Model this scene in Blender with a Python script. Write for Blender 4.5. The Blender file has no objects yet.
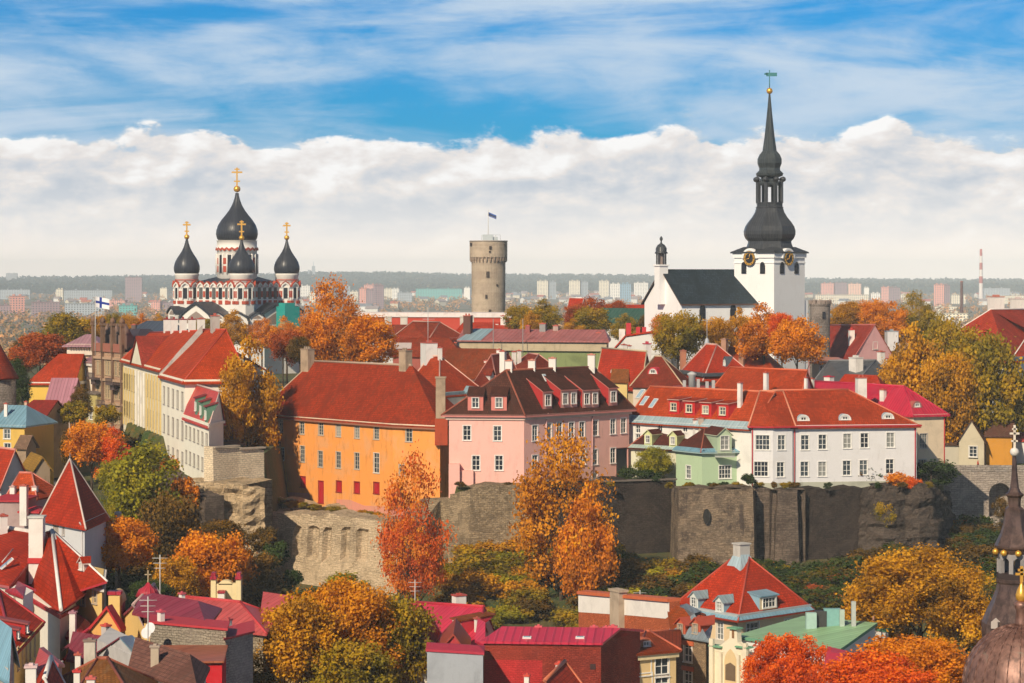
import bpy, math, random
import numpy as np
from mathutils import Vector, Matrix
R=math.radians
rnd=random.Random(7)
C=bpy.context.scene.collection
sc=bpy.context.scene
# ---------------------------------------------------------------- camera
F=2500.0; CX=512.0; HY=274.0; H=62.0
cd=bpy.data.cameras.new('camera'); cam=bpy.data.objects.new('camera',cd); C.objects.link(cam)
cam.location=(0,0,H); cam.rotation_euler=(R(90),0,0)
cd.sensor_width=36; cd.lens=F/1024*36; cd.shift_y=-(341.5-HY)/1024
cd.clip_start=1; cd.clip_end=60000
sc.camera=cam
sc.view_settings.view_transform='Standard'; sc.view_settings.look='None'
sc.view_settings.exposure=0.0; sc.view_settings.gamma=1; sc.view_settings.use_curve_mapping=False
# ---------------------------------------------------------------- sun
SUN=Vector((-0.45,-0.893,0.0)).normalized()
EL=R(34)
SUN=Vector((SUN.x*math.cos(EL),SUN.y*math.cos(EL),math.sin(EL)))
sd=bpy.data.lights.new('sun','SUN'); sd.energy=5.0; sd.angle=R(0.6); sd.color=(1,0.85,0.63)
so=bpy.data.objects.new('sun',sd); C.objects.link(so); so.location=(0,0,300)
so.rotation_euler=SUN.to_track_quat('Z','Y').to_euler()
# ---------------------------------------------------------------- node helpers
class G:
    def __init__(s,nt): s.nt=nt
    def n(s,t,**k):
        x=s.nt.nodes.new(t)
        for a,b in k.items(): setattr(x,a,b)
        return x
    def l(s,a,b): s.nt.links.new(a,b)
    def val(s,sock,v):
        if isinstance(v,(int,float)): sock.default_value=v
        elif isinstance(v,(tuple,list)): sock.default_value=v if len(v)==len(sock.default_value) else (*v,1)
        else: s.l(v,sock)
    def m(s,op,a,b=0,c=0,clamp=False):
        x=s.n('ShaderNodeMath',operation=op,use_clamp=clamp)
        s.val(x.inputs[0],a); s.val(x.inputs[1],b); s.val(x.inputs[2],c)
        return x.outputs[0]
    def mix(s,f,a,b,mode='MIX'):
        x=s.n('ShaderNodeMix',data_type='RGBA',blend_type=mode)
        s.val(x.inputs[0],f); s.val(x.inputs[6],a); s.val(x.inputs[7],b)
        return x.outputs[2]
    def ss(s,v,a,b):   # smoothstep
        x=s.n('ShaderNodeMapRange',interpolation_type='SMOOTHSTEP')
        s.val(x.inputs[0],v); s.val(x.inputs[1],a); s.val(x.inputs[2],b)
        return x.outputs[0]
    def noise(s,vec,scale,detail=4,rough=.5,dist=0):
        x=s.n('ShaderNodeTexNoise'); s.l(vec,x.inputs['Vector'])
        x.inputs['Scale'].default_value=scale; x.inputs['Detail'].default_value=detail
        x.inputs['Roughness'].default_value=rough; x.inputs['Distortion'].default_value=dist
        return x.outputs['Fac']
    def mapv(s,vec,scale=(1,1,1),loc=(0,0,0)):
        x=s.n('ShaderNodeMapping'); s.l(vec,x.inputs[0]); x.inputs['Scale'].default_value=scale; x.inputs['Location'].default_value=loc
        return x.outputs[0]
    def ramp(s,f,stops):
        x=s.n('ShaderNodeValToRGB'); s.l(f,x.inputs[0]); e=x.color_ramp.elements
        while len(e)<len(stops): e.new(0.5)
        for k,(p,c) in enumerate(stops): e[k].position=p; e[k].color=(*c,1)
        return x.outputs[0]
# ---------------------------------------------------------------- world
w=bpy.data.worlds.new('World'); sc.world=w; w.use_nodes=True
nt=w.node_tree; nt.nodes.clear(); g=G(nt)
sky=g.n('ShaderNodeTexSky',sky_type='NISHITA',sun_disc=False); sky.sun_elevation=EL
sky.sun_rotation=math.atan2(SUN.x,SUN.y); sky.air_density=1.0; sky.dust_density=0.6; sky.ozone_density=2.0
bg1=g.n('ShaderNodeBackground'); bg1.inputs[1].default_value=0.075
tint=g.mix(1.0,sky.outputs[0],(0.035,0.48,0.95),'MULTIPLY')
tc=g.n('ShaderNodeTexCoord').outputs['Generated']
sx=g.n('ShaderNodeSeparateXYZ'); g.l(tc,sx.inputs[0]); e=sx.outputs[2]; ax=sx.outputs[0]
# below the clouds the clear sky keeps its own colour, higher up untinted
g.l(g.mix(g.ss(e,0.14,0.5),tint,sky.outputs[0]),bg1.inputs[0]); g.l(g.m('SUBTRACT',.10,g.m('MULTIPLY',g.ss(e,.12,.4),.05)),bg1.inputs[1])
p1=g.mapv(tc,(1,1,2.1))
n_big=g.noise(p1,6.5,2,.5)
n_f=g.noise(p1,21,7,.55,.1)
n_f2=g.noise(g.mapv(tc,(1,1,2.1),(-.004,0,.009)),21,7,.55,.1)
n_mid=g.noise(g.mapv(tc,(1,1,2.0),(3,1,0)),14,4,.5)
top=g.m('ADD',0.0575,g.m('MULTIPLY',g.m('SUBTRACT',n_big,.5),0.024))
d=g.m('ADD',g.m('SUBTRACT',top,e),g.m('MULTIPLY',g.m('SUBTRACT',n_f,.5),0.064))
cum=g.ss(d,-0.0008,0.0042)
rel=g.m('SUBTRACT',n_f,n_f2)
edge=g.ss(d,0.0,0.022)
lum=g.m('ADD',g.m('ADD',0.80,g.m('MULTIPLY',rel,2.3)),g.m('MULTIPLY',g.m('SUBTRACT',n_mid,.5),.42))
lum=g.m('SUBTRACT',lum,g.m('MULTIPLY',edge,0.17))
lum=g.m('ADD',lum,0.0,0,True)
ccol=g.ramp(lum,[(0.38,(.50,.57,.66)),(0.60,(.68,.70,.74)),(0.76,(.84,.80,.78)),(0.97,(1.0,.99,.98))])
# thin streaky cloud above
n_c=g.noise(g.mapv(tc,(5,5,34),(1.3,0,2)),1.0,7,.58,.7)
n_c2=g.noise(g.mapv(tc,(4.5,4.5,17),(2.3,5,.4)),1.0,3,.5)
cf=g.m('ADD',g.m('MULTIPLY',n_c,1.0),g.m('MULTIPLY',n_c2,.75))
cir=g.ss(g.m('ADD',cf,g.m('MULTIPLY',g.m('SUBTRACT',g.noise(g.mapv(tc,(1,1,3.2)),30,6,.58,.5),.5),.36)),0.69,1.06)
cir=g.m('MULTIPLY',cir,0.93)
cirhi=g.m('MULTIPLY',cir,g.m('SUBTRACT',1.0,g.m('MULTIPLY',g.ss(e,.12,.30),1.0)))
cicol=g.mix(n_c,(.30,.50,.74),(.74,.82,.90))
cc=g.mix(cum,cicol,ccol)
hz=g.m('SUBTRACT',1.0,g.ss(e,0.004,0.046))
cc=g.mix(g.m('MULTIPLY',hz,.92),cc,g.mix(g.ss(e,0.0,0.024),(1.25,1.08,.92),(1.0,.95,.90)))
bg2=g.n('ShaderNodeBackground'); bg2.inputs[1].default_value=0.98; g.l(cc,bg2.inputs[0])
cov=g.m('MAXIMUM',g.m('MAXIMUM',cum,cirhi),hz)
ms=g.n('ShaderNodeMixShader'); g.l(cov,ms.inputs[0]); g.l(bg1.outputs[0],ms.inputs[1]); g.l(bg2.outputs[0],ms.inputs[2])
ow=g.n('ShaderNodeOutputWorld'); g.l(ms.outputs[0],ow.inputs[0])
# ---------------------------------------------------------------- materials
MC={}
def newmat(name):
    m=bpy.data.materials.new(name); m.use_nodes=True; nt=m.node_tree; nt.nodes.clear(); g=G(nt)
    o=g.n('ShaderNodeOutputMaterial'); b=g.n('ShaderNodeBsdfPrincipled'); g.l(b.outputs[0],o.inputs[0])
    return m,g,b,o
def spec_(b):
    if b.inputs['Roughness'].default_value>.7: b.inputs['Specular IOR Level'].default_value=.12
    elif b.inputs['Roughness'].default_value>.3: b.inputs['Specular IOR Level'].default_value=.3
def bump(g,b,h,st,dist=.1):
    x=g.n('ShaderNodeBump'); x.inputs['Strength'].default_value=st; x.inputs['Distance'].default_value=dist
    g.l(h,x.inputs['Height']); g.l(x.outputs[0],b.inputs['Normal'])
def cc_(c,k): return tuple(min(1,v*k) for v in c)
def plaster(c,dirt=.35,rough=.85,dc=None):
    key=('pl',c,dirt,dc)
    if key in MC: return MC[key]
    m,g,b,o=newmat('plaster'); tc=g.n('ShaderNodeTexCoord'); ob=tc.outputs['Object']
    n1=g.noise(ob,.35,5,.6,.4); n2=g.noise(g.mapv(ob,(1.3,1.3,.35)),1.1,5,.65); n3=g.noise(ob,5,3,.6)
    d=dc or cc_(c,.5); dirt=min(1,dirt*1.5)
    col=g.mix(g.m('MULTIPLY',g.ss(n1,.46,.70),dirt),c,d)
    col=g.mix(g.m('MULTIPLY',g.ss(n2,.52,.72),dirt),col,cc_(c,.62))
    col=g.mix(g.m('MULTIPLY',g.ss(n3,.4,.7),.22),col,cc_(c,1.12))
    g.l(col,b.inputs['Base Color']); b.inputs['Roughness'].default_value=rough
    bump(g,b,n3,.25,.05); spec_(b); MC[key]=m; return m
def flat(c,rough=.6,metal=0,name='paint'):
    key=('fl',c,rough,metal)
    if key in MC: return MC[key]
    m,g,b,o=newmat(name); ob=g.n('ShaderNodeTexCoord').outputs['Object']
    n=g.noise(ob,2.2,4,.6)
    g.l(g.mix(n,cc_(c,.78),cc_(c,1.18)),b.inputs['Base Color']); b.inputs['Roughness'].default_value=rough; b.inputs['Metallic'].default_value=metal
    spec_(b); MC[key]=m; return m
def tiles(c,moss=.25,mc=(.10,.075,.04),k=1.0):
    if c[0]>.2 and c[0]>3*c[2]: c=(c[0]*.96,c[1]*.85,c[2]*.40)
    key=('ti',c,moss,mc,k)
    if key in MC: return MC[key]
    m,g,b,o=newmat('clay_tiles'); tc=g.n('ShaderNodeTexCoord'); uv=tc.outputs['UV']; ob=tc.outputs['Object']
    br=g.n('ShaderNodeTexBrick'); g.l(uv,br.inputs['Vector']); br.inputs['Scale'].default_value=1.0
    br.inputs['Brick Width'].default_value=.28*k; br.inputs['Row Height'].default_value=.36*k; br.inputs['Mortar Size'].default_value=.035
    br.inputs['Color1'].default_value=(*cc_(c,.70),1); br.inputs['Color2'].default_value=(*cc_(c,1.22),1); br.inputs['Mortar'].default_value=(*cc_(c,.45),1)
    n1=g.noise(ob,.30,5,.6,.3); n2=g.noise(g.mapv(uv,(1.6,.3,1)),1.0,5,.65); n3=g.noise(ob,1.8,4,.7)
    col=g.mix(g.m('MULTIPLY',g.ss(n1,.42,.62),.75),br.outputs[0],cc_(c,.52))
    col=g.mix(g.m('MULTIPLY',g.ss(n3,.5,.75),.40),col,cc_(c,1.45))
    col=g.mix(g.m('MULTIPLY',g.ss(n2,.48,.7),moss),col,mc)
    g.l(col,b.inputs['Base Color']); b.inputs['Roughness'].default_value=.75
    bump(g,b,br.outputs['Fac'],-.5,.04); spec_(b); MC[key]=m; return m
def seam(c,pitch=.62,rough=.42,wear=.25):
    key=('se',c,pitch,rough,wear)
    if key in MC: return MC[key]
    m,g,b,o=newmat('seam_metal'); tc=g.n('ShaderNodeTexCoord'); uv=tc.outputs['UV']; ob=tc.outputs['Object']
    s=g.n('ShaderNodeSeparateXYZ'); g.l(uv,s.inputs[0])
    u=g.m('FRACT',g.m('DIVIDE',s.outputs[0],pitch))
    rib=g.m('MULTIPLY',g.ss(u,.0,.10),g.m('SUBTRACT',1,g.ss(u,.14,.24)))
    pan=g.n('ShaderNodeTexWhiteNoise',noise_dimensions='1D'); g.l(g.m('FLOOR',g.m('DIVIDE',s.outputs[0],pitch)),pan.inputs['W'])
    n1=g.noise(ob,.5,5,.6,.3); n2=g.noise(g.mapv(uv,(2.5,.35,1)),1.0,4,.6)
    col=g.mix(pan.outputs[0],cc_(c,.88),cc_(c,1.10))
    col=g.mix(g.m('MULTIPLY',g.ss(n1,.45,.7),wear),col,cc_(c,.5))
    col=g.mix(g.m('MULTIPLY',g.ss(n2,.5,.72),wear),col,tuple(v*.6+.12 for v in c))
    col=g.mix(g.m('MULTIPLY',g.ss(u,.22,.30),g.m('SUBTRACT',1,g.ss(u,.3,.42))),col,cc_(c,.6))
    g.l(col,b.inputs['Base Color']); b.inputs['Roughness'].default_value=rough
    bump(g,b,rib,.9,.06); spec_(b); MC[key]=m; return m
def stone(c,c2=None,dark=(.06,.055,.05),bw=.9,bh=.35,stain=.5,bs=.9):
    key=('st',c,c2,dark,bw,bh,stain)
    if key in MC: return MC[key]
    m,g,b,o=newmat('limestone'); tc=g.n('ShaderNodeTexCoord'); uv=tc.outputs['UV']; ob=tc.outputs['Object']
    wv=g.n('ShaderNodeVectorMath',operation='ADD'); nn=g.n('ShaderNodeTexNoise'); g.l(uv,nn.inputs['Vector']); nn.inputs['Scale'].default_value=1.2
    sc_=g.n('ShaderNodeVectorMath',operation='SCALE'); g.l(nn.outputs['Color'],sc_.inputs[0]); sc_.inputs[3].default_value=.42
    g.l(uv,wv.inputs[0]); g.l(sc_.outputs[0],wv.inputs[1])
    br=g.n('ShaderNodeTexBrick'); g.l(wv.outputs[0],br.inputs['Vector']); br.inputs['Scale'].default_value=1
    br.inputs['Brick Width'].default_value=bw; br.inputs['Row Height'].default_value=bh; br.inputs['Mortar Size'].default_value=.03; br.inputs['Bias'].default_value=-.1
    c2=c2 or cc_(c,.62)
    br.inputs['Color1'].default_value=(*c,1); br.inputs['Color2'].default_value=(*c2,1); br.inputs['Mortar'].default_value=(*cc_(c,.45),1)
    n1=g.noise(ob,.22,6,.65,.6); n2=g.noise(ob,2.8,6,.7); n4=g.noise(g.mapv(ob,(1,1,.3)),.8,5,.6)
    col=g.mix(g.m('MULTIPLY',g.ss(n1,.44,.62),stain),br.outputs[0],dark)
    n5=g.noise(ob,.09,3,.6); col=g.mix(g.m('MULTIPLY',g.ss(n5,.50,.60),.35),col,cc_(c,1.3)); col=g.mix(g.m('MULTIPLY',g.ss(n2,.5,.68),.5),col,cc_(c,1.45))
    col=g.mix(g.m('MULTIPLY',g.ss(n4,.55,.7),stain),col,cc_(dark,1.3))
    g.l(col,b.inputs['Base Color']); b.inputs['Roughness'].default_value=.95
    hh=g.m('ADD',g.m('MULTIPLY',br.outputs['Fac'],-.6),g.m('MULTIPLY',n2,1.6))
    bump(g,b,hh,bs,.25); spec_(b); MC[key]=m; return m
def glass():
    if 'glass' in MC: return MC['glass']
    m,g,b,o=newmat('window_glass'); oi=g.n('ShaderNodeObjectInfo')
    col=g.ramp(oi.outputs['Random'],[(0,(.015,.02,.03)),(.6,(.05,.065,.08)),(.8,(.12,.14,.15)),(1,(.34,.33,.30))])
    g.l(col,b.inputs['Base Color']); b.inputs['Roughness'].default_value=.12; MC['glass']=m; return m
def leafmat(name,stops):
    if not name.startswith('far') and 'green_leaves' not in name[-12:]: stops=[(p,(min(.90,a*1.16),min(.8,b_*1.18),c_*.8)) for p,(a,b_,c_) in stops]
    m,g,b,o=newmat(name); tc=g.n('ShaderNodeTexCoord'); s=g.n('ShaderNodeSeparateXYZ'); g.l(tc.outputs['UV'],s.inputs[0])
    n=g.noise(tc.outputs['Object'],.32,3,.6)
    f=g.m('ADD',g.m('ADD',g.m('MULTIPLY',s.outputs[0],.42),g.m('MULTIPLY',s.outputs[1],.20)),g.m('MULTIPLY',g.ss(n,.32,.68),.40))
    col=g.ramp(f,stops); g.l(col,b.inputs['Base Color']); b.inputs['Roughness'].default_value=.7
    try: b.inputs['Specular IOR Level'].default_value=.2
    except: pass
    tr=g.n('ShaderNodeBsdfTranslucent'); g.l(g.mix(1,col,(1.0,.9,.6),'MULTIPLY'),tr.inputs[0])
    mx=g.n('ShaderNodeMixShader'); mx.inputs[0].default_value=.22
    g.l(b.outputs[0],mx.inputs[1]); g.l(tr.outputs[0],mx.inputs[2]); g.l(mx.outputs[0],o.inputs[0])
    return m
LM={
 'orange':leafmat('orange_leaves',[(.1,(.22,.08,.010)),(.35,(.50,.15,.008)),(.6,(.70,.23,.008)),(.9,(.80,.34,.02))]),
 'gold':leafmat('golden_leaves',[(.1,(.15,.08,.010)),(.35,(.38,.17,.010)),(.65,(.58,.27,.010)),(.9,(.70,.37,.02))]),
 'redor':leafmat('red_orange_leaves',[(.1,(.30,.035,.008)),(.4,(.62,.08,.008)),(.65,(.78,.14,.008)),(.9,(.82,.25,.02))]),
 'rust':leafmat('rust_leaves',[(.1,(.14,.03,.012)),(.4,(.34,.06,.012)),(.7,(.46,.10,.015)),(.9,(.52,.17,.03))]),
 'crimson':leafmat('crimson_orange_leaves',[(.1,(.34,.05,.02)),(.35,(.60,.10,.02)),(.6,(.68,.20,.02)),(.9,(.68,.34,.05))]),
 'amber':leafmat('amber_leaves',[(.1,(.24,.08,.010)),(.35,(.48,.17,.008)),(.6,(.64,.26,.010)),(.9,(.74,.37,.02))]),
 'olive':leafmat('olive_leaves',[(.1,(.07,.065,.008)),(.4,(.22,.16,.010)),(.65,(.40,.24,.010)),(.9,(.54,.29,.015))]),
 'lime':leafmat('yellow_green_leaves',[(.1,(.10,.11,.008)),(.4,(.24,.22,.010)),(.65,(.40,.34,.012)),(.9,(.52,.36,.02))]),
 'green':leafmat('dark_green_leaves',[(.1,(.015,.035,.008)),(.5,(.04,.07,.012)),(.9,(.10,.12,.02))]),
 'brown':leafmat('brown_green_leaves',[(.1,(.05,.035,.008)),(.4,(.13,.075,.010)),(.65,(.24,.12,.012)),(.9,(.34,.17,.02))]),
 'hedge':leafmat('mixed_hedge_leaves',[(.15,(.018,.04,.008)),(.4,(.05,.07,.01)),(.6,(.15,.09,.01)),(.85,(.30,.08,.012))]),
 'far':leafmat('far_leaves',[(.1,(.05,.08,.04)),(.3,(.10,.12,.05)),(.5,(.50,.26,.10)),(.9,(.75,.38,.14))]),
 'farg':leafmat('far_forest_leaves',[(.1,(.012,.035,.035)),(.5,(.025,.055,.05)),(.75,(.05,.07,.05)),(1,(.40,.20,.09))]),
}
# ---------------------------------------------------------------- mesh helpers
def X(px,D): return (px-CX)/F*D
def Zp(py,D): return H-(py-HY)/F*D
def P3(px,py,D): return Vector((X(px,D),D,Zp(py,D)))
def P2(px,D): return Vector((X(px,D),D))
class MB:
    def __init__(s): s.v=[]; s.f=[]; s.m=[]; s.sm=[]
    def poly(s,pts,m=0,sm=False):
        i=len(s.v); s.v+= [tuple(p) for p in pts]; s.f.append(tuple(range(i,i+len(pts)))); s.m.append(m); s.sm.append(sm)
    def box(s,c,sz,rz=0,m=0,rx=0):
        M=Matrix.Rotation(rz,3,'Z')@Matrix.Rotation(rx,3,'X'); c=Vector(c); hx,hy,hz=sz[0]/2,sz[1]/2,sz[2]/2
        p=[c+M@Vector((a*hx,b*hy,d*hz)) for d in(-1,1) for b in(-1,1) for a in(-1,1)]
        for q in((0,2,3,1),(4,5,7,6),(0,1,5,4),(2,6,7,3),(0,4,6,2),(1,3,7,5)): s.poly([p[k] for k in q],m)
    def prism(s,pts,z0,z1,m=0,cap=True):   # pts ccw xy
        n=len(pts)
        for i in range(n):
            a,b=pts[i],pts[(i+1)%n]; s.poly([(a[0],a[1],z0),(b[0],b[1],z0),(b[0],b[1],z1),(a[0],a[1],z1)],m)
        if cap: s.poly([(p[0],p[1],z1) for p in pts],m); s.poly([(p[0],p[1],z0) for p in reversed(pts)],m)
    def lathe(s,prof,n=24,c=(0,0),m=0,a0=0,sm=True,ms=None):
        base=len(s.v); k=len(prof)
        for r,z in prof:
            for i in range(n):
                a=a0+2*math.pi*i/n; s.v.append((c[0]+r*math.cos(a),c[1]+r*math.sin(a),z))
        for j in range(k-1):
            for i in range(n):
                i2=(i+1)%n
                s.f.append((base+j*n+i,base+j*n+i2,base+(j+1)*n+i2,base+(j+1)*n+i)); s.m.append(ms[j] if ms else m); s.sm.append(sm)
        s.f.append(tuple(base+(k-1)*n+i for i in range(n))); s.m.append(ms[-1] if ms else m); s.sm.append(False)
        s.f.append(tuple(base+i for i in reversed(range(n)))); s.m.append(ms[0] if ms else m); s.sm.append(False)
    def tube(s,p0,p1,r0,r1=None,n=6,m=0):
        p0=Vector(p0);p1=Vector(p1); r1=r0 if r1 is None else r1; d=(p1-p0)
        if d.length<1e-6: return
        q=d.to_track_quat('Z','Y'); b=len(s.v)
        for p,r in((p0,r0),(p1,r1)):
            for i in range(n):
                a=2*math.pi*i/n; s.v.append(tuple(p+q@Vector((r*math.cos(a),r*math.sin(a),0))))
        for i in range(n):
            j=(i+1)%n; s.f.append((b+i,b+j,b+n+j,b+n+i)); s.m.append(m); s.sm.append(True)
        s.f.append(tuple(b+n+i for i in range(n))); s.m.append(m); s.sm.append(False)
        s.f.append(tuple(b+i for i in reversed(range(n)))); s.m.append(m); s.sm.append(False)
    def slab(s,verts,faces,t,m=0,mside=None,mbot=None):
        vs=[Vector(v) for v in verts]; E={}
        for f in faces:
            s.poly([vs[i] for i in f],m); s.poly([vs[i]-Vector((0,0,t)) for i in reversed(f)],m if mbot is None else mbot)
            for a,b in zip(f,f[1:]+f[:1]): E[(a,b)]=1
        for (a,b) in E:
            if (b,a) not in E: s.poly([vs[a],vs[a]-Vector((0,0,t)),vs[b]-Vector((0,0,t)),vs[b]],m if mside is None else mside)
    def mesh(s,name,mats):
        me=bpy.data.meshes.new(name); me.from_pydata(s.v,[],s.f)
        for m in (mats if isinstance(mats,(list,tuple)) else [mats]): me.materials.append(m)
        me.polygons.foreach_set('material_index',s.m); me.polygons.foreach_set('use_smooth',s.sm)
        uv=me.uv_layers.new(name='UVMap').data; V=s.v
        for p in me.polygons:
            n=p.normal
            if abs(n.z)>.999: ud=Vector((1,0,0)); vd=Vector((0,1,0))
            else:
                ud=Vector((-n.y,n.x,0)).normalized(); vd=n.cross(ud)
            for li,vi in zip(p.loop_indices,p.vertices):
                c=me.vertices[vi].co; uv[li].uv=(c.dot(ud),c.dot(vd))
        me.update(); return me
def obj(name,mb,mats,parent=None,loc=(0,0,0),rz=0):
    me=mb.mesh(name,mats) if isinstance(mb,MB) else mb
    o=bpy.data.objects.new(name,me); C.objects.link(o); o.location=loc; o.rotation_euler=(0,0,rz)
    if parent: o.parent=parent
    return o
def tag(o,label=None,cat=None,group=None,kind=None):
    if label: o['label']=label
    if cat: o['category']=cat
    if group: o['group']=group
    if kind: o['kind']=kind
    return o
def thing(name,label,cat,loc,group=None,rz=0):
    o=bpy.data.objects.new(name,None); C.objects.link(o); o.location=loc; o.rotation_euler=(0,0,rz); o.empty_display_size=.5
    return tag(o,label,cat,group)
WM={}
def winmesh(w,h,nx=2,ny=3,fc=(.78,.76,.72),arch=False,one=False,sur=.10):
    """frame mesh and pane mesh; local x right, -y outward, origin centre of the opening, face plane y=0"""
    key=(round(w,2),round(h,2),nx,ny,fc,arch,one,sur)
    if key in WM: return WM[key]
    f=MB(); t=.075
    f.box((0,-.02,h/2+sur/2),(w+2*sur,.08,sur)); f.box((0,-.05,-h/2-sur/2),(w+2*sur+.1,.16,sur))
    for sgn in(-1,1): f.box((sgn*(w/2+sur/2),-.018,0),(sur,.076,h))
    for sgn in(-1,1):
        f.box((sgn*(w/2-t/2),.10,0),(t,.06,h)); f.box((0,.102,sgn*(h/2-t/2)),(w-2*t,.06,t))
    for i in range(1,nx): f.box((-w/2+w*i/nx,.09,0),(.075 if (nx==2 or i==nx//2) else .05,.05,h-2*t))
    for j in range(1,ny): f.box((0,.094,-h/2+h*j/ny+(.08 if j==ny-1 else 0)),(w-2*t,.045,.06))
    p=MB(); p.box((0,.13,0),(w-.02,.02,h-.02))
    if one:
        f.box((0,.13,0),(w-.02,.02,h-.02),m=1); r=(f.mesh('window',[flat(fc),glass()]),None)
    else: r=(f.mesh('window',[flat(fc)]),p.mesh('pane',[glass()]))
    WM[key]=r; return r
class House:
    def __init__(s,name,label,cat,pts,zb,ze,group=None):
        s.pts=[Vector(p) for p in pts]; s.zb=zb; s.ze=ze
        c=sum(s.pts,Vector((0,0)))/len(pts); s.O=Vector((c.x,c.y,zb)); s.root=thing(name,label,cat,s.O,group)
        s.holes={}; s.extra=[]; s.wd=[]
        s.roofp=[]
    def plane(s,e):
        a=s.pts[e]; b=s.pts[(e+1)%len(s.pts)]; d=(b-a); L=d.length; d=d/L; n=Vector((d.y,-d.x)); return a,d,n,L
    def hit(s,e,px,py):
        a,d,n,L=s.plane(e); k=(px-CX)/F; u=(k*a.y-a.x)/(d.x-k*d.y); D=a.y+u*d.y; return u,Zp(py,D)
    def win(s,e,cells,w,h,nx=2,ny=3,fc=(.78,.76,.72),fill=None,sur=.10,name='window'):
        """cells: list of (px,py) on edge e, or (u,z,'m')"""
        for c in cells:
            if len(c)==3: u,z=c[0],c[1]
            else: u,z=s.hit(e,*c)
            s.holes.setdefault(e,[]).append((u-w/2,u+w/2,z-h/2,z+h/2)); s.wd.append((e,u,z,w,h,nx,ny,fc,sur,name))
    def grid(s,e,us,zs,w,h,**k): s.win(e,[(u,z,'m') for z in zs for u in us],w,h,**k)
    def walls(s,mat,gab=[],plinth=None,mats=None,name='wall'):
        m=MB(); n=len(s.pts); dep=.22
        for e in range(n):
            a,d,nn,L=s.plane(e); hs=[h for h in s.holes.get(e,[]) if h[0]>.02 and h[1]<L-.02 and h[2]>s.zb+.02 and h[3]<s.ze-.02]
            us=sorted({0,L,*[h[0] for h in hs],*[h[1] for h in hs]}); zs=sorted({s.zb,s.ze,*[h[2] for h in hs],*[h[3] for h in hs]})
            def pt(u,z,q=0): return (a.x+d.x*u-nn.x*q-s.O.x,a.y+d.y*u-nn.y*q-s.O.y,z-s.O.z)
            if not hs: m.poly([pt(0,s.zb),pt(L,s.zb),pt(L,s.ze),pt(0,s.ze)])
            else:
              for i in range(len(us)-1):
                j=0
                while j<len(zs)-1:
                    def inh(j): 
                        cu=(us[i]+us[i+1])/2; cz=(zs[j]+zs[j+1])/2
                        return any(h[0]<cu<h[1] and h[2]<cz<h[3] for h in hs)
                    if inh(j): j+=1; continue
                    k=j
                    while k+1<len(zs)-1 and not inh(k+1): k+=1
                    m.poly([pt(us[i],zs[j]),pt(us[i+1],zs[j]),pt(us[i+1],zs[k+1]),pt(us[i],zs[k+1])]); j=k+1
            for (u0,u1,z0,z1) in hs:
                m.poly([pt(u0,z0),pt(u1,z0),pt(u1,z0,dep),pt(u0,z0,dep)]); m.poly([pt(u1,z1),pt(u0,z1),pt(u0,z1,dep),pt(u1,z1,dep)])
                m.poly([pt(u0,z1),pt(u0,z0),pt(u0,z0,dep),pt(u0,z1,dep)]); m.poly([pt(u1,z0),pt(u1,z1),pt(u1,z1,dep),pt(u1,z0,dep)])
        m.poly([(p.x-s.O.x,p.y-s.O.y,s.ze-s.O.z) for p in s.pts])
        for tri in gab: m.poly([Vector(p)-s.O for p in tri])
        obj(name,m,mat,s.root)
        for (e,u,z,w,h,nx,ny,fc,sur,nm) in s.wd:
            a,d,nn,L=s.plane(e)
            fm,pm=winmesh(w,h,nx,ny,fc,sur=sur); o=obj(nm,fm,None,s.root,(a.x+d.x*u-s.O.x,a.y+d.y*u-s.O.y,z-s.O.z),math.atan2(d.y,d.x))
            po=obj('pane',pm,None,o)
            if fc[1]<.02: po.material_slots[0].link='OBJECT'; po.material_slots[0].material=flat((.42,.012,.02))
        if plinth:
            m=MB(); h,mt=plinth
            pp=s.off(.08); m.prism([(p.x-s.O.x,p.y-s.O.y) for p in pp],-.5,h); obj('plinth',m,mt,s.root)
    def off(s,o):
        n=len(s.pts); r=[]
        for i in range(n):
            p=s.pts[i]; a=(p-s.pts[i-1]).normalized(); b=(s.pts[(i+1)%n]-p).normalized()
            na=Vector((a.y,-a.x)); nb=Vector((b.y,-b.x)); k=na+nb; L=k.length
            if L<.2: r.append(p+na*o); continue
            k/=L; r.append(p+k*min(o*3,o/max(.3,k.dot(na))))
        return r
    def band(s,z0,z1,o,mat,name='cornice'):
        m=MB(); m.prism([(p.x-s.O.x,p.y-s.O.y) for p in s.off(o)],z0-s.zb,z1-s.zb); return obj(name,m,mat,s.root)
    def roof(s,R0,R1,g0,g1,mat,wallmat,o=.45,t=.22,ridge=None,og=.3,cor=None,mside=None,plinth=None,hipc=None):
        """quad roof; R0 beyond edge 3 (P3-P0), R1 beyond edge 1 (P1-P2). g0,g1 True = gable"""
        P=s.pts; ze=s.ze; R0=Vector(R0); R1=Vector(R1); q=s.off(o); gab=[]
        rise=((R0.z+R1.z)/2-ze); hw=((P[0]+P[3])/2-P[0]).length
        def dist(p,a,b): d=(b-a).normalized(); return abs((p-a).x*d.y-(p-a).y*d.x)
        sl=rise/max(1,dist(R0.xy,P[0],P[1])); dz=sl*o
        rd=(R1.xy-R0.xy).normalized()
        if g0:
            gab.append([(P[3].x,P[3].y,ze),(P[0].x,P[0].y,ze),R0-Vector((0,0,t*.6))]); s.gable0=R0.copy(); R0=R0-Vector((rd.x,rd.y,0))*og
        if g1:
            gab.append([(P[1].x,P[1].y,ze),(P[2].x,P[2].y,ze),R1-Vector((0,0,t*.6))]); R1=R1+Vector((rd.x,rd.y,0))*og
        E=[Vector((p.x,p.y,ze-dz+t*.7)) for p in q]
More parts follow.
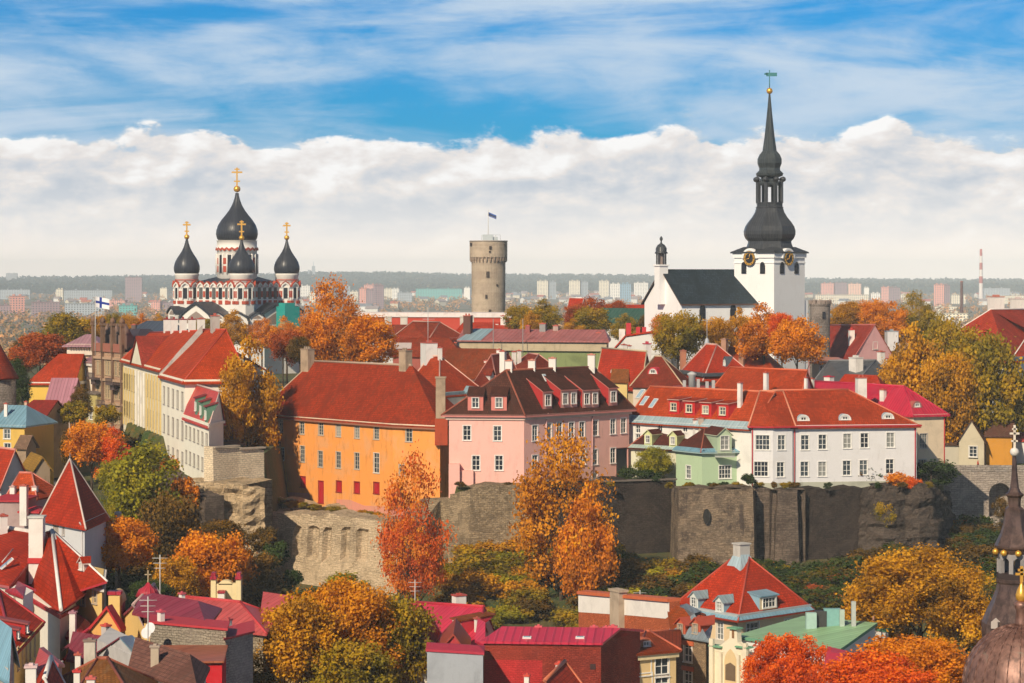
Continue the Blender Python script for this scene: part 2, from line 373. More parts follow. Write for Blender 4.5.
        vs=[v-s.O for v in E+[R0+Vector((0,0,t*.3)),R1+Vector((0,0,t*.3))]]
        fs=[[0,1,5,4],[2,3,4,5]]
        if not g1: fs.append([1,2,5])
        if not g0: fs.append([3,0,4])
        m=MB(); m.slab(vs,fs,t,0,1)
        s.rf=obj('roof',m,[mat,mside or mat],s.root)
        s.vs=vs
        s.F={'f':(vs[0],vs[1],vs[4]),'b':(vs[2],vs[3],vs[5]),'r':(vs[1],vs[2],vs[5]),'l':(vs[3],vs[0],vs[4])}
        if ridge:
            m=MB(); m.tube(vs[4]+Vector((0,0,.02)),vs[5]+Vector((0,0,.02)),.17)
            if hipc is not False:
                if not g1: m.tube(vs[1],vs[5],.12); m.tube(vs[2],vs[5],.12)
                else: m.tube(vs[1]-Vector((rd.x,rd.y,0))*.1,vs[5],.1)
                if not g0: m.tube(vs[0],vs[4],.12); m.tube(vs[3],vs[4],.12)
                else: m.tube(vs[0],vs[4],.1)
            obj('ridge_cap',m,ridge,s.rf)
        s.walls(wallmat,gab,plinth)
        if cor: s.band(ze-cor[0],ze+.02,cor[1],cor[2])
        return s
    def rhit(s,f,px,py):
        a,b,c=[v+s.O for v in s.F[f]]; n=(b-a).cross(c-a).normalized()
        if n.z<0: n=-n
        cam_=Vector((0,0,H)); ray=P3(px,py,1000)-cam_; t=(a-cam_).dot(n)/ray.dot(n); return cam_+ray*t,n
    def chim(s,px,pyb,pyt,wp,mat=None,D=None,dep=None,f='f',cap=(.45,.10,.07),name='chimney',rz=None):
        if D is None:
            p,_=s.rhit(f,px,pyb)
            zr=max(s.vs[4].z,s.vs[5].z)+s.O.z
            if p.z>zr or p.y>s.O.y+60 or p.y<s.O.y-60: p=P3(px,pyb,s.O.y)
        else: p=P3(px,pyb,D)
        D=p.y; w_=wp*D/F; h=(pyb-pyt)*D/F; a,d,n,L=s.plane(0); rz=math.atan2(d.y,d.x) if rz is None else rz
        k=abs(math.cos(rz))+.6*abs(math.sin(rz)); w_=w_/k; dep=dep or w_*.75
        m=MB(); zl=p.z-s.O.z
        m.box((0,0,(h-1.8)/2-.0),(w_,dep,h+1.8),0); m.box((0,0,h+.06),(w_+.16,dep+.16,.14),m=1)
        if w_>1.3:
            for q in range(int(w_/.6)): m.box((-w_/2+.35+q*.6,0,h+.3),(.25,.25,.36),m=1)
        else: m.box((0,0,h+.19),(w_*.4,dep*.4,.13),m=1)
        return obj(name,m,[mat or plaster((.72,.70,.66)),flat(cap)],s.root,(p.x-s.O.x,p.y-s.O.y,zl),rz)
    def dorm(s,f,px,py,w,h,kind='shed',cheek=(.45,.05,.03),front=None,rmat=None,nw=1,ww=.9,wh=1.1,ls=.35,trim=None,fc=(.78,.76,.72),nx=2,ny=2):
        """dormer with bottom front centre at pixel (px,py) on roof face f"""
        p,n=s.rhit(f,px,py); nh=Vector((n.x,n.y)); sl=nh.length/n.z; nh.normalize()
        rz=math.atan2(nh.y,nh.x)+math.pi/2; m=MB(); cm=plaster(cheek,.15); fm=plaster(front or cheek,.15); rm=rmat or s.rf.data.materials[0]
        o_=.14
        if kind=='shed':
            Ld=h/max(.15,(sl-ls)); zt=h+ls*Ld
            for x in(-w/2,w/2): 
                q=[(x,0,-.1),(x,Ld,Ld*sl-.1),(x,Ld,zt),(x,0,h)]; m.poly(q if x>0 else q[::-1],0)
            m.poly([(-w/2,0,-.1),(w/2,0,-.1),(w/2,0,h),(-w/2,0,h)],1)
            m.slab([(-w/2-o_,-.25,h-ls*.25+.12),(w/2+o_,-.25,h-ls*.25+.12),(w/2+o_,Ld+.1,zt+.14),(-w/2-o_,Ld+.1,zt+.14)],[[0,1,2,3]],.13,2,3)
        elif kind=='gable':
            gh=w*.42; Ld=(h+gh)/sl; L2=h/sl
            for x in(-w/2,w/2):
                q=[(x,0,-.1),(x,L2,h-.05),(x,0,h)]; m.poly(q if x>0 else q[::-1],0)
            m.poly([(-w/2,0,-.1),(w/2,0,-.1),(w/2,0,h),(0,0,h+gh),(-w/2,0,h)],1)
            e=.2; k=gh/(w/2)
            m.slab([(-w/2-e,-.25,h-k*e+.1),(0,-.25,h+gh+.1),(0,Ld,h+gh+.1),(-w/2-e,L2,h-k*e+.1)],[[0,1,2,3]],.12,2,3)
            m.slab([(0,-.25,h+gh+.1),(w/2+e,-.25,h-k*e+.1),(w/2+e,L2,h-k*e+.1),(0,Ld,h+gh+.1)],[[0,1,2,3]],.12,2,3)
        else: # eyebrow / arched
            N=9; Ld=h/sl+.3; pr=[(w/2*math.cos(math.pi*i/(N-1)),h*math.sin(math.pi*i/(N-1))) for i in range(N)]
            m.poly([(x,0,z-.02) for x,z in pr],1)
            for (x0,z0),(x1,z1) in zip(pr,pr[1:]): m.poly([(x0,-.12,z0),(x0,-.12+z0/sl+.2,z0),(x1,-.12+z1/sl+.2,z1),(x1,-.12,z1)],2)
            for (x0,z0),(x1,z1) in zip(pr,pr[1:]):
                m.poly([(x0,-.12,z0),(x1,-.12,z1),(x1*.84,-.12,z1*.84),(x0*.84,-.12,z0*.84)],3)
                m.poly([(x0*.84,-.12,z0*.84),(x1*.84,-.12,z1*.84),(x1*.84,0,z1*.84),(x0*.84,0,z0*.84)],3)
        d=obj('dormer',m,[cm,fm,rm,flat(trim) if trim else rm],s.root,p-s.O,rz)
        if kind in('shed','gable'):
            for i in range(nw):
                x=(i-(nw-1)/2)*(w/nw); me,_=winmesh(ww,wh,nx,ny,fc,one=True,sur=.07)
                obj('window',me,None,d,(x,-.13,h*.5 if kind=='shed' else h*.55))
        else:
            me,_=winmesh(w*.42,h*.5,2,1,fc,one=True,sur=.05); obj('window',me,None,d,(0,-.14,h*.36))
        return d
    def sky(s,f,px,py,w=.8,h=1.2):
        p,n=s.rhit(f,px,py); nh=Vector((n.x,n.y)); sl=math.atan2(nh.length,n.z); rz=math.atan2(n.y,n.x)+math.pi/2
        m=MB(); m.box((0,0,0),(w,h,.14),0,0,sl); M=Matrix.Rotation(sl,3,'X'); c=M@Vector((0,0,.085)); m.box(c,(w-.2,h-.2,.03),0,1,sl)
        return obj('skylight',m,[flat((.75,.74,.72)),SKG],s.root,p-s.O+Vector((n.x,n.y,n.z))*.05,rz)
    def pipe(s,px,e=0,col=(.45,.05,.04),z1=None):
        a,d,n,L=s.plane(e); u,_=s.hit(e,px,400); x=a.x+d.x*u+n.x*.12-s.O.x; y=a.y+d.y*u+n.y*.12-s.O.y
        m=MB(); m.tube((x,y,.1),(x,y,s.ze-s.zb-.6),.085); m.tube((x,y,s.ze-s.zb-.6),(x+n.x*.35,y+n.y*.35,s.ze-s.zb-.05),.085); obj('downpipe',m,flat(col),s.root)
SKG=flat((.30,.42,.52),.15)
def rect(px,D,th,pxR=None,dep=10,w=None):
    a=P2(px,D); d=Vector((math.cos(R(th)),math.sin(R(th)))); n=Vector((-d.y,d.x))
    if w is None: k=(pxR-CX)/F; w=(k*a.y-a.x)/(d.x-k*d.y)
    b=a+d*w; return [a,b,b+n*dep,a+n*dep]
def mid(a,b,z,t=.5): return Vector((a.x*(1-t)+b.x*t,a.y*(1-t)+b.y*t,z))
def simple(name,label,cat,pts,zb,ze,rise,rmat,wmat,axis='x',hip=(0,0),**k):
    """house on a quad. axis x: ridge parallel to front. hip = inset metres at each end (0 gable)"""
    pts=[Vector(p) for p in pts]
    gr=k.pop('group',None)
    if axis=='y': pts=[pts[1],pts[2],pts[3],pts[0]]
    h=House(name,label,cat,pts,zb,ze,gr); pre=k.pop('pre',None)
    if pre: pre(h)
    a=(pts[0]+pts[3])/2; b=(pts[1]+pts[2])/2; d=(b-a).normalized()
    a2=a+d*hip[0]; b2=b-d*hip[1]
    h.roof((a2.x,a2.y,ze+rise),(b2.x,b2.y,ze+rise),hip[0]==0,hip[1]==0,rmat,wmat,**k); return h
WH=(.74,.72,.68)
RED=(.50,.055,.020); RED2=(.40,.045,.022); BRN=(.16,.038,.020); CRIM=(.48,.018,.045); PLUM=(.24,.03,.05); ORR=(.55,.075,.025)
# ---------------------------------------------------------------- terrain
CL=[(-400,470),(-84,470),(X(125,462)-1,459),(X(186,389)-2,386),(X(208,364)-2,361),(X(263,368),369.5),(X(271,368),369),(X(398,358),359),(X(440,364),365),(X(455,360),361),(X(528,361),362),(X(675,372),373.5),
    (X(684,360),362.5),(X(753,357),359.5),(X(757,361),363),(X(940,367),369),(X(946,393),395),(X(1060,400),402),(400,402)]
cx_=np.array([c[0] for c in CL],float); cy_=np.array([c[1] for c in CL],float)
RID_px=np.array([-600,0,100,200,300,400,480,560,660,800,1024,1700]); RID_py=np.array([280,280,279,278,275,275,277.5,277,278,281.5,282,283])
def sst(v,a,b): t=np.clip((v-a)/(b-a),0,1); return t*t*(3-2*t)
def zground(x,y):
    x=np.asarray(x,float); y=np.asarray(y,float)
    low=np.interp(y,[0,60,200,250,290,320,345,362,400,500],[0,2,6,9,12.5,16,19,21,22,22])
    left=np.interp(y,[0,60,200,250,300,350,400,520],[0,2,6,10,17,22,27.3,28.5])
    tl=sst(-x,40,56); z=low*(1-tl)+left*tl
    yc=np.interp(x,cx_,cy_)
    top=31.0+4.2*sst(-x,22,32)*sst(y,406,412)-5.8*sst(-x,8.5,10)*(1-sst(y,400,408))*(x>-42)
    # street valley on the left keeps its own level
    top=np.where(x<-70,28.5+2*sst(y,500,560),top)
    wa=(x>X(213,364))&(x<X(263,368)+.2)&(y>yc)&(y<412); top=np.where(wa,35.2,top)
    step=sst(y-yc,0.4,1.6); z=z*(1-step)+top*step
    z=z-3.6*sst(x,-44,-36)*(1-sst(x,-12,-4))*sst(y,300,335)*(1-step)*(1-tl)
    z=z+0.6*np.sin(x*.11+1)*np.cos(y*.09)*(1-step)
    dr=sst(y,860,1100); z=z*(1-dr)+6*dr
    px=np.clip(x/np.maximum(y,1)*F+CX,-2000,3000)
    rz=(H-(np.interp(px,RID_px,RID_py)-HY)*9500/F)-15
    z=z+(rz-6)*sst(y,7000,9300)
    return z
def zg(x,y): return float(zground(x,y))
def axis_(a,segs):
    o=[a]
    for end,st in segs:
        n=max(1,int(round((end-o[-1])/st))); s0=o[-1]; o+= [s0+(end-s0)*(i+1)/n for i in range(n)]
    return o
xs=axis_(-9000,[(-2000,1000),(-400,160),(-130,18),(125,1.6),(400,18),(2000,160),(9000,1000)])
ys=axis_(-600,[(40,160),(200,10),(330,3),(405,1.0),(560,4),(1200,30),(4000,280),(12000,400),(16000,1000)])
XX,YY=np.meshgrid(xs,ys); ZZ=zground(XX,YY); nx_,ny_=len(xs),len(ys)
me=bpy.data.meshes.new('ground'); V=np.stack([XX.ravel(),YY.ravel(),ZZ.ravel()],1)
i=np.arange(ny_-1)[:,None]*nx_+np.arange(nx_-1)[None,:]; i=i.ravel()
Fq=np.stack([i,i+1,i+1+nx_,i+nx_],1)
me.from_pydata(V.tolist(),[],Fq.tolist())
m,g,b,o=newmat('ground_cover'); ob=g.n('ShaderNodeTexCoord').outputs['Object']
n1=g.noise(ob,.12,6,.65); n2=g.noise(ob,1.5,5,.7); n3=g.noise(ob,.006,6,.6)
col=g.mix(g.ss(n1,.4,.6),(.035,.065,.012),(.09,.075,.02)); col=g.mix(g.m('MULTIPLY',g.ss(n2,.5,.7),.6),col,(.20,.10,.02))
sy=g.n('ShaderNodeSeparateXYZ'); g.l(ob,sy.inputs[0])
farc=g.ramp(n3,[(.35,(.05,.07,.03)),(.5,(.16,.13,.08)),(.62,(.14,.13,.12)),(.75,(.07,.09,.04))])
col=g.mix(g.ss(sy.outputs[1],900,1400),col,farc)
g.l(col,b.inputs['Base Color']); b.inputs['Roughness'].default_value=1; bump(g,b,n2,.8,.3)
me.materials.append(m); go=bpy.data.objects.new('ground',me); C.objects.link(go); tag(go,kind='structure')
# street on the left with paving
mb=MB(); SL=[(398,41,66),(430,42,62),(470,45,56),(520,46,51)]
yy=np.linspace(398,520,70)
for ya,yb in zip(yy,yy[1:]):
    q=[]
    for y_ in (ya,yb): q.append([X(np.interp(y_,[v[0] for v in SL],[v[k] for v in SL]),y_) for k in (1,2)])
    for k in range(4):
        def pp(r_,f,y_): x_=r_[0]+(r_[1]-r_[0])*f; return (x_,y_,zg(x_,y_)+.12)
        mb.poly([pp(q[0],k/4,ya),pp(q[0],(k+1)/4,ya),pp(q[1],(k+1)/4,yb),pp(q[1],k/4,yb)])
st=obj('street',mb,stone((.24,.23,.24),bw=.3,bh=.2,stain=.2)); tag(st,kind='structure')
# ---------------------------------------------------------------- haze
hb=MB(); hb.box((0,4900,51.5),(14000,11400,133)); m=bpy.data.materials.new('haze_air'); m.use_nodes=True; nt=m.node_tree; nt.nodes.clear(); g=G(nt)
pv=g.n('ShaderNodeVolumePrincipled'); pv.inputs['Color'].default_value=(.80,.91,1.0,1); pv.inputs['Density'].default_value=9.5e-5; pv.inputs['Anisotropy'].default_value=-.35
oo=g.n('ShaderNodeOutputMaterial'); g.l(pv.outputs[0],oo.inputs['Volume'])
hz_o=obj('haze',hb,m); tag(hz_o,kind='stuff')
# ---------------------------------------------------------------- foliage
def leafquads(pos,size,seed,clump,aspect=.7,outn=None):
    r=np.random.default_rng(seed); n=len(pos)
    nrm=r.normal(size=(n,3)); 
    if outn is not None: nrm=nrm*.75+outn*1.0
    nrm/=np.linalg.norm(nrm,axis=1)[:,None]+1e-9
    t=r.normal(size=(n,3)); t-= (t*nrm).sum(1)[:,None]*nrm; t/=np.linalg.norm(t,axis=1)[:,None]+1e-9
    b=np.cross(nrm,t); s=(size*(.6+.8*r.random(n)))[:,None]
    A=pos-t*s*.5; B=pos+b*s*.5*aspect; Cc=pos+t*s*.5; D=pos-b*s*.5*aspect
    V=np.stack([A,B,Cc,D],1).reshape(-1,3)
    uv=np.stack([np.repeat(clump,4),np.repeat(r.random(n),4)],1)
    return V,uv
def foliage(name,V,uv,mat):
    n=len(V)//4; me=bpy.data.meshes.new(name); me.vertices.add(len(V)); me.vertices.foreach_set('co',V.astype(np.float32).ravel())
    me.loops.add(4*n); me.loops.foreach_set('vertex_index',np.arange(4*n,dtype=np.int32))
    me.polygons.add(n); me.polygons.foreach_set('loop_start',np.arange(0,4*n,4,dtype=np.int32)); me.polygons.foreach_set('loop_total',np.full(n,4,dtype=np.int32))
    u=me.uv_layers.new(name='UVMap'); u.data.foreach_set('uv',uv.astype(np.float32).ravel()); me.materials.append(mat); me.update(calc_edges=True); return me
def crown_mesh(seed,nl=9000,shape='round',leaf=.06,nb=34,fill=.5):
    """unit crown: x,y within ~1, z 0..2"""
    r=np.random.default_rng(seed); cs=[];rs=[]
    while len(cs)<nb:
        p=r.uniform(-1,1,3); 
        if shape=='round': ok=(p**2).sum()<1; z=p[2]; q=p*np.array([.76,.76,.78])
        elif shape=='egg': w_=np.sqrt(max(0,1-((p[2]+.2)/1.15)**2))*(1-.28*p[2]); ok=np.hypot(p[0],p[1])<w_; q=p*np.array([.72,.72,.86])
        elif shape=='tall': w_=np.sqrt(max(0,1-p[2]**2))*(1-.2*p[2]); ok=np.hypot(p[0],p[1])<w_*.95; q=p*np.array([.78,.78,.9])
        else: ok=(p**2).sum()<1 and p[2]>-.6; q=p*np.array([.8,.8,.7])
        if not ok: continue
        if np.linalg.norm(p)<fill and r.random()<.7: continue
        cs.append(q+np.array([0,0,1.0])); rs.append(r.uniform(.24,.40)*(50/max(nb,50))**.55 if shape!='tall' else r.uniform(.15,.29))
    cs=np.array(cs); rs=np.array(rs); wgt=rs**2; k=r.choice(nb,nl,p=wgt/wgt.sum())
    d=r.normal(size=(nl,3)); d/=np.linalg.norm(d,axis=1)[:,None]
    rad=rs[k]*(r.random(nl)**.45)*(1+.30*np.sin(d[:,0]*7+k*1.7)*np.cos(d[:,1]*6+k)+.15*r.normal(size=nl))
    pos=cs[k]+d*rad[:,None]*np.array([1,1,.85]); 
    V,uv=leafquads(pos,leaf,seed+5,r.random(nb)[k],outn=d); return V,uv,cs
CR={}
spec={'round':[(1,'round'),(2,'round'),(3,'round'),(4,'egg'),(5,'egg'),(6,'egg')],'wide':[(7,'wide'),(8,'wide'),(9,'wide')],'tall':[(11,'tall'),(12,'tall')],'near':[(31,'round'),(32,'egg'),(33,'round')],'nearw':[(34,'wide'),(35,'wide')],'bush':[(21,'wide'),(22,'wide'),(23,'round')]}
par={'near':(34000,.040,120),'nearw':(34000,.040,120),'round':(15000,.064,80),'wide':(15000,.064,80),'tall':(8500,.048,78),'bush':(4200,.12,22)}
def trunk_mesh(cs,seed,tk,bare=False,nl=9):
    r=random.Random(seed); m=MB()
    m.tube((0,0,-.9),(0.02,0,.15),tk*1.25,tk*.9,8); m.tube((.02,0,.15),(0,.03,.9),tk*.9,tk*.55,7); m.tube((0,.03,.9),(.02,0,1.75 if bare else 1.35),tk*.55,tk*.15,6)
    idx=list(range(len(cs))); r.shuffle(idx)
    for i in idx[:(26 if bare else nl)]:
        c=Vector(cs[i]); z0=max(.0,min(1.3,c.z-.45-.3*r.random())); s0=Vector((.01,.01,z0)); md=(s0+c)/2+Vector((r.uniform(-.06,.06),r.uniform(-.06,.06),r.uniform(-.1,.02)))
        rr=tk*(.42 if z0<.6 else .28); m.tube(s0,md,rr,rr*.65,5); m.tube(md,c,rr*.65,rr*.22,5)
        if bare:
            for q in range(3): m.tube(md*.4+c*.6,c+Vector((r.uniform(-.2,.2),r.uniform(-.2,.2),r.uniform(.0,.25))),rr*.3,.004,4)
    return m
BARK=plaster((.075,.055,.04),.5)
for kind,l in spec.items():
    nl,lf,nb=par[kind]; CR[kind]=[]
    for sd_,sh in l:
        V,uv,cs=crown_mesh(sd_,nl,sh,lf,nb); me=foliage('crown',V,uv,LM['gold'])
        tm=trunk_mesh(cs,sd_,.045 if kind!='tall' else .035,kind=='tall').mesh('trunk',[BARK]); CR[kind].append((me,tm))
TI=[0]
def tree(px,pyt,pyb,hw,D,colr,label,kind='round',group=None,cat='tree',name='autumn_tree',zb=None,v=None,trunk=True):
    """px centre, pyt top of crown, pyb bottom of crown, hw half width px"""
    if D<262 and hw*D/F>4.4 and kind in('round','wide'): kind='near' if kind=='round' else 'nearw'
    TI[0]+=1; x=X(px,D); zt_=Zp(pyt,D); zc=Zp(pyb,D); rad=hw*D/F; zg_=zg(x,D) if zb is None else zb
    sz=max(.5,(zt_-zc)/2)*1.06; cm,tm=CR[kind][(TI[0] if v is None else v)%len(CR[kind])]
    t=thing(name,label,cat,(x,D,min(zg_,zc)),group,rz=(TI[0]*2.4)%6.28)
    c=bpy.data.objects.new('crown',cm); C.objects.link(c); c.parent=t; c.location=(0,0,zc-min(zg_,zc)-.03*sz); c.scale=(rad*1.24,rad*1.24,sz*1.08)
    c.material_slots[0].link='OBJECT'; c.material_slots[0].material=LM[colr]
    if D<262: pass
    if trunk:
        k=bpy.data.objects.new('trunk' if kind!='bush' else 'stem',tm); C.objects.link(k); k.parent=t; hz_=max(0,zc-zg_)
        k.location=c.location; k.scale=(rad,rad,sz)
        if hz_>.7*sz:
            m=MB(); m.tube((0,0,-.3),(0,0,hz_+.1*sz),rad*.06,rad*.05,8); obj('trunk',m,BARK,t)
    return t
# far woods ----------------------------------------------------------------
def farwood(name,n,seed,y0,y1,size,nq,q,mat,pxr,dens=None,flatz=.6):
    r=np.random.default_rng(seed); D=1/(r.uniform(1/y1,1/y0,n)); px=r.uniform(*pxr,n); x=(px-CX)/F*D
    if dens is not None:
        k=dens(px,D,x); kp=r.random(n)<k; D=D[kp];x=x[kp]; n=len(D)
    z=zground(x,D); s=size*(.6+.8*r.random(n)); cl=np.repeat(np.arange(n),nq); d=r.normal(size=(n*nq,3)); d/=np.linalg.norm(d,axis=1)[:,None]
    pos=np.stack([x,D,z+s*.75],1)[cl]+d*(s[cl]*.5)[:,None]*np.array([1,1,flatz+.3])
    V,uv=leafquads(pos,np.ones(len(pos))*q,seed+1,r.random(n)[cl],1.0,outn=d)
    o=bpy.data.objects.new(name,foliage(name,V,uv,mat)); C.objects.link(o); tag(o,'hazy wood of small round autumn trees spread far beyond the old town','wood',kind='stuff'); return o
fw=farwood('distant_trees',9000,3,1300,6500,8,16,2.8,LM['far'],(-40,1064),lambda px,D,x:.35+.65*(np.sin(x*.004+1)*np.cos(D*.003)+np.sin(x*.011+D*.002)>-.3))
fo=farwood('distant_forest',16000,5,6900,9900,17,9,10.0,LM['farg'],(-60,1084)); fo['label']='long dark blue-green forest ridge along the horizon'
# far blocks ----------------------------------------------------------------
def blockmat(c):
    key=('bm',c)
    if key in MC: return MC[key]
    m,g,b,o=newmat('panel_facade'); tc=g.n('ShaderNodeTexCoord'); br=g.n('ShaderNodeSeparateXYZ'); g.l(tc.outputs['UV'],br.inputs[0])
    fx=g.m('FRACT',g.m('DIVIDE',br.outputs[0],3.6)); fz=g.m('FRACT',g.m('DIVIDE',br.outputs[1],3.0))
    w_=g.m('MULTIPLY',g.m('MULTIPLY',g.ss(fx,.25,.3),g.m('SUBTRACT',1,g.ss(fx,.72,.77))),g.m('MULTIPLY',g.ss(fz,.3,.36),g.m('SUBTRACT',1,g.ss(fz,.8,.86))))
    gm=g.n('ShaderNodeNewGeometry'); s2=g.n('ShaderNodeSeparateXYZ'); g.l(gm.outputs['Normal'],s2.inputs[0]); w_=g.m('MULTIPLY',w_,g.m('LESS_THAN',s2.outputs[2],.5))
    g.l(g.mix(w_,c,(.09,.11,.14)),b.inputs['Base Color']); b.inputs['Roughness'].default_value=.7; MC[key]=m; return m
def block(px0,px1,pt,pb,c,label,kind='apartment_block',D=None,th=-15,dep=13,grp=None,win=True,cat='building'):
    c=cc_(c,1.25)
    D=D or min(5500,56*F/max(6.5,(pb-HY))); pts=rect(px0,D,th,px1,dep); z1=Zp(pt,D); z0=zg(*pts[0])-1.0
    h=House(kind,label,cat,pts,z0,z1,grp); m=MB(); m.prism([(p.x-h.O.x,p.y-h.O.y) for p in pts],0,z1-z0); obj('wall',m,blockmat(c) if win else plaster(c,.15),h.root)
    h.band(z1-.01,z1+.9,.25,flat(cc_(c,.55)),'roof')
    a=pts[0]; d=(pts[1]-pts[0]); 
    for t in (.25,.7): m=MB(); p=a+d*t+(pts[3]-a)*.5; m.box((p.x-h.O.x,p.y-h.O.y,z1-z0+1.6),(3.2,3,2.6)); obj('roof_hut',m,flat(cc_(c,.75)),h.root)
    return h
CREAM=(.62,.56,.44); PINK=(.58,.27,.22); MAU=(.30,.20,.22); BLU=(.34,.38,.42); WHT=(.68,.66,.62); TEAL=(.10,.36,.34); GRY=(.30,.31,.33)  # BLU and MAU also stand for shade on sides paired with lit blocks
BL=[(6,17,273.5,280,GRY,'squat grey slab on top of the far left ridge',8600,0),
(56,63,289.5,302,CREAM,'narrow cream end wall of a lit block left of the tall flag',None,-10),(64,112,290.5,302,BLU,'very long low apartment slab behind the flag, its shaded side coloured blue-grey',None,10),  # long slab beside the lit end wall: shade put into its blue-grey
(125,142,277.5,295.5,MAU,'tall brown-mauve tower block rising above the far left trees',5000,5),
(11,25,296.5,318,PINK,'pink-topped tower block at the far left edge of town',None,20),(33,60,302.5,319,MAU,'wide mauve apartment block between the pink tower and the flag',None,20),
(-4,10,306,318,MAU,'mauve block cut by the left edge of the picture',None,12),(65,104,304,317,BLU,'wide bluish block right behind the flag pole',None,12),
(108,125,300.5,309,PINK,'low salmon-red block right of the flag',None,-10),(119,137,306,318.5,TEAL,'teal green boxy building below the salmon block',None,5),
(151,160,302,314,PINK,'small salmon block beside the cathedral left side',None,-20),(161,176,303,314,MAU,'mauve block touching the left cathedral tower',None,15),
(160,167,288.5,295,CREAM,'small cream block just left of the cathedral',None,-10),(0,30,290,294,BLU,'long thin bluish slab low under the far left ridge',None,6),
(298,310,286,301,WHT,'white block just right of the cathedral',None,-8),(309,316,293,305,CREAM,'narrow cream block behind the tall orange tree',None,-8),(316,325,290,304,PINK,'pink block behind the tall orange tree top',None,-8),
(343,350,286,297,BLU,'slim pale blue block right of the tall orange tree',None,10),(350,358,292,303,CREAM,'cream block next to the slim pale blue one',None,-8),
(359,367,289,307,PINK,'bright salmon tower block, left one of the cluster before the round tower',3900,-12),(367,376,290,307,MAU,'mauve tower block in the middle of the cluster left of the round tower',3880,12),
(376,384,285.5,307,MAU,'tallest dark mauve tower block of the cluster left of the round tower',3800,20),(364,376,285,293,PINK,'salmon slab showing behind the mauve tower block',4900,-5),
(384,392,289,299,CREAM,'cream block right of the mauve towers',None,-8),(392,399,289,300,WHT,'pale block next to the blue-grey hall',None,-8),(398,412,293,304,BLU,'blue-grey hall among orange woods',None,8),
(416,462,289,292.5,TEAL,'long thin greenish shed roof before the far forest',None,0),(464,470,288,294,WHT,'small white block touching the round tower left side',None,-8),
(537,548,281,295,CREAM,'cream tower block, first of the three right of the round tower',None,-14),(549,556,282,294,BLU,'shaded side of the first cream tower block, its shade coloured grey-blue',None,20),  # grey-blue partner paints the shaded side of the cream block
(569,580,281,295.5,CREAM,'cream tower block, middle one of the three right of the round tower',None,-14),(581,588,282,293,BLU,'shaded side of the middle cream tower block, its shade coloured grey-blue',None,20),  # same pairing, side shade carried by the grey-blue colour
(599,609,281,296,CREAM,'cream tower block, last of the three right of the round tower',None,-14),(610,621,284,302,WHT,'white slab block left of the tall blue one',None,-10),(622,631,284,304,(.25,.40,.52),'blue slab block nearest the white church gable',None,15),
(634,648,283,291,WHT,'pale low block behind the church turret',None,-8),
(821,834,283.5,296,PINK,'salmon tower block right of the church tower',None,-12),(835,847,283,296,MAU,'mauve tower block between two salmon ones right of the church',None,18),(848,861,284,296,(.66,.40,.30),'light salmon tower block, third right of the church',None,-12),
(864,869,288,295,WHT,'thin white block behind the long cream slab',None,-8),(815,869,295,304,CREAM,'long cream apartment slab above the small grey round tower',None,-4),(871,880,293.5,303,WHT,'pale block right of the long cream slab',None,-8),
(881,891,287.5,303,PINK,'salmon tower block above the golden treetops',None,-12),(892,900,288,304,MAU,'pink-mauve tower block above the golden treetops, shade put into its colour',None,18),  # mauve partner of the salmon block has shade painted into its colour
(901,913,294.5,302,CREAM,'cream low block above the orange treetop',None,-8),(934,944,285,308,PINK,'bright salmon high-rise left of the brick chimney',None,-12),(944.5,950,285.5,307,MAU,'shaded side of the bright salmon high-rise, its shade coloured mauve',None,20),  # mauve side piece: darker colour stands for the high-rise's shaded face
(935,957,307,313,CREAM,'cream low hall under the salmon high-rise',None,-6),(930,968,314,326,(.66,.60,.46),'cream factory hall with roof huts above the big golden tree',None,-6),
(951,966,295,304,CREAM,'cream block behind the brick chimney',None,-8),(984,1010,288.5,296,BLU,'bluish long slab right of the striped chimney',None,4),(988,1030,296,304,CREAM,'cream slab at the right edge above the red hip roof',None,-6)]
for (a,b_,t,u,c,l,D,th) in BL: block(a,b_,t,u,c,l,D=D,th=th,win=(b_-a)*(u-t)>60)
r=random.Random(11)
hm=MB(); hm.prism([(-7,-5),(7,-5),(7,5),(-7,5)],-3,6); hr=MB(); hr.slab([(-7.6,-5.6,5.8),(7.6,-5.6,5.8),(7.6,0,9.6),(-7.6,0,9.6),(-7.6,5.6,5.8),(7.6,5.6,5.8)],[[0,1,2,3],[3,2,5,4]],.3)
hm.poly([(-7,5,6),(-7,-5,6),(-7,0,9.3)]); hm.poly([(7,-5,6),(7,5,6),(7,0,9.3)])
wmeshes=[hm.mesh('wall',[plaster(c,.2)]) for c in (WHT,CREAM,(.75,.73,.7))]; rmeshes=[hr.mesh('roof',[flat(c)]) for c in ((.42,.12,.08),(.3,.25,.25),(.2,.22,.26))]
for k in range(150):
    z_=r.random()
    if z_<.42: px=r.uniform(505,640); py=r.uniform(290,303)
    elif z_<.7: px=r.uniform(800,1024); py=r.uniform(286,306)
    else: px=r.uniform(0,470); py=r.uniform(287,315)
    D=54*F/(py-HY); x=X(px,D); t=thing('suburban_house','tiny pale house in the hazy suburbs far beyond the old town','house',(x,D,zg(x,D)+2),'small houses in the far suburbs',rz=r.uniform(-.8,.8))
    sc2=r.uniform(.8,1.5)
    for nm,ms in(('wall',wmeshes),('roof',rmeshes)):
        o=bpy.data.objects.new(nm,r.choice(ms)); C.objects.link(o); o.parent=t; o.scale=(sc2,sc2,1)
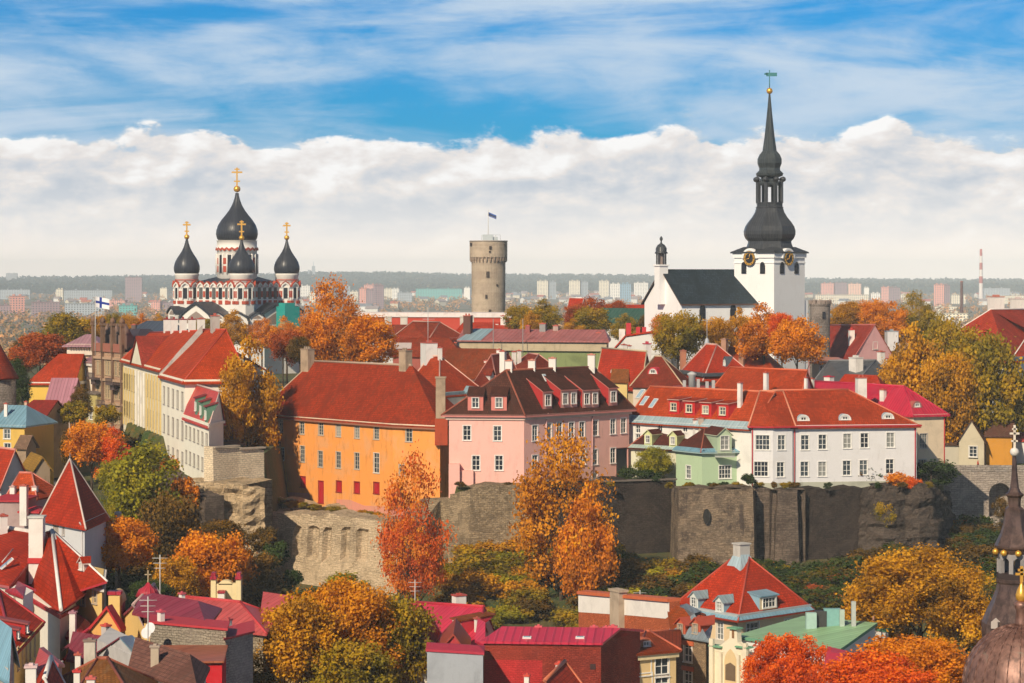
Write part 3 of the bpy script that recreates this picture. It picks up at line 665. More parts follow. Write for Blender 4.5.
# far chimneys
D=2750; t=thing('factory_chimney','slim brown brick factory chimney in the distant town','chimney',(X(961.7,D),D,6)); mb=MB(); z1=Zp(281,D)-6; mb.lathe([(2.1,0),(1.5,z1-1.5),(1.8,z1-1.4),(1.8,z1-.4),(1.4,z1)],16); obj('shaft',mb,plaster((.30,.12,.09),.2),t)
D=4700; t=thing('striped_chimney','tall red and white striped power station chimney on the horizon','chimney',(X(981,D),D,6)); mb=MB(); z1=Zp(249,D)-6
k=8; pr=[(4.6-2.3*i/k,z1*i/k) for i in range(k+1)]; mb.lathe(pr,18,ms=[0,0,0,1,0,1,0,1,1][:k]+[1]); obj('shaft',mb,[flat((.75,.7,.68)),flat((.42,.10,.09))],t)
D=9000; t=thing('distant_tower','thin grey tower on the forested horizon beside the cathedral','tower',(X(313.5,D),D,zg(X(313.5,D),D)));mb=MB(); zt0=Zp(266,D)-t.location.z; mb.box((0,0,zt0*.5),(11,11,zt0)); mb.tube((0,0,zt0),(0,0,zt0+16),1.2,.4); mb.box((-17,0,zt0*.35),(6,8,zt0*.75)); obj('shaft',mb,flat((.32,.36,.40)),t)
# ---------------------------------------------------------------- rock walls
def rockwall(name,label,pts,zb,mat,thick=3.0,rough=.25,step=.8,seed=1,batter=.06,cat='wall',niches=None,cop=None,topr=.3,ends=True):
    """pts: (px,D,ztop) left to right along the front face"""
    r=np.random.default_rng(seed); P=[(X(a,b),b,c) for a,b,c in pts]; cum=[0]
    for a,b in zip(P,P[1:]): cum.append(cum[-1]+math.hypot(b[0]-a[0],b[1]-a[1]))
    L=cum[-1]; n=max(2,int(L/step)); us=np.linspace(0,L,n+1); 
    for c in cum[1:-1]: us[np.argmin(abs(us-c))]=c
    xs_=np.interp(us,cum,[p[0] for p in P]); ys_=np.interp(us,cum,[p[1] for p in P]); zt=np.interp(us,cum,[p[2] for p in P])
    zt=zt+topr*(np.convolve(r.normal(size=n+1),np.ones(3)/3,'same'))
    hmax=zt.max()-zb; k=max(3,int(hmax/step)); nz=np.zeros((n+1,k+1))
    from mathutils import noise as MN
    O=Vector((float(xs_.mean()),float(ys_.mean()),zb)); m=MB(); idx=[]
    for i in range(n+1):
        i0=max(0,i-1); i1=min(n,i+1); d=Vector((xs_[i1]-xs_[i0],ys_[i1]-ys_[i0])).normalized(); nn=Vector((d.y,-d.x)); row=[]
        for j in range(k+1):
            z=zb+(zt[i]-zb)*j/k; q=batter*(zt[i]-z)
            v=Vector((us[i]*.35+seed*9,z*.5,0)); q+=rough*(MN.noise(v)*1.3+MN.noise(v*3.1)*.7)
            if rough>.4: q+=rough*.5*math.floor(2.2*MN.noise(Vector((us[i]*.12,z*.9+seed,0)))+.5)
            if niches:
                for (nu,nw,z0,z1) in niches:
                    if abs(us[i]-nu)<nw and z0<z<z1: q-=.75
            m.v.append((xs_[i]+nn.x*q-O.x,ys_[i]+nn.y*q-O.y,z-zb)); row.append(len(m.v)-1)
        m.v.append((xs_[i]-nn.x*thick-O.x,ys_[i]-nn.y*thick-O.y,zt[i]-zb+.05)); row.append(len(m.v)-1)
        m.v.append((xs_[i]-nn.x*thick-O.x,ys_[i]-nn.y*thick-O.y,0)); row.append(len(m.v)-1); idx.append(row)
    def f(*a): m.f.append(a); m.m.append(0); m.sm.append(False)
    for i in range(n):
        a,b=idx[i],idx[i+1]
        for j in range(k+2): f(a[j],b[j],b[j+1],a[j+1])
    f(*idx[0][:]) ; f(*reversed(idx[-1][:]))
    o=obj(name,m,mat,None,O); tag(o,label,cat); 
    if cop:
        mm=MB()
        for a,b in zip(P,P[1:]):
            d=Vector((b[0]-a[0],b[1]-a[1])); LL=d.length; mm.box(((a[0]+b[0])/2-O.x,(a[1]+b[1])/2-O.y+.2,(a[2]+b[2])/2-zb+.12),(LL,1.0,.22),math.atan2(d.y,d.x))
        c=obj('coping',mm,cop,o)
    return o
LS=stone((.60,.46,.31),(.42,.32,.21),(.20,.15,.10),.8,.3,.5,.8)
LSP=stone((.74,.61,.44),(.64,.52,.37),(.42,.33,.23),.7,.3,.25,.4)
LS2=stone((.60,.44,.27),(.42,.31,.19),(.14,.10,.065),1.6,.6,.42,1.0)
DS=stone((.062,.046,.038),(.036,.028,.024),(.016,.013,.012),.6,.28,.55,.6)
DS2=stone((.18,.135,.105),(.105,.08,.065),(.04,.03,.026),.9,.32,.6,.7)
MS=stone((.40,.30,.19),(.21,.155,.10),(.10,.075,.05),.6,.28,.6,.7)
def zz(py,D): return Zp(py,D)
rockwall('retaining_wall','tall pale beige plastered retaining wall under the golden tree left of the orange house',[(213,361.5,zz(447,361)),(238,365,zz(448,365)),(264,368,zz(450,368))],24,LSP,2.0,.05,1.2,2,.02,topr=.1,cop=flat((.40,.33,.26)))
rockwall('rock_ledge','lit layered limestone ledge jutting below the pale retaining wall',[(176,370,zz(478,370)),(200,358,zz(483,358)),(243,355,zz(485,355)),(264,356,zz(489,356))],18,LS2,9,.75,.7,3,.10,cat='rock')
rockwall('stone_buttress','grey broken stone buttress wall among trees below the white houses',[(158,372,zz(470,372)),(186,356,zz(492,356)),(206,352,zz(496,352))],16,DS2,3,.4,.8,4,.05)
rockwall('bastion_wall','sunlit sloping limestone wall with narrow slots below the orange house',[(271,385,zz(510,385)),(274,366,zz(513,366)),(300,363,zz(514,363)),(345,360,zz(517,360)),(400,356,zz(522,356))],15,LS,6,.12,.5,5,.10,niches=[(u_,.55,21.0,25.3) for u_ in (24,26.6,29.0,32.0,34.6)])
rockwall('terrace_wall','low rubble terrace strip with dry plants at the foot of the orange house',[(267,384,zz(495,384)),(300,382,zz(504,382)),(345,373,zz(512,373)),(400,364,zz(521,364))],20,LS2,2.0,.35,.8,6,.04,topr=.5)
rockwall('town_wall','brown stone wall behind the crimson orange tree',[(396,356,zz(521,356)),(425,360,zz(521,360)),(440,364,zz(500,364)),(456,364,zz(498,364))],17,MS,4,.12,.8,7,.10)
rockwall('town_wall','brown rubble wall below the pink house between two bright trees',[(450,360,zz(492,360)),(470,358,zz(487,358)),(532,360,zz(487,360))],17,MS,5,.10,.8,8,.06)
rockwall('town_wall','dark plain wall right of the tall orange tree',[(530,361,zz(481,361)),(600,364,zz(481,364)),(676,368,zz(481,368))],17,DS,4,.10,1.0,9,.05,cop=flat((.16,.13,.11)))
gb=rockwall('bastion','broad grey brown bastion with a dark hole below the pale green house',[(671,369,zz(488,369)),(679,357,zz(487,357)),(716,357,zz(488,357)),(753,357,zz(489,357)),(757,364,zz(489,364))],16,stone((.30,.22,.15),(.17,.13,.095),(.05,.038,.034),.9,.32,.75,.7),6,.08,.8,10,.03)
mb=MB(); mb.lathe([(.75,-.25),(.75,.05)],12); o=obj('opening',mb,flat((.02,.018,.016)),gb); o.rotation_euler=(R(90),0,0); o.location=(X(707,356)-gb.location.x,356.45-gb.location.y,Zp(517,356)-16); o.scale=(.7,1.5,1)
rockwall('town_wall','dark wall strip with a paler buttress between bastion and white house corner',[(754,361,zz(489,361)),(777,361,zz(490,361)),(778,359,zz(490,359)),(797,359,zz(491,359)),(798,361,zz(491,361))],16,MS and DS2,4,.12,.7,11,.05)
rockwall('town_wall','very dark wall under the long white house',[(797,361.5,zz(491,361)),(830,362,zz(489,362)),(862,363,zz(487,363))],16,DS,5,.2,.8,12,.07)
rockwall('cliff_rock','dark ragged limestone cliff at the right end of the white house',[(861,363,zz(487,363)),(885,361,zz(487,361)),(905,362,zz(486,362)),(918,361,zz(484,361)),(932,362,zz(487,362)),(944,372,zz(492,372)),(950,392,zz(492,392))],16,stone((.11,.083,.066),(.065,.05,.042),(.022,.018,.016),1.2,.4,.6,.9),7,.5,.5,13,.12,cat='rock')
# right retaining wall with arch
D=394; t=thing('arched_wall','grey limestone retaining wall with a deep arch at the right edge',"wall",(X(990,D),D,16))
m=MB(); x0=X(941,D)-t.location.x; x1=X(1075,D)-t.location.x; zt_=Zp(472,D)-16; zb_=0; ax0=X(989,D)-t.location.x; ax1=X(1011,D)-t.location.x; az=Zp(494,D)-16; ab=Zp(517,D)-16; ra=(ax1-ax0)/2; axc=(ax0+ax1)/2
ap=[(axc+ra*math.cos(math.pi*i/12),az+ra*math.sin(math.pi*i/12)) for i in range(13)]  # right to left
def fr(pts,y=0): m.poly([(x,y,z) for x,z in pts])
fr([(x0,zb_),(ax0,zb_),(ax0,az),(x0,az)]); fr([(ax1,zb_),(x1,zb_),(x1,az),(ax1,az)]); fr([(ax0,zb_),(ax1,zb_),(ax1,ab),(ax0,ab)])
fr([(x0,az),(ax0,az)]+[p for p in ap[::-1]][1:7]+[(axc,zt_),(x0,zt_)]); fr([(axc,zt_),]+[p for p in ap[::-1]][6:]+[(x1,az),(x1,zt_)])
for a,b in zip(ap,ap[1:]): m.poly([(a[0],0,a[1]),(b[0],0,b[1]),(b[0],3,b[1]),(a[0],3,a[1])])
m.poly([(ax0,0,ab),(ax0,3,ab),(ax0,3,az),(ax0,0,az)]); m.poly([(ax1,0,az),(ax1,3,az),(ax1,3,ab),(ax1,0,ab)]); m.poly([(ax0,0,ab),(ax1,0,ab),(ax1,3,ab),(ax0,3,ab)])
m.poly([(ax0,3,ab-1),(ax1,3,ab-1),(ax1,3,az+ra+1),(ax0,3,az+ra+1)]); m.poly([(x0,0,zt_),(x1,0,zt_),(x1,4,zt_),(x0,4,zt_)]); m.poly([(x0,4,0),(x0,0,0),(x0,0,zt_),(x0,4,zt_)])
obj('masonry',m,stone((.50,.42,.36),(.36,.30,.26),(.18,.15,.13),.9,.35,.5),t)
m=MB(); m.box(((x0+x1)/2,.3,zt_+.55),(x1-x0,.5,1.0)); obj('parapet',m,stone((.46,.40,.35),None,(.25,.2,.18),.9,.35,.3),t)
# ---------------------------------------------------------------- orange house
KO=1.042; a0=P2(258,388*KO); a1=P2(393,362*KO); a2=P2(440,357*KO); dperp=Vector((.76,.65))
ze=39.5; zbO=24.4
b2=a2+Vector((.45,.9))*10; b1=a0+dperp*13
h=House('orange_house','large weathered orange plaster house with a vast dark red tiled hip roof','house',[a0,a1,a2,b2,b1],zbO,ze)
ORG=plaster((.80,.315,.075),.45,dc=(.66,.34,.16)); 
FC=(.50,.46,.38)
for (x,y) in((267,425),(274,424),(281,426)): h.win(0,[(x,y)],1.0,1.9 if x!=274 else 2.5,2,4,FC)
h.win(0,[(302,428),(321,429),(338.5,430.5),(357,432),(376.5,433)],1.25,1.9,2,4,FC)
h.win(0,[(268,453),(282,454)],1.1,2.0,2,4,FC); h.win(0,[(302.5,454),(320.5,459),(338.5,460),(357,461)],1.2,2.5,2,4,FC); h.win(0,[(376.5,463)],1.35,3.0,2,4,(.66,.62,.54))
h.win(1,[(409,435)],1.2,2.0,2,3,FC); h.win(1,[(402,470)],1.05,1.6,2,3,FC)
h.win(0,[(303,482),(339,486.5),(357,487.5),(376.5,488)],1.35,1.7,1,1,(.30,.015,.02),name='shutter_opening')
h.win(0,[(321,492)],1.3,3.4,1,1,(.36,.012,.02),name='red_door'); 
n=5; q=h.off(.5); R0=P3(313,361,404); R1=P3(412,365.3,385); R0.z=R1.z=47.9; zt=ze-.45
E=[Vector((p.x,p.y,zt)) for p in q]; vs=[v-h.O for v in E+[R0,R1]]
m=MB(); m.slab(vs,[[0,1,6,5],[1,2,6],[2,3,6],[3,4,5,6],[4,0,5]],.25,0,1); OT=tiles((.33,.040,.018),.6,(.13,.035,.018)); h.rf=obj('roof',m,[OT,flat((.30,.12,.07))],h.root); h.vs=[vs[0],vs[1],vs[2],vs[3],vs[5],vs[6]]
h.F={'f':(vs[0],vs[1],vs[5]),'r':(vs[2],vs[3],vs[6]),'l':(vs[4],vs[0],vs[5]),'b':(vs[3],vs[4],vs[5])}
m=MB(); m.tube(vs[5]+Vector((0,0,.05)),vs[6]+Vector((0,0,.05)),.2); m.tube(vs[0],vs[5],.13); obj('ridge_cap',m,flat((.42,.30,.22)),h.rf)
# small side gablet on the right slope
h.walls(ORG); h.band(ze-.55,ze-.05,.28,plaster((.68,.58,.44),.3))
pk=plaster((.66,.27,.20),.3,dc=(.52,.30,.2))
for e,(u0,u1) in((0,(0,1)),(1,(0,1))):
    m=MB()
    a,d,nn,L=h.plane(e); p=[a+nn*.05,a+d*L+nn*.05]; z0=3.3 if e==0 else 2.2; z1=2.2 if e==0 else 3.4
    k=10
    for i in range(k):
        f0=i/k;f1=(i+1)/k; A=p[0].lerp(p[1],f0)-h.O.xy;B=p[0].lerp(p[1],f1)-h.O.xy; zA=z0+(z1-z0)*f0+.3*math.sin(i*2.1);zB=z0+(z1-z0)*f1+.3*math.sin((i+1)*2.1)
        if any(abs((f0+f1)/2*L-hx)<0 for hx in []): continue
        if e==0:
            hs=[hh for hh in h.holes[0] if hh[2]<zbO+zA]
            if any(hh[0]-.3<f1*L and hh[1]+.3>f0*L for hh in hs): continue
        m.poly([(A.x,A.y,0),(B.x,B.y,0),(B.x,B.y,zB),(A.x,A.y,zA)])
    obj('faded_base_plaster',m,pk,h.root)
CH=plaster((.42,.31,.22),.5)
h.chim(307.5,361,349.5,14,CH,D=404,cap=(.34,.25,.18),dep=1.3); h.chim(405.5,365,351,12,CH,D=386,cap=(.34,.25,.18),dep=1.3)
# wall chimney stack right
p=h.pts[2]; m=MB(); D_=372; zt_=Zp(378,D_)-h.O.z; zl=Zp(398,D_)-h.O.z; w0=10*D_/F
z1_=Zp(445,D_)-h.O.z
m.box((p.x-h.O.x+.1,p.y-h.O.y-.1,(zt_+zl)/2-1.5),(w0*.95,1.5,zt_-zl+3)); m.box((p.x-h.O.x+.1,p.y-h.O.y-.1,zt_+.1),(w0*1.12,1.75,.25)); obj('chimney_stack',m,CH,h.root)
m=MB(); m.box((p.x-h.O.x+.2,p.y-h.O.y-.12,(zl+z1_)/2-1.5),(1.9,1.3,zl-z1_-3)); obj('chimney_breast',m,plaster((.40,.07,.03),.5),h.root)
# eyebrow over left window
m=MB(); a,d,nn,L=h.plane(0); u,z=h.hit(0,274,413)
for i in range(8):
    A=math.pi*i/8;B=math.pi*(i+1)/8; pa=[a+d*(u-1.0*math.cos(t_))+nn*.4 for t_ in(A,B)]; m.tube((pa[0].x-h.O.x,pa[0].y-h.O.y,z-h.O.z-.3+.8*math.sin(A)),(pa[1].x-h.O.x,pa[1].y-h.O.y,z-h.O.z-.3+.8*math.sin(B)),.14)
obj('window_arch',m,plaster((.68,.58,.44),.3),h.root)
# ---------------------------------------------------------------- pink house
a0=P2(449,367.5); a1=P2(524,366); a2=P2(629,382); a3=a0+(a2-a1)
h=House('pink_house','long pink plaster house with a dark brown roof and many red dormers','house',[a0,a1,a2,a3],30.6,41.5)
PNK=plaster((.80,.44,.38),.28,dc=(.68,.40,.32))
h.win(0,[(467,433),(497.5,433.5)],1.15,2.15,2,3); h.win(0,[(476,463),(499,463)],1.15,2.15,2,3)
h.win(1,[(535,433),(549,431),(559.5,430),(571.5,430),(582,429.5),(595.5,428),(613,426.5),(623.5,425.5)],1.15,2.3,2,3)
h.win(1,[(535,463),(549,460),(559.5,459),(570,458),(583,457),(595,457),(613,455.5)],1.15,2.3,2,3)
h.win(1,[(594.5,476)],1.2,.9,2,1); h.win(1,[(622,463)],2.6,4.6,1,1,(.50,.27,.24),name='archway')
R0=P3(506,372,369.5); R1=P3(593.7,366.5,383); R0.z=R1.z=47.8
BR=tiles((.085,.026,.016),.6,(.03,.018,.012)); 
def ridge_fix(h,R0,R1):
    b=(h.pts[2]+h.pts[1])/2
h.pts=[a0,a1,a2,a3]
# ridge runs from front edge (0) to back edge (2): rotate order
hh=h.pts; 
q=h.off(.55); ze=h.ze; zt=ze-.25; E=[Vector((p.x,p.y,zt)) for p in q]; vs=[v-h.O for v in E+[R0,R1]]
m=MB(); m.slab(vs,[[0,1,4],[1,2,5,4],[2,3,5],[3,0,4,5]],.25,0,1); h.rf=obj('roof',m,[BR,flat((.55,.20,.18))],h.root)
h.F={'f':(vs[0],vs[1],vs[4]),'r':(vs[1],vs[2],vs[5]),'l':(vs[3],vs[0],vs[4]),'b':(vs[2],vs[3],vs[5])}; h.vs=vs
m=MB(); m.tube(vs[4],vs[5],.18); m.tube(vs[1],vs[4],.14); m.tube(vs[0],vs[4],.14); m.tube(vs[2],vs[5],.14); obj('ridge_cap',m,flat((.30,.085,.05)),h.rf)
h.walls(PNK); h.band(ze-.9,ze-.15,.22,plaster((.66,.50,.42),.2)); h.band(ze-.3,ze-.12,.5,flat((.50,.25,.2)),'gutter')
ls=.5
for px in(475.5,499): h.dorm('f',px,410.5,2.3,2.3,'shed',(.42,.05,.04),(.60,.20,.17),BR,1,1.0,1.45,.55)
h.dorm('r',547.5,409,2.0,2.6,'shed',(.40,.03,.03),(.60,.25,.22),BR,1,1.1,1.6,.55,trim=(.55,.2,.17))
for px in(569,590.5): h.dorm('r',px,407.5,3.6,2.7,'shed',(.40,.03,.03),(.62,.30,.26),BR,2,1.0,1.6,.55,trim=(.55,.2,.17))
h.dorm('r',613,405.5,2.0,2.7,'shed',(.40,.03,.03),(.60,.25,.22),BR,1,1.1,1.6,.55,trim=(.55,.2,.17))
WC=plaster((.74,.70,.66),.25)
for px,pyb,pyt,D in((509,373,361,370.5),(532,372,360.5,374),(552.5,371,358.5,377),(591.5,368,355,382.5)): h.chim(px,pyb,pyt,7.5,WC,D=D,dep=1.1,cap=(.55,.22,.16))
h.sky('r',545,378,.7,1.3)
m=MB(); p=h.pts[0]; m.box((p.x-h.O.x+.8,p.y-h.O.y-.9,1.0),(1.6,1.8,5.2)); m.box((p.x-h.O.x+2.6,p.y-h.O.y-.5,.6),(2.0,1.2,4.0)); obj('buttress',m,PNK,h.root)
h.pipe(592,1,(.55,.3,.27)); h.pipe(546,1,(.55,.3,.27))
# ---------------------------------------------------------------- long white house with four red dormers
a0=P2(629,384); k=rect(629,384,-47,751,10); ze=39.6
h=House('white_house','long white house with four red shed dormers behind the green villa','house',k,30.5,ze)
RO=tiles((.47,.065,.022),.15,(.25,.05,.02))
h.win(0,[(638,429),(638,438),(660,428),(685,428)],1.0,1.2,2,2)
h.roof(mid(k[0],k[3],44.5),mid(k[1],k[2],44.5),True,True,RO,plaster(WH,.2),.5,ridge=flat((.60,.16,.08)),cor=(.5,.25,plaster((.7,.68,.64))))
m=MB(); f=h.F['f']; u=(f[1]-f[0]); s=(f[2]-f[0]); nrm=u.cross(s).normalized()*.05
perp=Vector((h.vs[4].x-(h.vs[0].x+0),0,0)); up=(h.vs[4]-h.vs[0]); up=up-u*(up.dot(u)/u.dot(u))
m.slab([f[0]+nrm,f[1]+nrm,f[1]+up*.2+nrm,f[0]+up*.2+nrm],[[0,1,2,3]],.04); obj('eave_metal',m,seam((.32,.42,.46)),h.rf)
for px,py in((674,414),(689.5,415.5),(706,417),(723,418.3)): h.dorm('f',px,py,2.2,2.15,'shed',(.50,.03,.03),(.50,.02,.02),tiles((.36,.04,.02),.1),1,1.15,1.15,.12,trim=(.55,.3,.26),fc=(.80,.74,.58))
for px,py in((640.5,394),(644.5,401),(653.5,403.5)): h.sky('f',px,py,.9,1.9)
h.chim(740,397,383,5,WC,D=371)
# ---------------------------------------------------------------- green villa
GRN=plaster((.42,.55,.36),.15,dc=(.34,.42,.28)); BR2=tiles((.105,.026,.018),.4,(.05,.022,.016)); BLM=(.16,.32,.42)
a0,a1=P2(702,366),P2(750,368.5); a2,a3=P2(750,377),P2(675,372)
a3=P2(676,371.5); a2=a3+(P2(750,376.5)-P2(690,374))
h=House('green_villa','small pale green villa with a brown hip roof and a gabled balcony dormer','house',[a0,a1,P2(752,378),P2(680,380),a3],30.4,36.0)
h.win(4,[(688.5,472)],1.15,1.9,2,3,(.8,.78,.74)); h.win(0,[(725,472)],1.9,1.9,4,3,(.8,.78,.74))
q=h.off(.55); zt=h.ze-.1; E=[Vector((p.x,p.y,zt)) for p in q]; R0=P3(705,427.5,372); R1=P3(733,428,374); vs=[v-h.O for v in E+[R0,R1]]
m=MB(); m.slab(vs,[[0,1,6,5],[1,2,6],[2,3,5,6],[3,4,5],[4,0,5]],.2,0,1); h.rf=obj('roof',m,[BR2,flat((.30,.42,.42))],h.root); h.vs=[vs[0],vs[1],vs[2],vs[3],vs[5],vs[6]]
h.F={'f':(vs[0],vs[1],vs[5]),'l':(vs[4],vs[0],vs[5]),'r':(vs[1],vs[2],vs[6])}
m=MB(); m.tube(vs[0],vs[5],.1); m.tube(vs[5],vs[6],.12); obj('ridge_cap',m,flat((.32,.09,.05)),h.rf)
m=MB()
for a,b,c in((0,1,6),(4,0,5)):
    A,B,Cc=vs[a],vs[b],vs[c]; n_=(B-A).cross(Cc-A).normalized()*.04; u=B-A; up=(Cc-A); up=up-u*(up.dot(u)/u.dot(u)); m.slab([A+n_,B+n_,B+up*.16+n_,A+up*.16+n_],[[0,1,2,3]],.04)
obj('eave_metal',m,seam(BLM,.5),h.rf); h.walls(GRN)
h.dorm('f',724.5,452.5,2.3,2.6,'gable',(.36,.46,.32),(.42,.52,.36),BR2,1,1.3,2.0,trim=(.50,.55,.40),ny=3)
m=MB(); p,_=h.rhit('f',724.5,452.5); pl=p-h.O; 
m.box((pl.x,pl.y-.55,pl.z-.55),(2.9,1.1,.18)); 
for i in range(13): m.box((pl.x-1.35+i*.225,pl.y-1.05,pl.z-.05),(.05,.05,.85))
m.box((pl.x,pl.y-1.05,pl.z+.4),(2.9,.07,.07)); obj('balcony',m,flat((.40,.42,.38)),h.root)
h.chim(701,427,418,5,plaster((.5,.4,.33),.3),D=373); h.chim(695,428,420,4,WC,D=374)
k=[P2(631,378.5),P2(676,373.8),P2(690,381.5),P2(640,385.5)]
h=House('villa_wing','low cream wing with dark brown roof and two yellow-green gable dormers beside the green villa','house',k,30.6,35.9)
h.win(0,[(650,470),(664,470)],1.0,1.5)
h.roof(P3(656,425.5,381.5),P3(700,427.5,377),False,True,BR2,plaster((.62,.60,.46),.2),.5,ridge=flat((.35,.1,.06)))
m=MB(); A,B,Cc=h.F['f']; n_=(B-A).cross(Cc-A).normalized()*.05; u=B-A; up=(Cc-A); up=up-u*(up.dot(u)/u.dot(u)); m.slab([A+n_,B+n_,B+up*.14+n_,A+up*.14+n_],[[0,1,2,3]],.04); obj('eave_metal',m,seam((.40,.50,.46),.5),h.rf)
for px,py in((648,445.5),(673,447)): h.dorm('f',px,py,1.35,1.75,'gable',(.50,.52,.24),(.58,.60,.30),BR2,1,.7,1.1,trim=(.60,.62,.34))
# ---------------------------------------------------------------- main white house
WPL=plaster((.66,.65,.66),.22,dc=(.55,.53,.51)); RM=tiles((.40,.052,.022),.2,(.22,.05,.025)); CRD=(.42,.02,.03)
k=rect(793,365,9,916.5,12); ze=39.9
h=House('white_house','long white house with ten front windows above the dark cliff','house',k,30.1,ze)
h.win(0,[(805,442.5),(822.5,442),(847.3,441),(864.5,440.5),(890.5,440)],1.2,2.15,2,3); h.win(0,[(804.5,469),(822.3,469),(846.8,468),(863.5,467.5),(889.8,466.5)],1.2,2.15,2,3)
zr=44.7; a=mid(k[0],k[3],zr); b=mid(k[1],k[2],zr); d=(b-a).normalized(); u=8.6
h.roof(a-d*1.5,b-d*u,True,False,RM,WPL,.55,ridge=flat((.55,.14,.07)),cor=(.5,.3,WPL),plinth=(1.5,plaster((.42,.42,.34),.4)),og=0)
h.band(ze-.28,ze-.05,.62,flat(CRD),'red_gutter')
for px,py in((803.5,421),(845,420.3),(888,419)): h.dorm('f',px,py,1.9,.95,'eye',(.6,.6,.58),(.72,.71,.68),flat((.30,.40,.46)),trim=(.70,.70,.68))
h.chim(861,389,378,10,WC,D=376,dep=1.4)
m=MB(); m.box((0,0,0),(1,1,1)); h.pipe(794.5,0,CRD); h.pipe(915,0,CRD)
k2=[P2(751.5,364.3),P2(773,363.7),P2(792.6,364.6),P2(790,376),P2(751,375.5)]
h=House('white_annex','white bay with one wide and one narrow window column beside the red downpipe','house',k2,30.2,ze)
h.win(0,[(762.6,442.5),(761,469)],2.05,2.15,4,3); h.win(1,[(781.5,442.5),(780.5,469.5)],1.15,2.15,2,3)
q=h.off(.5); E=[Vector((p.x,p.y,ze-.15)) for p in q]; R0=P3(760,391,370); R1=P3(783,391,370.5); R0.z=R1.z=zr; vs=[v-h.O for v in E+[R0,R1]]
m=MB(); m.slab(vs,[[0,1,5],[1,6,5],[1,2,6],[3,4,5,6],[4,0,5]],.2,0,1); h.rf=obj('roof',m,[RM,flat(CRD)],h.root); h.vs=vs; h.F={'f':(vs[0],vs[1],vs[5])}
m=MB(); m.tube(vs[2],vs[6],.13); m.tube(vs[0],vs[5],.13); m.tube(vs[5],vs[6],.15); obj('ridge_cap',m,flat((.62,.25,.15)),h.rf)
h.walls(WPL,plinth=(1.4,plaster((.42,.42,.34),.4))); h.band(ze-.28,ze-.05,.6,flat(CRD),'red_gutter'); h.pipe(752.5,0,CRD)
# ---------------------------------------------------------------- beige house with crimson roof
a1=P2(913.5,373.5); d0=Vector((math.cos(R(-50)),math.sin(R(-50)))); n0=Vector((math.cos(R(18)),math.sin(R(18))))
a2=P2(944.5,375.5); a0=a1-d0*19; a3=a2-d0*19
h=House('beige_house','beige house with a bright crimson metal roof behind the long white house','house',[a0,a1,a2,a3],30.3,41.0)
h.win(1,[(923.5,441)],1.25,2.2,3,3,(.45,.40,.36)); h.win(1,[(922.5,466.5)],1.3,2.1,3,3,(.45,.40,.36))
R1=P3(904.5,388.5,379); R0=P3(815,383.5,397); R1.z=R0.z=44.9
h.roof(R0,R1,True,False,seam((.48,.018,.05),.5,.4,.2),plaster((.66,.53,.38),.2),.5,ridge=flat((.50,.02,.06)),cor=(.4,.3,plaster((.6,.54,.44))),og=0)
h.dorm('r',917,407.5,1.7,1.0,'eye',(.4,.2,.2),(.45,.30,.28),flat((.40,.10,.08)),trim=(.3,.1,.1))
for px,py in((888.5,397),(896,399)): h.sky('f',px,py,.7,1.6)
h.chim(883,397,390,6,WC,D=380); h.chim(874,392,384,2.5,flat((.4,.04,.04)),D=386); h.chim(812,388,379,4.5,WC,D=398); h.chim(829,388,377,9,WC,D=396,cap=(.5,.02,.05))
h.pipe(944,1,CRD)
# ---------------------------------------------------------------- left row of tall houses facing left
def onl(px0,D0,th,px):
    a=P2(px0,D0); d=Vector((math.cos(R(th)),math.sin(R(th)))); k=(px-CX)/F; u=(k*a.y-a.x)/(d.x-k*d.y); return a+d*u
TH=-74; nr=Vector((.961,.276)); near=P2(185,390)
# A tall white house
far=onl(185,390,TH,162); k=[far,near,near+nr*9.5,far+nr*9.5]
h=House('white_house','tall cream house with narrow windows and large red hip roof beside the golden tree','house',k,27,45.5)
WL=plaster((.86,.82,.70),.12)
L=(near-far).length
us=[L*(i+.5)/5 for i in range(5)]; h.grid(0,us,[42.0,37.4],1.7,2.9,nx=2,ny=2,fc=(.30,.27,.25)); h.grid(0,us,[33],1.6,2.0,nx=2,ny=2,fc=(.30,.27,.25)); h.grid(1,[7.5],[39.0],1.6,1.4)
RT=tiles((.50,.060,.018),.12,(.25,.05,.02))
h.roof(P3(203,330,416),P3(226,330,400.5),True,False,RT,WL,.6,ridge=flat((.5,.06,.03)),cor=(.5,.35,WL),og=.1); h.vs
h.chim(201,339,319,5,WC,D=420,dep=1.2); h.chim(215,335,316,11,plaster((.45,.40,.37),.4),D=408,dep=1.2)
# B cream government building with pediment
f2=onl(185,390,TH,123.5); k=[f2,far,far+nr*17,f2+nr*17]; L=(far-f2).length
h=House('government_building','long cream building with pale yellow pilasters and a small triangular pediment, red roof','house',k,27,46.3)
CW=plaster((.80,.74,.58),.12); YP=flat((.62,.47,.20)); us=[2+ (L-4)*i/13 for i in range(14)]
h.grid(0,[u for i,u in enumerate(us) if i not in(5,6,7,8)],[42.3,37.3],1.9,2.8,nx=2,ny=2,fc=(.40,.33,.20)); h.grid(0,us,[32.3],1.6,1.8,fc=(.35,.3,.24))
h.roof(P3(150,333,470),P3(202,331,414),False,True,RT,CW,.6,ridge=flat((.5,.06,.03)),cor=(.6,.4,CW),og=.1)
a,d,n,_=h.plane(0); rz=math.atan2(d.y,d.x)
for i in range(15):
    m=MB(); u=1.2+(L-2.4)*i/14; p=a+d*u+n*.15-h.O.xy; m.box((p.x,p.y,12.6),(.5,.22,10.5),rz); obj('pilaster',m,YP if i<5 or i>8 else plaster((.75,.72,.68)),h.root)
m=MB(); u0,u1=L*.30,L*.62; um=(u0+u1)/2; z0=h.ze-h.zb-.2
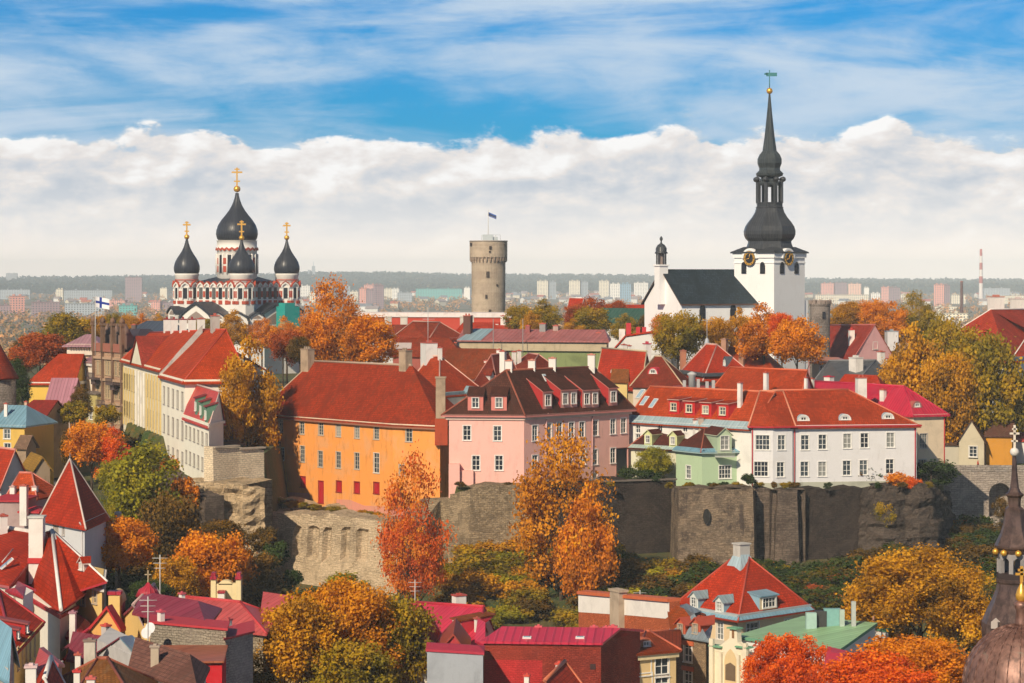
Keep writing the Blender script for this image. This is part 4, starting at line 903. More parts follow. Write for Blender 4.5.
def pt(u,q,z): p=a+d*u+n*q-h.O.xy; return (p.x,p.y,z)
m.poly([pt(u0,.5,z0),pt(u1,.5,z0),pt(um,.5,z0+4.6)]); 
m.slab([pt(u0-.5,.8,z0-.2),pt(um,.8,z0+5),pt(um,-7.5,z0+5),pt(u0-.5,-.6,z0-.2)],[[0,1,2,3]],.2,1); m.slab([pt(um,.8,z0+5),pt(u1+.5,.8,z0-.2),pt(u1+.5,-.6,z0-.2),pt(um,-7.5,z0+5)],[[0,1,2,3]],.2,1)
m.poly([pt(u0,.5,z0),pt(u0,-.5,z0),pt(u1,-.5,z0),pt(u1,.5,z0)]); obj('pediment',m,[CW,tiles((.36,.05,.06),.1)],h.root)
# firewall between
m=MB(); q0=far-nr*.5-h.O.xy; R_=h.gable0.z if False else 52.3
v=[Vector((q0.x,q0.y,18.6)),Vector((h.vs[5].x,h.vs[5].y,h.vs[5].z+.9)),Vector((h.vs[5].x,h.vs[5].y,h.vs[5].z-.3)),Vector((q0.x,q0.y,17.4))]
dd=Vector((d.x,d.y,0))*.5; m.poly(v); m.poly([x+dd for x in v][::-1])
for i in range(4): m.poly([v[i],v[i]+dd,v[(i+1)%4]+dd,v[(i+1)%4]])
obj('firewall',m,plaster((.42,.38,.36),.5),h.root)
for i,(px,D_) in enumerate(((167,452),(174,443),(183,434),(192,426))): h.chim(px,336,319.5,7,WC,D=D_,dep=1.1,cap=(.30,.03,.03))
# C low white house with dormers
n2=P2(209,365); f3=onl(209,365,TH,184.5); k=[f3,n2,n2+Vector((1.3,7)),f3+Vector((1.3,7))]; L=(n2-f3).length
h=House('white_house','low white house with three shed dormers on its steep red roof beside the golden tree','house',k,27.5,40.2)
h.grid(0,[L*(i+.5)/6 for i in range(6)],[37.6,33.8],1.5,1.9,nx=2,ny=2,fc=(.32,.29,.26))
h.roof(mid(k[0],k[3],44.6,.7),mid(k[1],k[2],44.6,.7),True,True,seam((.52,.05,.03),.7,.5,.2),WL,.4,ridge=flat((.6,.45,.40)),cor=(.4,.3,WL))
for px,py in((196,415),(201,419),(206,424)): h.dorm('f',px,py,2.0,2.6,'shed',(.10,.20,.14),(.12,.25,.18),flat((.20,.03,.03)),1,.9,1.3,.3)
# D ornate art nouveau stone building
b0=onl(123.6,465,-60,93.7); b1=P2(123.6,465); nr2=Vector((.866,.5)); k=[b0,b1,b1+nr2*13,b0+nr2*13]; L=(b1-b0).length
h=House('stone_apartment_house','ornate brown stone apartment house with balconies, tall pinnacles and a dark mansard roof','house',k,27.5,47.4)
BST=stone((.58,.38,.25),(.46,.28,.19),(.24,.14,.09),.8,.35,.4); PKB=flat((.34,.12,.08))
for u,w_ in((2.2,1.1),(4.0,1.1),(6.6,1.0),(7.9,1.0),(9.2,1.0),(11.7,1.1),(13.6,1.1)):
    h.grid(0,[u],[44.2,39.8,35.3,31.0],w_,2.5,nx=2,ny=3,fc=(.52,.40,.24))
h.walls(BST)
a,d,n,_=h.plane(0); rz=math.atan2(d.y,d.x)
def loc(u,q,z): p=a+d*u+n*q-h.O.xy; return (p.x,p.y,z)
for z in(5.7,10.1,14.5,18.6): m=MB(); m.box(loc(L/2,.15,z),(L+.3,.4,.45),rz); obj('string_course',m,plaster((.45,.30,.20)),h.root)
for u in(.4,5.2,10.5,L-.4):
    m=MB(); m.box(loc(u,.15,10),(.6,.5,19.5),rz); m.box(loc(u,.15,22.2),(.8,.7,5.0),rz); m.box(loc(u,.15,25),(1.2,1.0,.5),rz); m.lathe([(.5,25.2),(.55,25.8),(.12,26.4)],8,loc(u,.15,0)[:2]); obj('pinnacle',m,plaster((.20,.12,.08),.4),h.root)
m=MB(); m.box(loc(L/2,.1,20.6),(L,.35,1.6),rz); obj('balustrade',m,PKB,h.root)
for (u,z,w_) in((2.6,14.6,3.6),(7.9,9.6,4.6),(12.4,13.9,3.4)):
    m=MB(); m.box(loc(u,.9,z),(w_,1.6,.3),rz); 
    for q in range(9): m.box(loc(u-w_/2+w_*q/8,1.65,z+.6),(.09,.09,1.0),rz)
    m.box(loc(u,1.65,z+1.1),(w_,.12,.12),rz); m.box(loc(u,.7,z-.6),(w_*.6,.9,1.0),rz); obj('balcony',m,flat((.10,.07,.07)),h.root)
DM=flat((.045,.035,.05),.55); m=MB(); pp=h.off(-.6); q2=h.off(-2.6)
vs=[Vector((p.x,p.y,h.ze+.2))-h.O for p in pp]+[Vector((p.x,p.y,h.ze+4.2))-h.O for p in q2]
m.slab(vs,[[0,1,5,4],[1,2,6,5],[2,3,7,6],[3,0,4,7],[4,5,6,7]],.15); obj('mansard_roof',m,DM,h.root)
m=MB(); 
for u in(3,7.9,12.5): m=MB(); m.box(loc(u,-1.7,21.6),(2.2,2.2,2.8),rz); m.lathe([(1.3,23),(.05,25.2)],4,loc(u,-1.7,0)[:2],a0=rz+math.pi/4); obj('dormer',m,plaster((.24,.16,.13)),h.root)
# E dark flat-roof rear building
k=rect(124,476,-12,166,14)
h=simple('dark_roofed_house','purple-grey windowless house with dark sheet roof behind the ornate stone house','house',k,28,Zp(334,470),2.2,seam((.07,.09,.13),.8,.5,.1),plaster((.15,.085,.10),.2),hip=(2,2),o=.6)
h.chim(134,334,325,5,plaster((.13,.1,.1)),D=476); h.chim(153,332,326,4,flat((.5,.5,.5)),D=480)
# flag on ornate house
D=472; t=thing('flag','white flag with a blue cross flying from a tall pole on the ornate stone house','flag',(X(95.3,D),D,Zp(350,D)))
m=MB(); m.tube((0,0,-1),(0,0,Zp(296,D)-Zp(350,D)),.10,.06); obj('pole',m,flat((.6,.58,.55)),t)
def flagm(w_,h_,z,t,cols,cross=True,nseg=10,drop=.25,rz=0):
    m=MB()
    def y(u): return .25*math.sin(u*5)
    vb=[0,.40,.62,1.0] ; ub=[0,.28,.45,1.0]
    uu=sorted(set([i/nseg for i in range(nseg+1)]+ub))
    for a_,b_ in zip(uu,uu[1:]):
        for c_,d_ in zip(vb,vb[1:]):
            um=(a_+b_)/2; vm=(c_+d_)/2; mi=1 if cross and (.28<um<.45 or .40<vm<.62) else 0
            P=[(q*w_,y(q),z+h_*r_-drop*h_*q) for q,r_ in((a_,c_),(b_,c_),(b_,d_),(a_,d_))]; m.poly(P,mi); m.poly([(p[0],p[1]+.03,p[2]) for p in P][::-1],mi)
    return obj('banner',m,[flat(c,.8) for c in cols],t,(0,0,0),rz)
flagm(2.7,2.0,Zp(307,D)-t.location.z,t,[(.8,.8,.82),(.015,.04,.28)])
# peach tower-like house, white narrow house, mauve roof house
k=rect(70,500,-6,96,9); h=simple('peach_house','peach house with bracketed white cornice and flat mauve roof left of the ornate house','house',k,28,Zp(344,500),1.8,seam((.42,.22,.26),.7),plaster((.66,.44,.28),.12),hip=(2,2),o=1.3,cor=(2.2,.5,plaster((.74,.62,.52))))
m=MB()
a,d,n,L=h.plane(0)
for i in range(10): m=MB(); p=a+d*(L*(i+.5)/10)+n*.7-h.O.xy; m.box((p.x,p.y,h.ze-h.zb-.6),(.25,.5,.9)); obj('bracket',m,flat((.36,.2,.14)),h.root)
k=rect(80.5,488,-58,95,6); h=simple('narrow_house','narrow white house with grey cornice squeezed between peach and ornate houses','house',k,28,Zp(361,488),1.2,seam((.30,.14,.15),.6),plaster((.74,.66,.58),.2),hip=(1,1),o=.5,pre=lambda h:h.grid(0,[3,6.5,10],[43.2,39,34],1.1,2.2),cor=(.8,.4,plaster((.66,.62,.6))))
k=rect(85.5,478,-50,97,5); h=simple('olive_house','slim olive yellow house front with a balcony under the narrow white house','house',k,28,Zp(393,478),.7,seam((.20,.16,.14),.6),plaster((.44,.36,.14),.2),hip=(1,1),o=.3,pre=lambda h:h.grid(0,[2,5],[35.5,31.5],1.2,2.4))
k=rect(46,448,-4,70,10); h=simple('mauve_roof_house','grey pink house with steep mauve sheet roof and white framed window beside the street','house',k,27,Zp(405,448),4.6,seam((.42,.19,.24),.6,.5),plaster((.44,.34,.30),.3),hip=(0,0),o=.4,pre=lambda h:h.win(0,[(56,418)],1.5,2.2,2,3))
k=rect(29,480,-8,73,12); h=simple('yellow_house','bright yellow house with a plain red roof and tin chimney left of the peach house','house',k,27,Zp(382,480),5.2,tiles((.46,.05,.02),.15),plaster((.70,.45,.09),.12),hip=(4,0),o=.6,cor=(.5,.4,plaster((.7,.68,.62))))
h.chim(64.5,366,358,6,flat((.5,.47,.42)),D=486)
D=425; t=thing('stone_tower','round grey stone tower with a conical dark red roof at the left edge','tower',(X(-9,D),D,26)); 
m=MB(); rr=24.5*D/F; m.lathe([(rr*1.05,0),(rr,Zp(375,D)-26)],28,sm=True); obj('wall',m,stone((.33,.28,.24),None,(.16,.13,.11),.8,.3,.35),t)
m=MB(); z0=Zp(377,D)-26; m.lathe([(rr*1.12,z0-.3),(rr*1.1,z0),(rr*.12,Zp(333,D)-26),(.05,Zp(330,D)-26)],28); obj('roof',m,tiles((.30,.04,.03),.3),t)
# crimson low roofs & orange wall house along street
k=rect(10,420,-14,44,10); h=simple('low_house','low house with a dull crimson roof below the round tower','house',k,27.5,Zp(418,420),2.8,tiles((.30,.03,.045),.2),plaster((.45,.28,.16),.4),hip=(2,0),o=.3)
h.chim(26,412,402,3,plaster((.6,.4,.3)),D=424)
k=rect(24,432,-12,47,8); h=simple('ochre_house','ochre brown street house with a small dark window at the top of the street','house',k,27.5,Zp(417,432),2.0,tiles((.22,.03,.03),.2),plaster((.48,.23,.07),.35),hip=(0,0),o=.3,pre=lambda h:h.win(0,[(40,431)],1.0,1.5))
k=rect(-6,396,-14,24.5,11); h=simple('yellow_house','yellow house with two windows and a blue-grey metal roof at the left edge','house',k,24,Zp(426,393),2.8,seam((.20,.36,.46),.6,.4,.2),plaster((.66,.42,.10),.15),hip=(0,2.2),o=.5,pre=lambda h:h.win(0,[(7,434),(7.5,448)],1.1,1.5,2,2),cor=(.4,.3,plaster((.7,.68,.6))))
h.chim(6,421,404,3.6,WC,D=398)
k=rect(17,388,-20,26,3); h=simple('shed','small weathered brown stone shed between yellow house and street','shed',k,24,Zp(447,386),1.6,tiles((.25,.15,.10),.4),plaster((.34,.24,.16),.5),hip=(0,0),o=.4)
k=rect(24,378,-70,35,2.2); h=simple('roadside_shed','long brown shed with an ochre mossy roof leaning along the street','shed',k,22,Zp(462,380),1.6,tiles((.40,.24,.07),.4),plaster((.30,.22,.15),.5),hip=(0,0),o=.4)
k=[P2(-24,352),P2(1,346),P2(28,351),P2(2,358)]; h=simple('gabled_house','white gabled house with a bright red roof and pink verge at the left edge','house',k,18,Zp(482,348),4.4,tiles((.50,.05,.03),.1),plaster((.70,.62,.58),.2),axis='x',hip=(0,0),o=.6,ridge=flat((.62,.25,.20)),pre=lambda h:h.win(1,[(17,490)],.8,1.1))
k=rect(8,322,-18,36,7); h=simple('salmon_roof_house','small house with salmon red roof and three stubby chimneys below the street','house',k,14,Zp(497,322),2.8,tiles((.56,.09,.05),.1),plaster((.50,.36,.33),.3),hip=(0,2.5),o=.3,ridge=flat((.6,.2,.15)))
for px,pt_,w_ in((13,487,6),(25,488,7),(35,487,6)): h.chim(px,499,pt_,w_,WC,D=322,cap=(.5,.3,.28))
k=rect(-10,312,-5,21,7); h=simple('grey_house','blocky grey pink house with red coping left of the pyramid roofed tower','house',k,12,Zp(501,312),.5,flat((.42,.03,.04)),plaster((.40,.29,.28),.3),hip=(1,1),o=.25)
k=rect(20,310,-12,38,5); h=simple('grey_house','narrow mauve grey house with red flat roof touching the pyramid roofed tower','house',k,12,Zp(512,310),.5,flat((.45,.03,.04)),plaster((.44,.32,.31),.3),hip=(1,1),o=.25); h.chim(24,511,486,8,WC,D=309)
# ---------------------------------------------------------------- orthodox cathedral
D0=680; SC=D0/F
def cx(px): return (px-237)*SC
zb=31; t=thing('orthodox_cathedral','white and red striped cathedral with five black onion domes and golden crosses','cathedral',(X(237,D0),D0,zb))
def zc(py): return Zp(py,D0)-zb
CWH=plaster((.74,.71,.67),.1); CRD2=flat((.42,.075,.045),.8); DOM=seam((.035,.04,.055),.5,.36,.1); GOLD=flat((.85,.45,.08),.3,.55,'gold'); DRK=flat((.02,.022,.03),.3)
def onion(c,pyb,pyt,rw,pyball,pycross,name):
    r=rw*SC; z0=zc(pyb); hh=zc(pyt)-z0; m=MB()
    pr=[(.86,0),(.95,.05),(1.0,.14),(.985,.22),(.90,.33),(.74,.44),(.55,.54),(.38,.64),(.25,.74),(.16,.84),(.10,.93),(.08,1.0)]
    m.lathe([(a*r,z0+b*hh) for a,b in pr],32,c); d=obj(name,m,DOM,t)
    m=MB(); zB=zc(pyball); rb=.11*r+.35
    m.lathe([(.02,zB-rb),(rb*.8,zB-rb*.6),(rb,zB),(rb*.8,zB+rb*.6),(.02,zB+rb)],12,c); z1=zc(pycross); hc=z1-zB; w_=hc*.26
    m.box((c[0],c[1],(zB+z1)/2),(.38,.38,hc)); m.box((c[0],c[1],zB+hc*.78),(w_*2*.95,.4,.42)); m.box((c[0],c[1],zB+hc*.92),(w_*.9,.4,.34)); m.box((c[0],c[1],zB+hc*.36),(w_*1.1,.4,.34),0); obj('cross',m,GOLD,d)
onion((0,0),241,193,21,189,167.5,'dome')
# main drum
m=MB(); R_=20*SC; m.lathe([(R_,zc(285)),(R_,zc(262)),(R_*1.0,zc(251)),(R_*1.06,zc(250)),(R_*1.06,zc(248)),(R_*1.0,zc(247)),(R_*1.0,zc(241)),(R_*1.05,zc(240.5))],32,(0,0)); dr=obj('drum',m,CWH,t)
for i in range(12):
    a=2*math.pi*(i+.5)/12-math.pi/2; c_=(math.cos(a),math.sin(a)); rz=a+math.pi/2
    m=MB(); m.box((c_[0]*(R_+.06),c_[1]*(R_+.06),zc(264)),(1.0,.3,zc(255)-zc(273)),rz); m.lathe([(.5,-.14),(.5,.14)],10,m=0) if False else None; obj('window',m,DRK,dr)
    for q in(-1,1):
        a2=a+q*.13; m=MB(); m.tube((math.cos(a2)*(R_+.15),math.sin(a2)*(R_+.15),zc(274)),(math.cos(a2)*(R_+.15),math.sin(a2)*(R_+.15),zc(254)),.22); obj('column',m,CWH,dr)
    a3=a+math.pi/12; m=MB(); 
    for zz0,zz1 in((258,264),(266,272)): m.box((math.cos(a3)*(R_+.02),math.sin(a3)*(R_+.02),zc((zz0+zz1)/2)),(1.3,.2,zc(zz0)-zc(zz1)),a3+math.pi/2)
    obj('red_panel',m,CRD2,dr)
m=MB(); N=48
for i in range(N):
    a=2*math.pi*i/N; b=2*math.pi*(i+1)/N; z_=zc(249.0)+(.35 if i%2 else -.1); z2=zc(249.0)+(.35 if (i+1)%2 else -.1); q=R_*1.07
    m.poly([(math.cos(a)*q,math.sin(a)*q,z_-.5),(math.cos(b)*q,math.sin(b)*q,z2-.5),(math.cos(b)*q,math.sin(b)*q,z2+.15),(math.cos(a)*q,math.sin(a)*q,z_+.15)])
obj('red_frieze',m,CRD2,dr)
corn=[(-13.3,-2.7),(2.7,-13.3),(13.3,2.7),(-2.7,13.3)]
def kok(m,c,rz,r,zb_,wd=.35,mt=0,dp=.5):
    N=9; M=Matrix.Rotation(rz,3,'Z'); P=[]
    for i in range(N): 
        a=math.pi*i/(N-1); z=r*math.sin(a)*1.0+ (r*.22 if i==N//2 else 0); P.append((r*math.cos(a),z))
    for (x0,z0),(x1,z1) in zip(P,P[1:]):
        for (y,f) in((-dp,1),):
            q=[Vector((x0,y,z0)),Vector((x1,y,z1)),Vector((x1*(1-wd),y,z1*(1-wd))),Vector((x0*(1-wd),y,z0*(1-wd)))]; m.poly([Vector((c[0],c[1],zb_))+M@v for v in q],mt)
        q=[Vector((x0,-dp,z0)),Vector((x0,.6,z0)),Vector((x1,.6,z1)),Vector((x1,-dp,z1))]; m.poly([Vector((c[0],c[1],zb_))+M@v for v in q],mt)
for ci,c in enumerate(corn):
    if ci<3: onion(c,[274,273.5,274][ci],[238,240,239][ci],13,[237,238.5,237.5][ci],[221.5,221.5,222][ci],'dome')
    m=MB(); r8=11.6*SC; m.lathe([(r8,zc(284)),(r8,zc(276)),(r8*1.06,zc(275)),(r8*1.06,zc(273.6))],20,c); s_=obj('drum',m,CWH,t); 
    m=MB(); m.lathe([(r8*1.02,zc(280.4)),(r8*1.03,zc(279.4))],20,c); obj('red_band',m,CRD2,s_)
    m=MB(); ro=13.2*SC; m.lathe([(ro*1.02,0),(ro*1.02,zc(304)),(ro,zc(303.8)),(ro,zc(283))],8,c,a0=math.pi/8,sm=False); tw=obj('corner_tower',m,CWH,t)
    ap_=ro*math.cos(math.pi/8)
    for i in range(8):
        a=math.pi/4*i; u=(math.cos(a),math.sin(a)); rz=a+math.pi/2
        if u[1]>.5: continue
        f=lambda q,s=0:(c[0]+u[0]*(ap_+q)-u[1]*s,c[1]+u[1]*(ap_+q)+u[0]*s)
        p=f(.05); m=MB(); m.box((p[0],p[1],zc(293)),(1.0,.2,zc(288)-zc(298.5)),rz); obj('window',m,DRK,tw)
        m=MB()
        for s in(-1,1): p=f(.12,s*.75); m.box((p[0],p[1],zc(293)),(.28,.4,zc(287)-zc(299)),rz)
        kok(m,f(.0),rz,1.25,zc(287.5),.28,0,.45); obj('arch',m,CWH,tw)
        m=MB()
        for s in(-1,1): p=f(.03,s*1.12); m.box((p[0],p[1],zc(294)),(.42,.2,zc(291)-zc(297.5)),rz)
        for s in(-.9,.9): p=f(.16,s); m.box((p[0],p[1],zc(302)),(.95,.14,zc(300.4)-zc(303.6)),rz)
        kok(m,f(.0),rz,1.42,zc(286.9),.13,0,.5); obj('red_panel',m,CRD2,tw)
# body walls between towers
m=MB(); m.prism([corn[0],corn[1],corn[2],corn[3]],0,zc(283.5)); bd=obj('nave',m,CWH,t)
m=MB(); vs=[Vector((x*.98,y*.98,zc(284))) for x,y in corn]+[Vector((x*.35,y*.35,zc(276))) for x,y in corn]; m.slab(vs,[[0,1,5,4],[1,2,6,5],[2,3,7,6],[3,0,4,7],[4,5,6,7]],.2); obj('roof',m,DOM,bd)
for (A,B) in((corn[0],corn[1]),(corn[1],corn[2])):
    A=Vector(A);B=Vector(B);d=(B-A).normalized();n=Vector((d.y,-d.x));L=(B-A).length;rz=math.atan2(d.y,d.x)
    for i in range(5):
        u=3.9+(L-7.8)*(i+.5)/5; p=A+d*u; q=p+n*.05; m=MB(); m.box((q.x,q.y,zc(293)),(1.15,.2,zc(287.5)-zc(299)),rz); obj('window',m,DRK if i%2 else flat((.10,.10,.10)),bd)
        m=MB(); kok(m,p,rz,1.18,zc(287.5),.3,0,.4); obj('arch',m,CWH,bd)
        m=MB(); kok(m,p,rz,1.32,zc(287),.12,0,.45); q=p+n*.1; m.box((q.x,q.y,zc(302)),(1.25,.16,zc(300)-zc(304)),rz)
        for s in(-1,1): q=p+n*.04+d*s*1.0; m.box((q.x,q.y,zc(294)),(.45,.2,zc(291.5)-zc(297.5)),rz)
        obj('red_panel',m,CRD2,bd)
# lower porches with big arches and dark roofs
for (mx,my,rz,wd,py1,py0) in((-9.5,-12.5,R(-40),13,301,340),(11.8,-9.0,R(40),13,302,340),(2.0,-19,R(0),6,310,340),(-16.8,-7,R(-60),5,306,340),(16.5,-4,R(55),5,306,340),(7.2,-17.0,R(20),4,311,340),(-3,-18,R(-20),4,311,340)):
    m=MB(); M=Matrix.Rotation(rz,3,'Z'); zt=zc(py1)-wd*.45; 
    def T(x,y,z): v=M@Vector((x,y,0)); return (mx+v.x,my+v.y,z)
    w2=wd/2; m.poly([T(-w2,0,0),T(w2,0,0),T(w2,0,zt),T(-w2,0,zt)]); m.poly([T(-w2,12,0),T(-w2,0,0),T(-w2,0,zt),T(-w2,12,zt)]); m.poly([T(w2,0,0),T(w2,12,0),T(w2,12,zt),T(w2,0,zt)])
    N=10; P=[(w2*math.cos(math.pi*i/N),w2*.62*math.sin(math.pi*i/N)+(w2*.18*max(0,1-abs(i-N/2)/1.6))) for i in range(N+1)]
    m.poly([T(x,0,zt+z) for x,z in P])
    pc=obj('porch',m,CWH,t); m=MB()
    P2_=[(x*1.08,z*1.08+.2) for x,z in P]
    for (x0,z0),(x1,z1) in zip(P2_,P2_[1:]): m.poly([T(x0,-.5,zt+z0),T(x0,12,zt+z0),T(x1,12,zt+z1),T(x1,-.5,zt+z1)])
    for (x0,z0),(x1,z1),(x2,z2),(x3,z3) in zip(P2_,P2_[1:],P[1:],P): m.poly([T(x0,-.5,zt+z0),T(x1,-.5,zt+z1),T(x2*.97,-.5,zt+z2*.97),T(x3*.97,-.5,zt+z3*.97)])
    obj('roof',m,DOM,pc)
    m=MB(); P4=[(x*.62,z*.62) for x,z in P]; m.poly([T(x,-.06,zt+z) for x,z in P4]); m.poly([T(-w2*.45,-.05,zt-3),T(w2*.45,-.05,zt-3),T(w2*.45,-.05,zt-.4),T(-w2*.45,-.05,zt-.4)]); obj('mosaic_panel',m,flat((.28,.22,.19)),pc)
m=MB(); 
t2=thing('scaffold_net','teal scaffold netting wrapped round the right porch of the cathedral','netting',(X(288,D0-12),D0-12,31)); m.box((0,0,Zp(317,D0)-31-3),(4.8,4,12),R(40)); m.box((-.3,-.3,Zp(309,D0)-31),(3.2,3,3.6),R(40)); o=obj('net',m,flat((.02,.30,.27),.9),t2)
o=obj('net_wrap',(lambda m:(m.box((0,0,Zp(277,D0)-31),(3,3,4)),m)[1])(MB()),flat((.02,.38,.32),.9),t,(cx(225),6,0))
# ---------------------------------------------------------------- round castle tower
D=800; t=thing('round_tower','tall round limestone tower with a corbelled battlement top and a flag','tower',(X(488.5,D),D,30))
def zt(py): return Zp(py,D)-30
r=17.0*D/F; TS=stone((.50,.40,.30),(.40,.31,.24),(.28,.21,.16),1.0,.4,.35,.4)
m=MB(); m.lathe([(r*1.02,0),(r*.99,zt(300)),(r,zt(262)),(r*1.0,zt(259)),(r*1.11,zt(257)),(r*1.11,zt(241.5)),(r*1.0,zt(241.3))],40,sm=False); w_=obj('wall',m,TS,t)
for i in range(30):
    a=2*math.pi*i/30; m=MB(); m.box((math.cos(a)*r*1.06,math.sin(a)*r*1.06,zt(258.5)),(.5,.5,1.5),a); m.box((math.cos(a)*r*1.03,math.sin(a)*r*1.03,zt(261)),(.4,.4,.8),a); obj('corbel',m,flat((.30,.22,.17)),t)
for px,py,w__,h__ in((488,274.5,.6,1.2),(486.5,296.5,.4,.8),(490.5,248,.5,.7),(471.5,244.5,.7,.7),(490,252,.4,.4),(504.5,245,.4,.5),(497,285,.3,.4),(490,311,.5,.7)):
    x=X(px,D)-t.location.x; q=r*(1.11 if py<257 else 1.0); y=-math.sqrt(max(.1,q*q-x*x)); m=MB(); m.box((x,y,zt(py)),(w__*1.6,.5,h__*1.6),math.atan2(y,x)+math.pi/2); obj('loophole',m,flat((.05,.035,.03)),t)
m=MB(); m.lathe([(r*1.13,zt(241.6)),(r*1.13,zt(240.6)),(.1,zt(240.2))],40); obj('parapet_cap',m,flat((.35,.30,.27)),t)
m=MB(); m.box((-.2,0,zt(238)),(3.4,3,2.2)); m.box((2.2,0,zt(238.6)),(1.6,2,1.2)); obj('lookout_cabin',m,flat((.42,.47,.50)),t)
m=MB(); 
for i in range(5): m.tube((-2.2+i*1.5,-1,zt(240)),(-2.2+i*1.5,-1,zt(235)),.06)
m.tube((-2.2,-1,zt(235)),(3.8,-1,zt(235)),.06); obj('railing',m,flat((.5,.5,.5)),t)
f=thing('flag','dark blue flag on the mast of the round limestone tower','flag',(X(488.2,D),D,Zp(240,D)))
m=MB(); m.tube((0,0,-1),(0,0,Zp(209.5,D)-Zp(240,D)),.14,.09); obj('pole',m,flat((.7,.66,.6)),f)
m=MB()
for i in range(8):
    a_,b_=i/8,(i+1)/8
    for k_,(c_,d_) in enumerate(((0,.34),(.34,.67),(.67,1))):
        P=[(q*2.6,.3*math.sin(q*5),Zp(216,D)-Zp(240,D)+1.3*r_-1.1*q) for q,r_ in((a_,c_),(b_,c_),(b_,d_),(a_,d_))]; m.poly(P,(2,1,0)[k_]); m.poly([(p[0],p[1]+.03,p[2]) for p in P][::-1],(2,1,0)[k_])
obj('banner',m,[flat((.03,.10,.38)),flat((.02,.02,.03)),flat((.10,.14,.34))],f)
# ---------------------------------------------------------------- dome church
DC=480; t=thing('white_church','white church with black nave roof, slim turret and a tall baroque black spire','church',(X(774,DC),DC,31))
def zq(py,D=DC): return Zp(py,D)-31
CHW=plaster((.80,.80,.80),.10,dc=(.66,.62,.60)); SLT=tiles((.030,.045,.060),.1,(.03,.04,.03),1.4); SPM=seam((.045,.050,.060),.55,.38,.25)
s=10.0; ca,sa=math.cos(R(45)),math.sin(R(45))
c0=Vector((0,-.0)); L_=X(737,DC+7)-X(774,DC); 
A=Vector((0,0)); Bl=Vector((-7.0,7.0)); Br=Vector((6.7,6.7)); Bk=Bl+Br
hT=zq(252)
m=MB(); m.prism([(A.x,A.y),(Br.x,Br.y),(Bk.x,Bk.y),(Bl.x,Bl.y)],0,hT); m.prism([tuple(p) for p in [A+Vector((0,-.35)),Br+Vector((.35,0)),Bk+Vector((0,.35)),Bl+Vector((-.35,0))]],hT-1.1,hT+.1); 
m.prism([tuple(p) for p in [A+Vector((0,-.18)),Br+Vector((.18,0)),Bk+Vector((0,.18)),Bl+Vector((-.18,0))]],zq(263.2),zq(262.2)); tw=obj('tower',m,CHW,t)
ce=(Bk/2)
def face(P,Q,f): v=P+(Q-P)*f; return v
for (P,Q) in((Bl,A),(A,Br)):
    d=(Q-P).normalized(); n=Vector((d.y,-d.x)); rz=math.atan2(d.y,d.x)
    for f in(.25,.72):
        p=P+(Q-P)*f+n*.03; m=MB(); m.box((p.x,p.y,zq(269.5)),(1.2,.2,1.6),rz); 
        M=Matrix.Rotation(rz,3,'Z'); m.poly([(p.x+(M@Vector((.6*math.cos(a),-.1,0))).x,p.y+(M@Vector((.6*math.cos(a),-.1,0))).y,zq(269.5)+.79+.7*math.sin(a)) for a in [math.pi*i/8 for i in range(9)]]); obj('window',m,DRK,tw)
    p=P+(Q-P)*.42+n*.38; m=MB()
    def disc(r0,r1,z_,q,mi):
        N=28
        for i in range(N):
            a,b=2*math.pi*i/N,2*math.pi*(i+1)/N; v=[]
            for rr,an in((r0,a),(r1,a),(r1,b),(r0,b)): w_=M@Vector((rr*math.cos(an),-q,0)); v.append((p.x+w_.x,p.y+w_.y,z_+rr*math.sin(an)))
            m.poly(v[::-1],mi)
    M=Matrix.Rotation(rz,3,'Z'); zk=zq(258.2); disc(0,1.45,zk,.12,1); disc(.95,1.38,zk,.15,0)
    for i in range(12):
        a=math.pi/6*i; w_=M@Vector((1.16*math.cos(a),-.17,0)); m.box((p.x+w_.x,p.y+w_.y,zk+1.16*math.sin(a)),(.10,.04,.25),rz,1)
    m.tube((p.x+n.x*.2,p.y+n.y*.2,zk),(p.x+n.x*.2+d.x*.25,p.y+n.y*.2+d.y*.25,zk+.85),.08,m=0); m.tube((p.x+n.x*.2,p.y+n.y*.2,zk),(p.x+n.x*.2-d.x*.7,p.y+n.y*.2-d.y*.7,zk-.2),.09,m=0); obj('clock',m,[GOLD,DRK],tw)
    m=MB(); N=10
    for i in range(N):
        a,b=math.pi*i/N,math.pi*(i+1)/N; v=[]
        for rr,an in((1.55,a),(1.95,a),(1.95,b),(1.55,b)): w_=M@Vector((rr*math.cos(an),-.1,0)); v.append(Vector((p.x+w_.x,p.y+w_.y,zk+rr*math.sin(an))))
        m.poly(v[::-1]); m.poly([v[1],v[2],v[2]-Vector((n.x,n.y,0))*1.5,v[1]-Vector((n.x,n.y,0))*1.5])
    v=[]; 
    for i in range(N+1): w_=M@Vector((1.6*math.cos(math.pi*i/N),-.05,0)); v.append((p.x+w_.x,p.y+w_.y,zk+1.6*math.sin(math.pi*i/N)))
    m.poly(v); obj('clock_gable',m,CHW,tw)
# spire
K=(DC+7)/F
def pz(py): return Zp(py,DC+7)-31
cs=(ce.x,ce.y)
m=MB(); E=[A+Vector((0,-.8)),Br+Vector((.8,0)),Bk+Vector((0,.8)),Bl+Vector((-.8,0))]; vs=[Vector((p.x,p.y,hT+.05)) for p in E]
mid_=[Vector((cs[0]+(p.x-cs[0])*.66,cs[1]+(p.y-cs[1])*.66,pz(247))) for p in E]
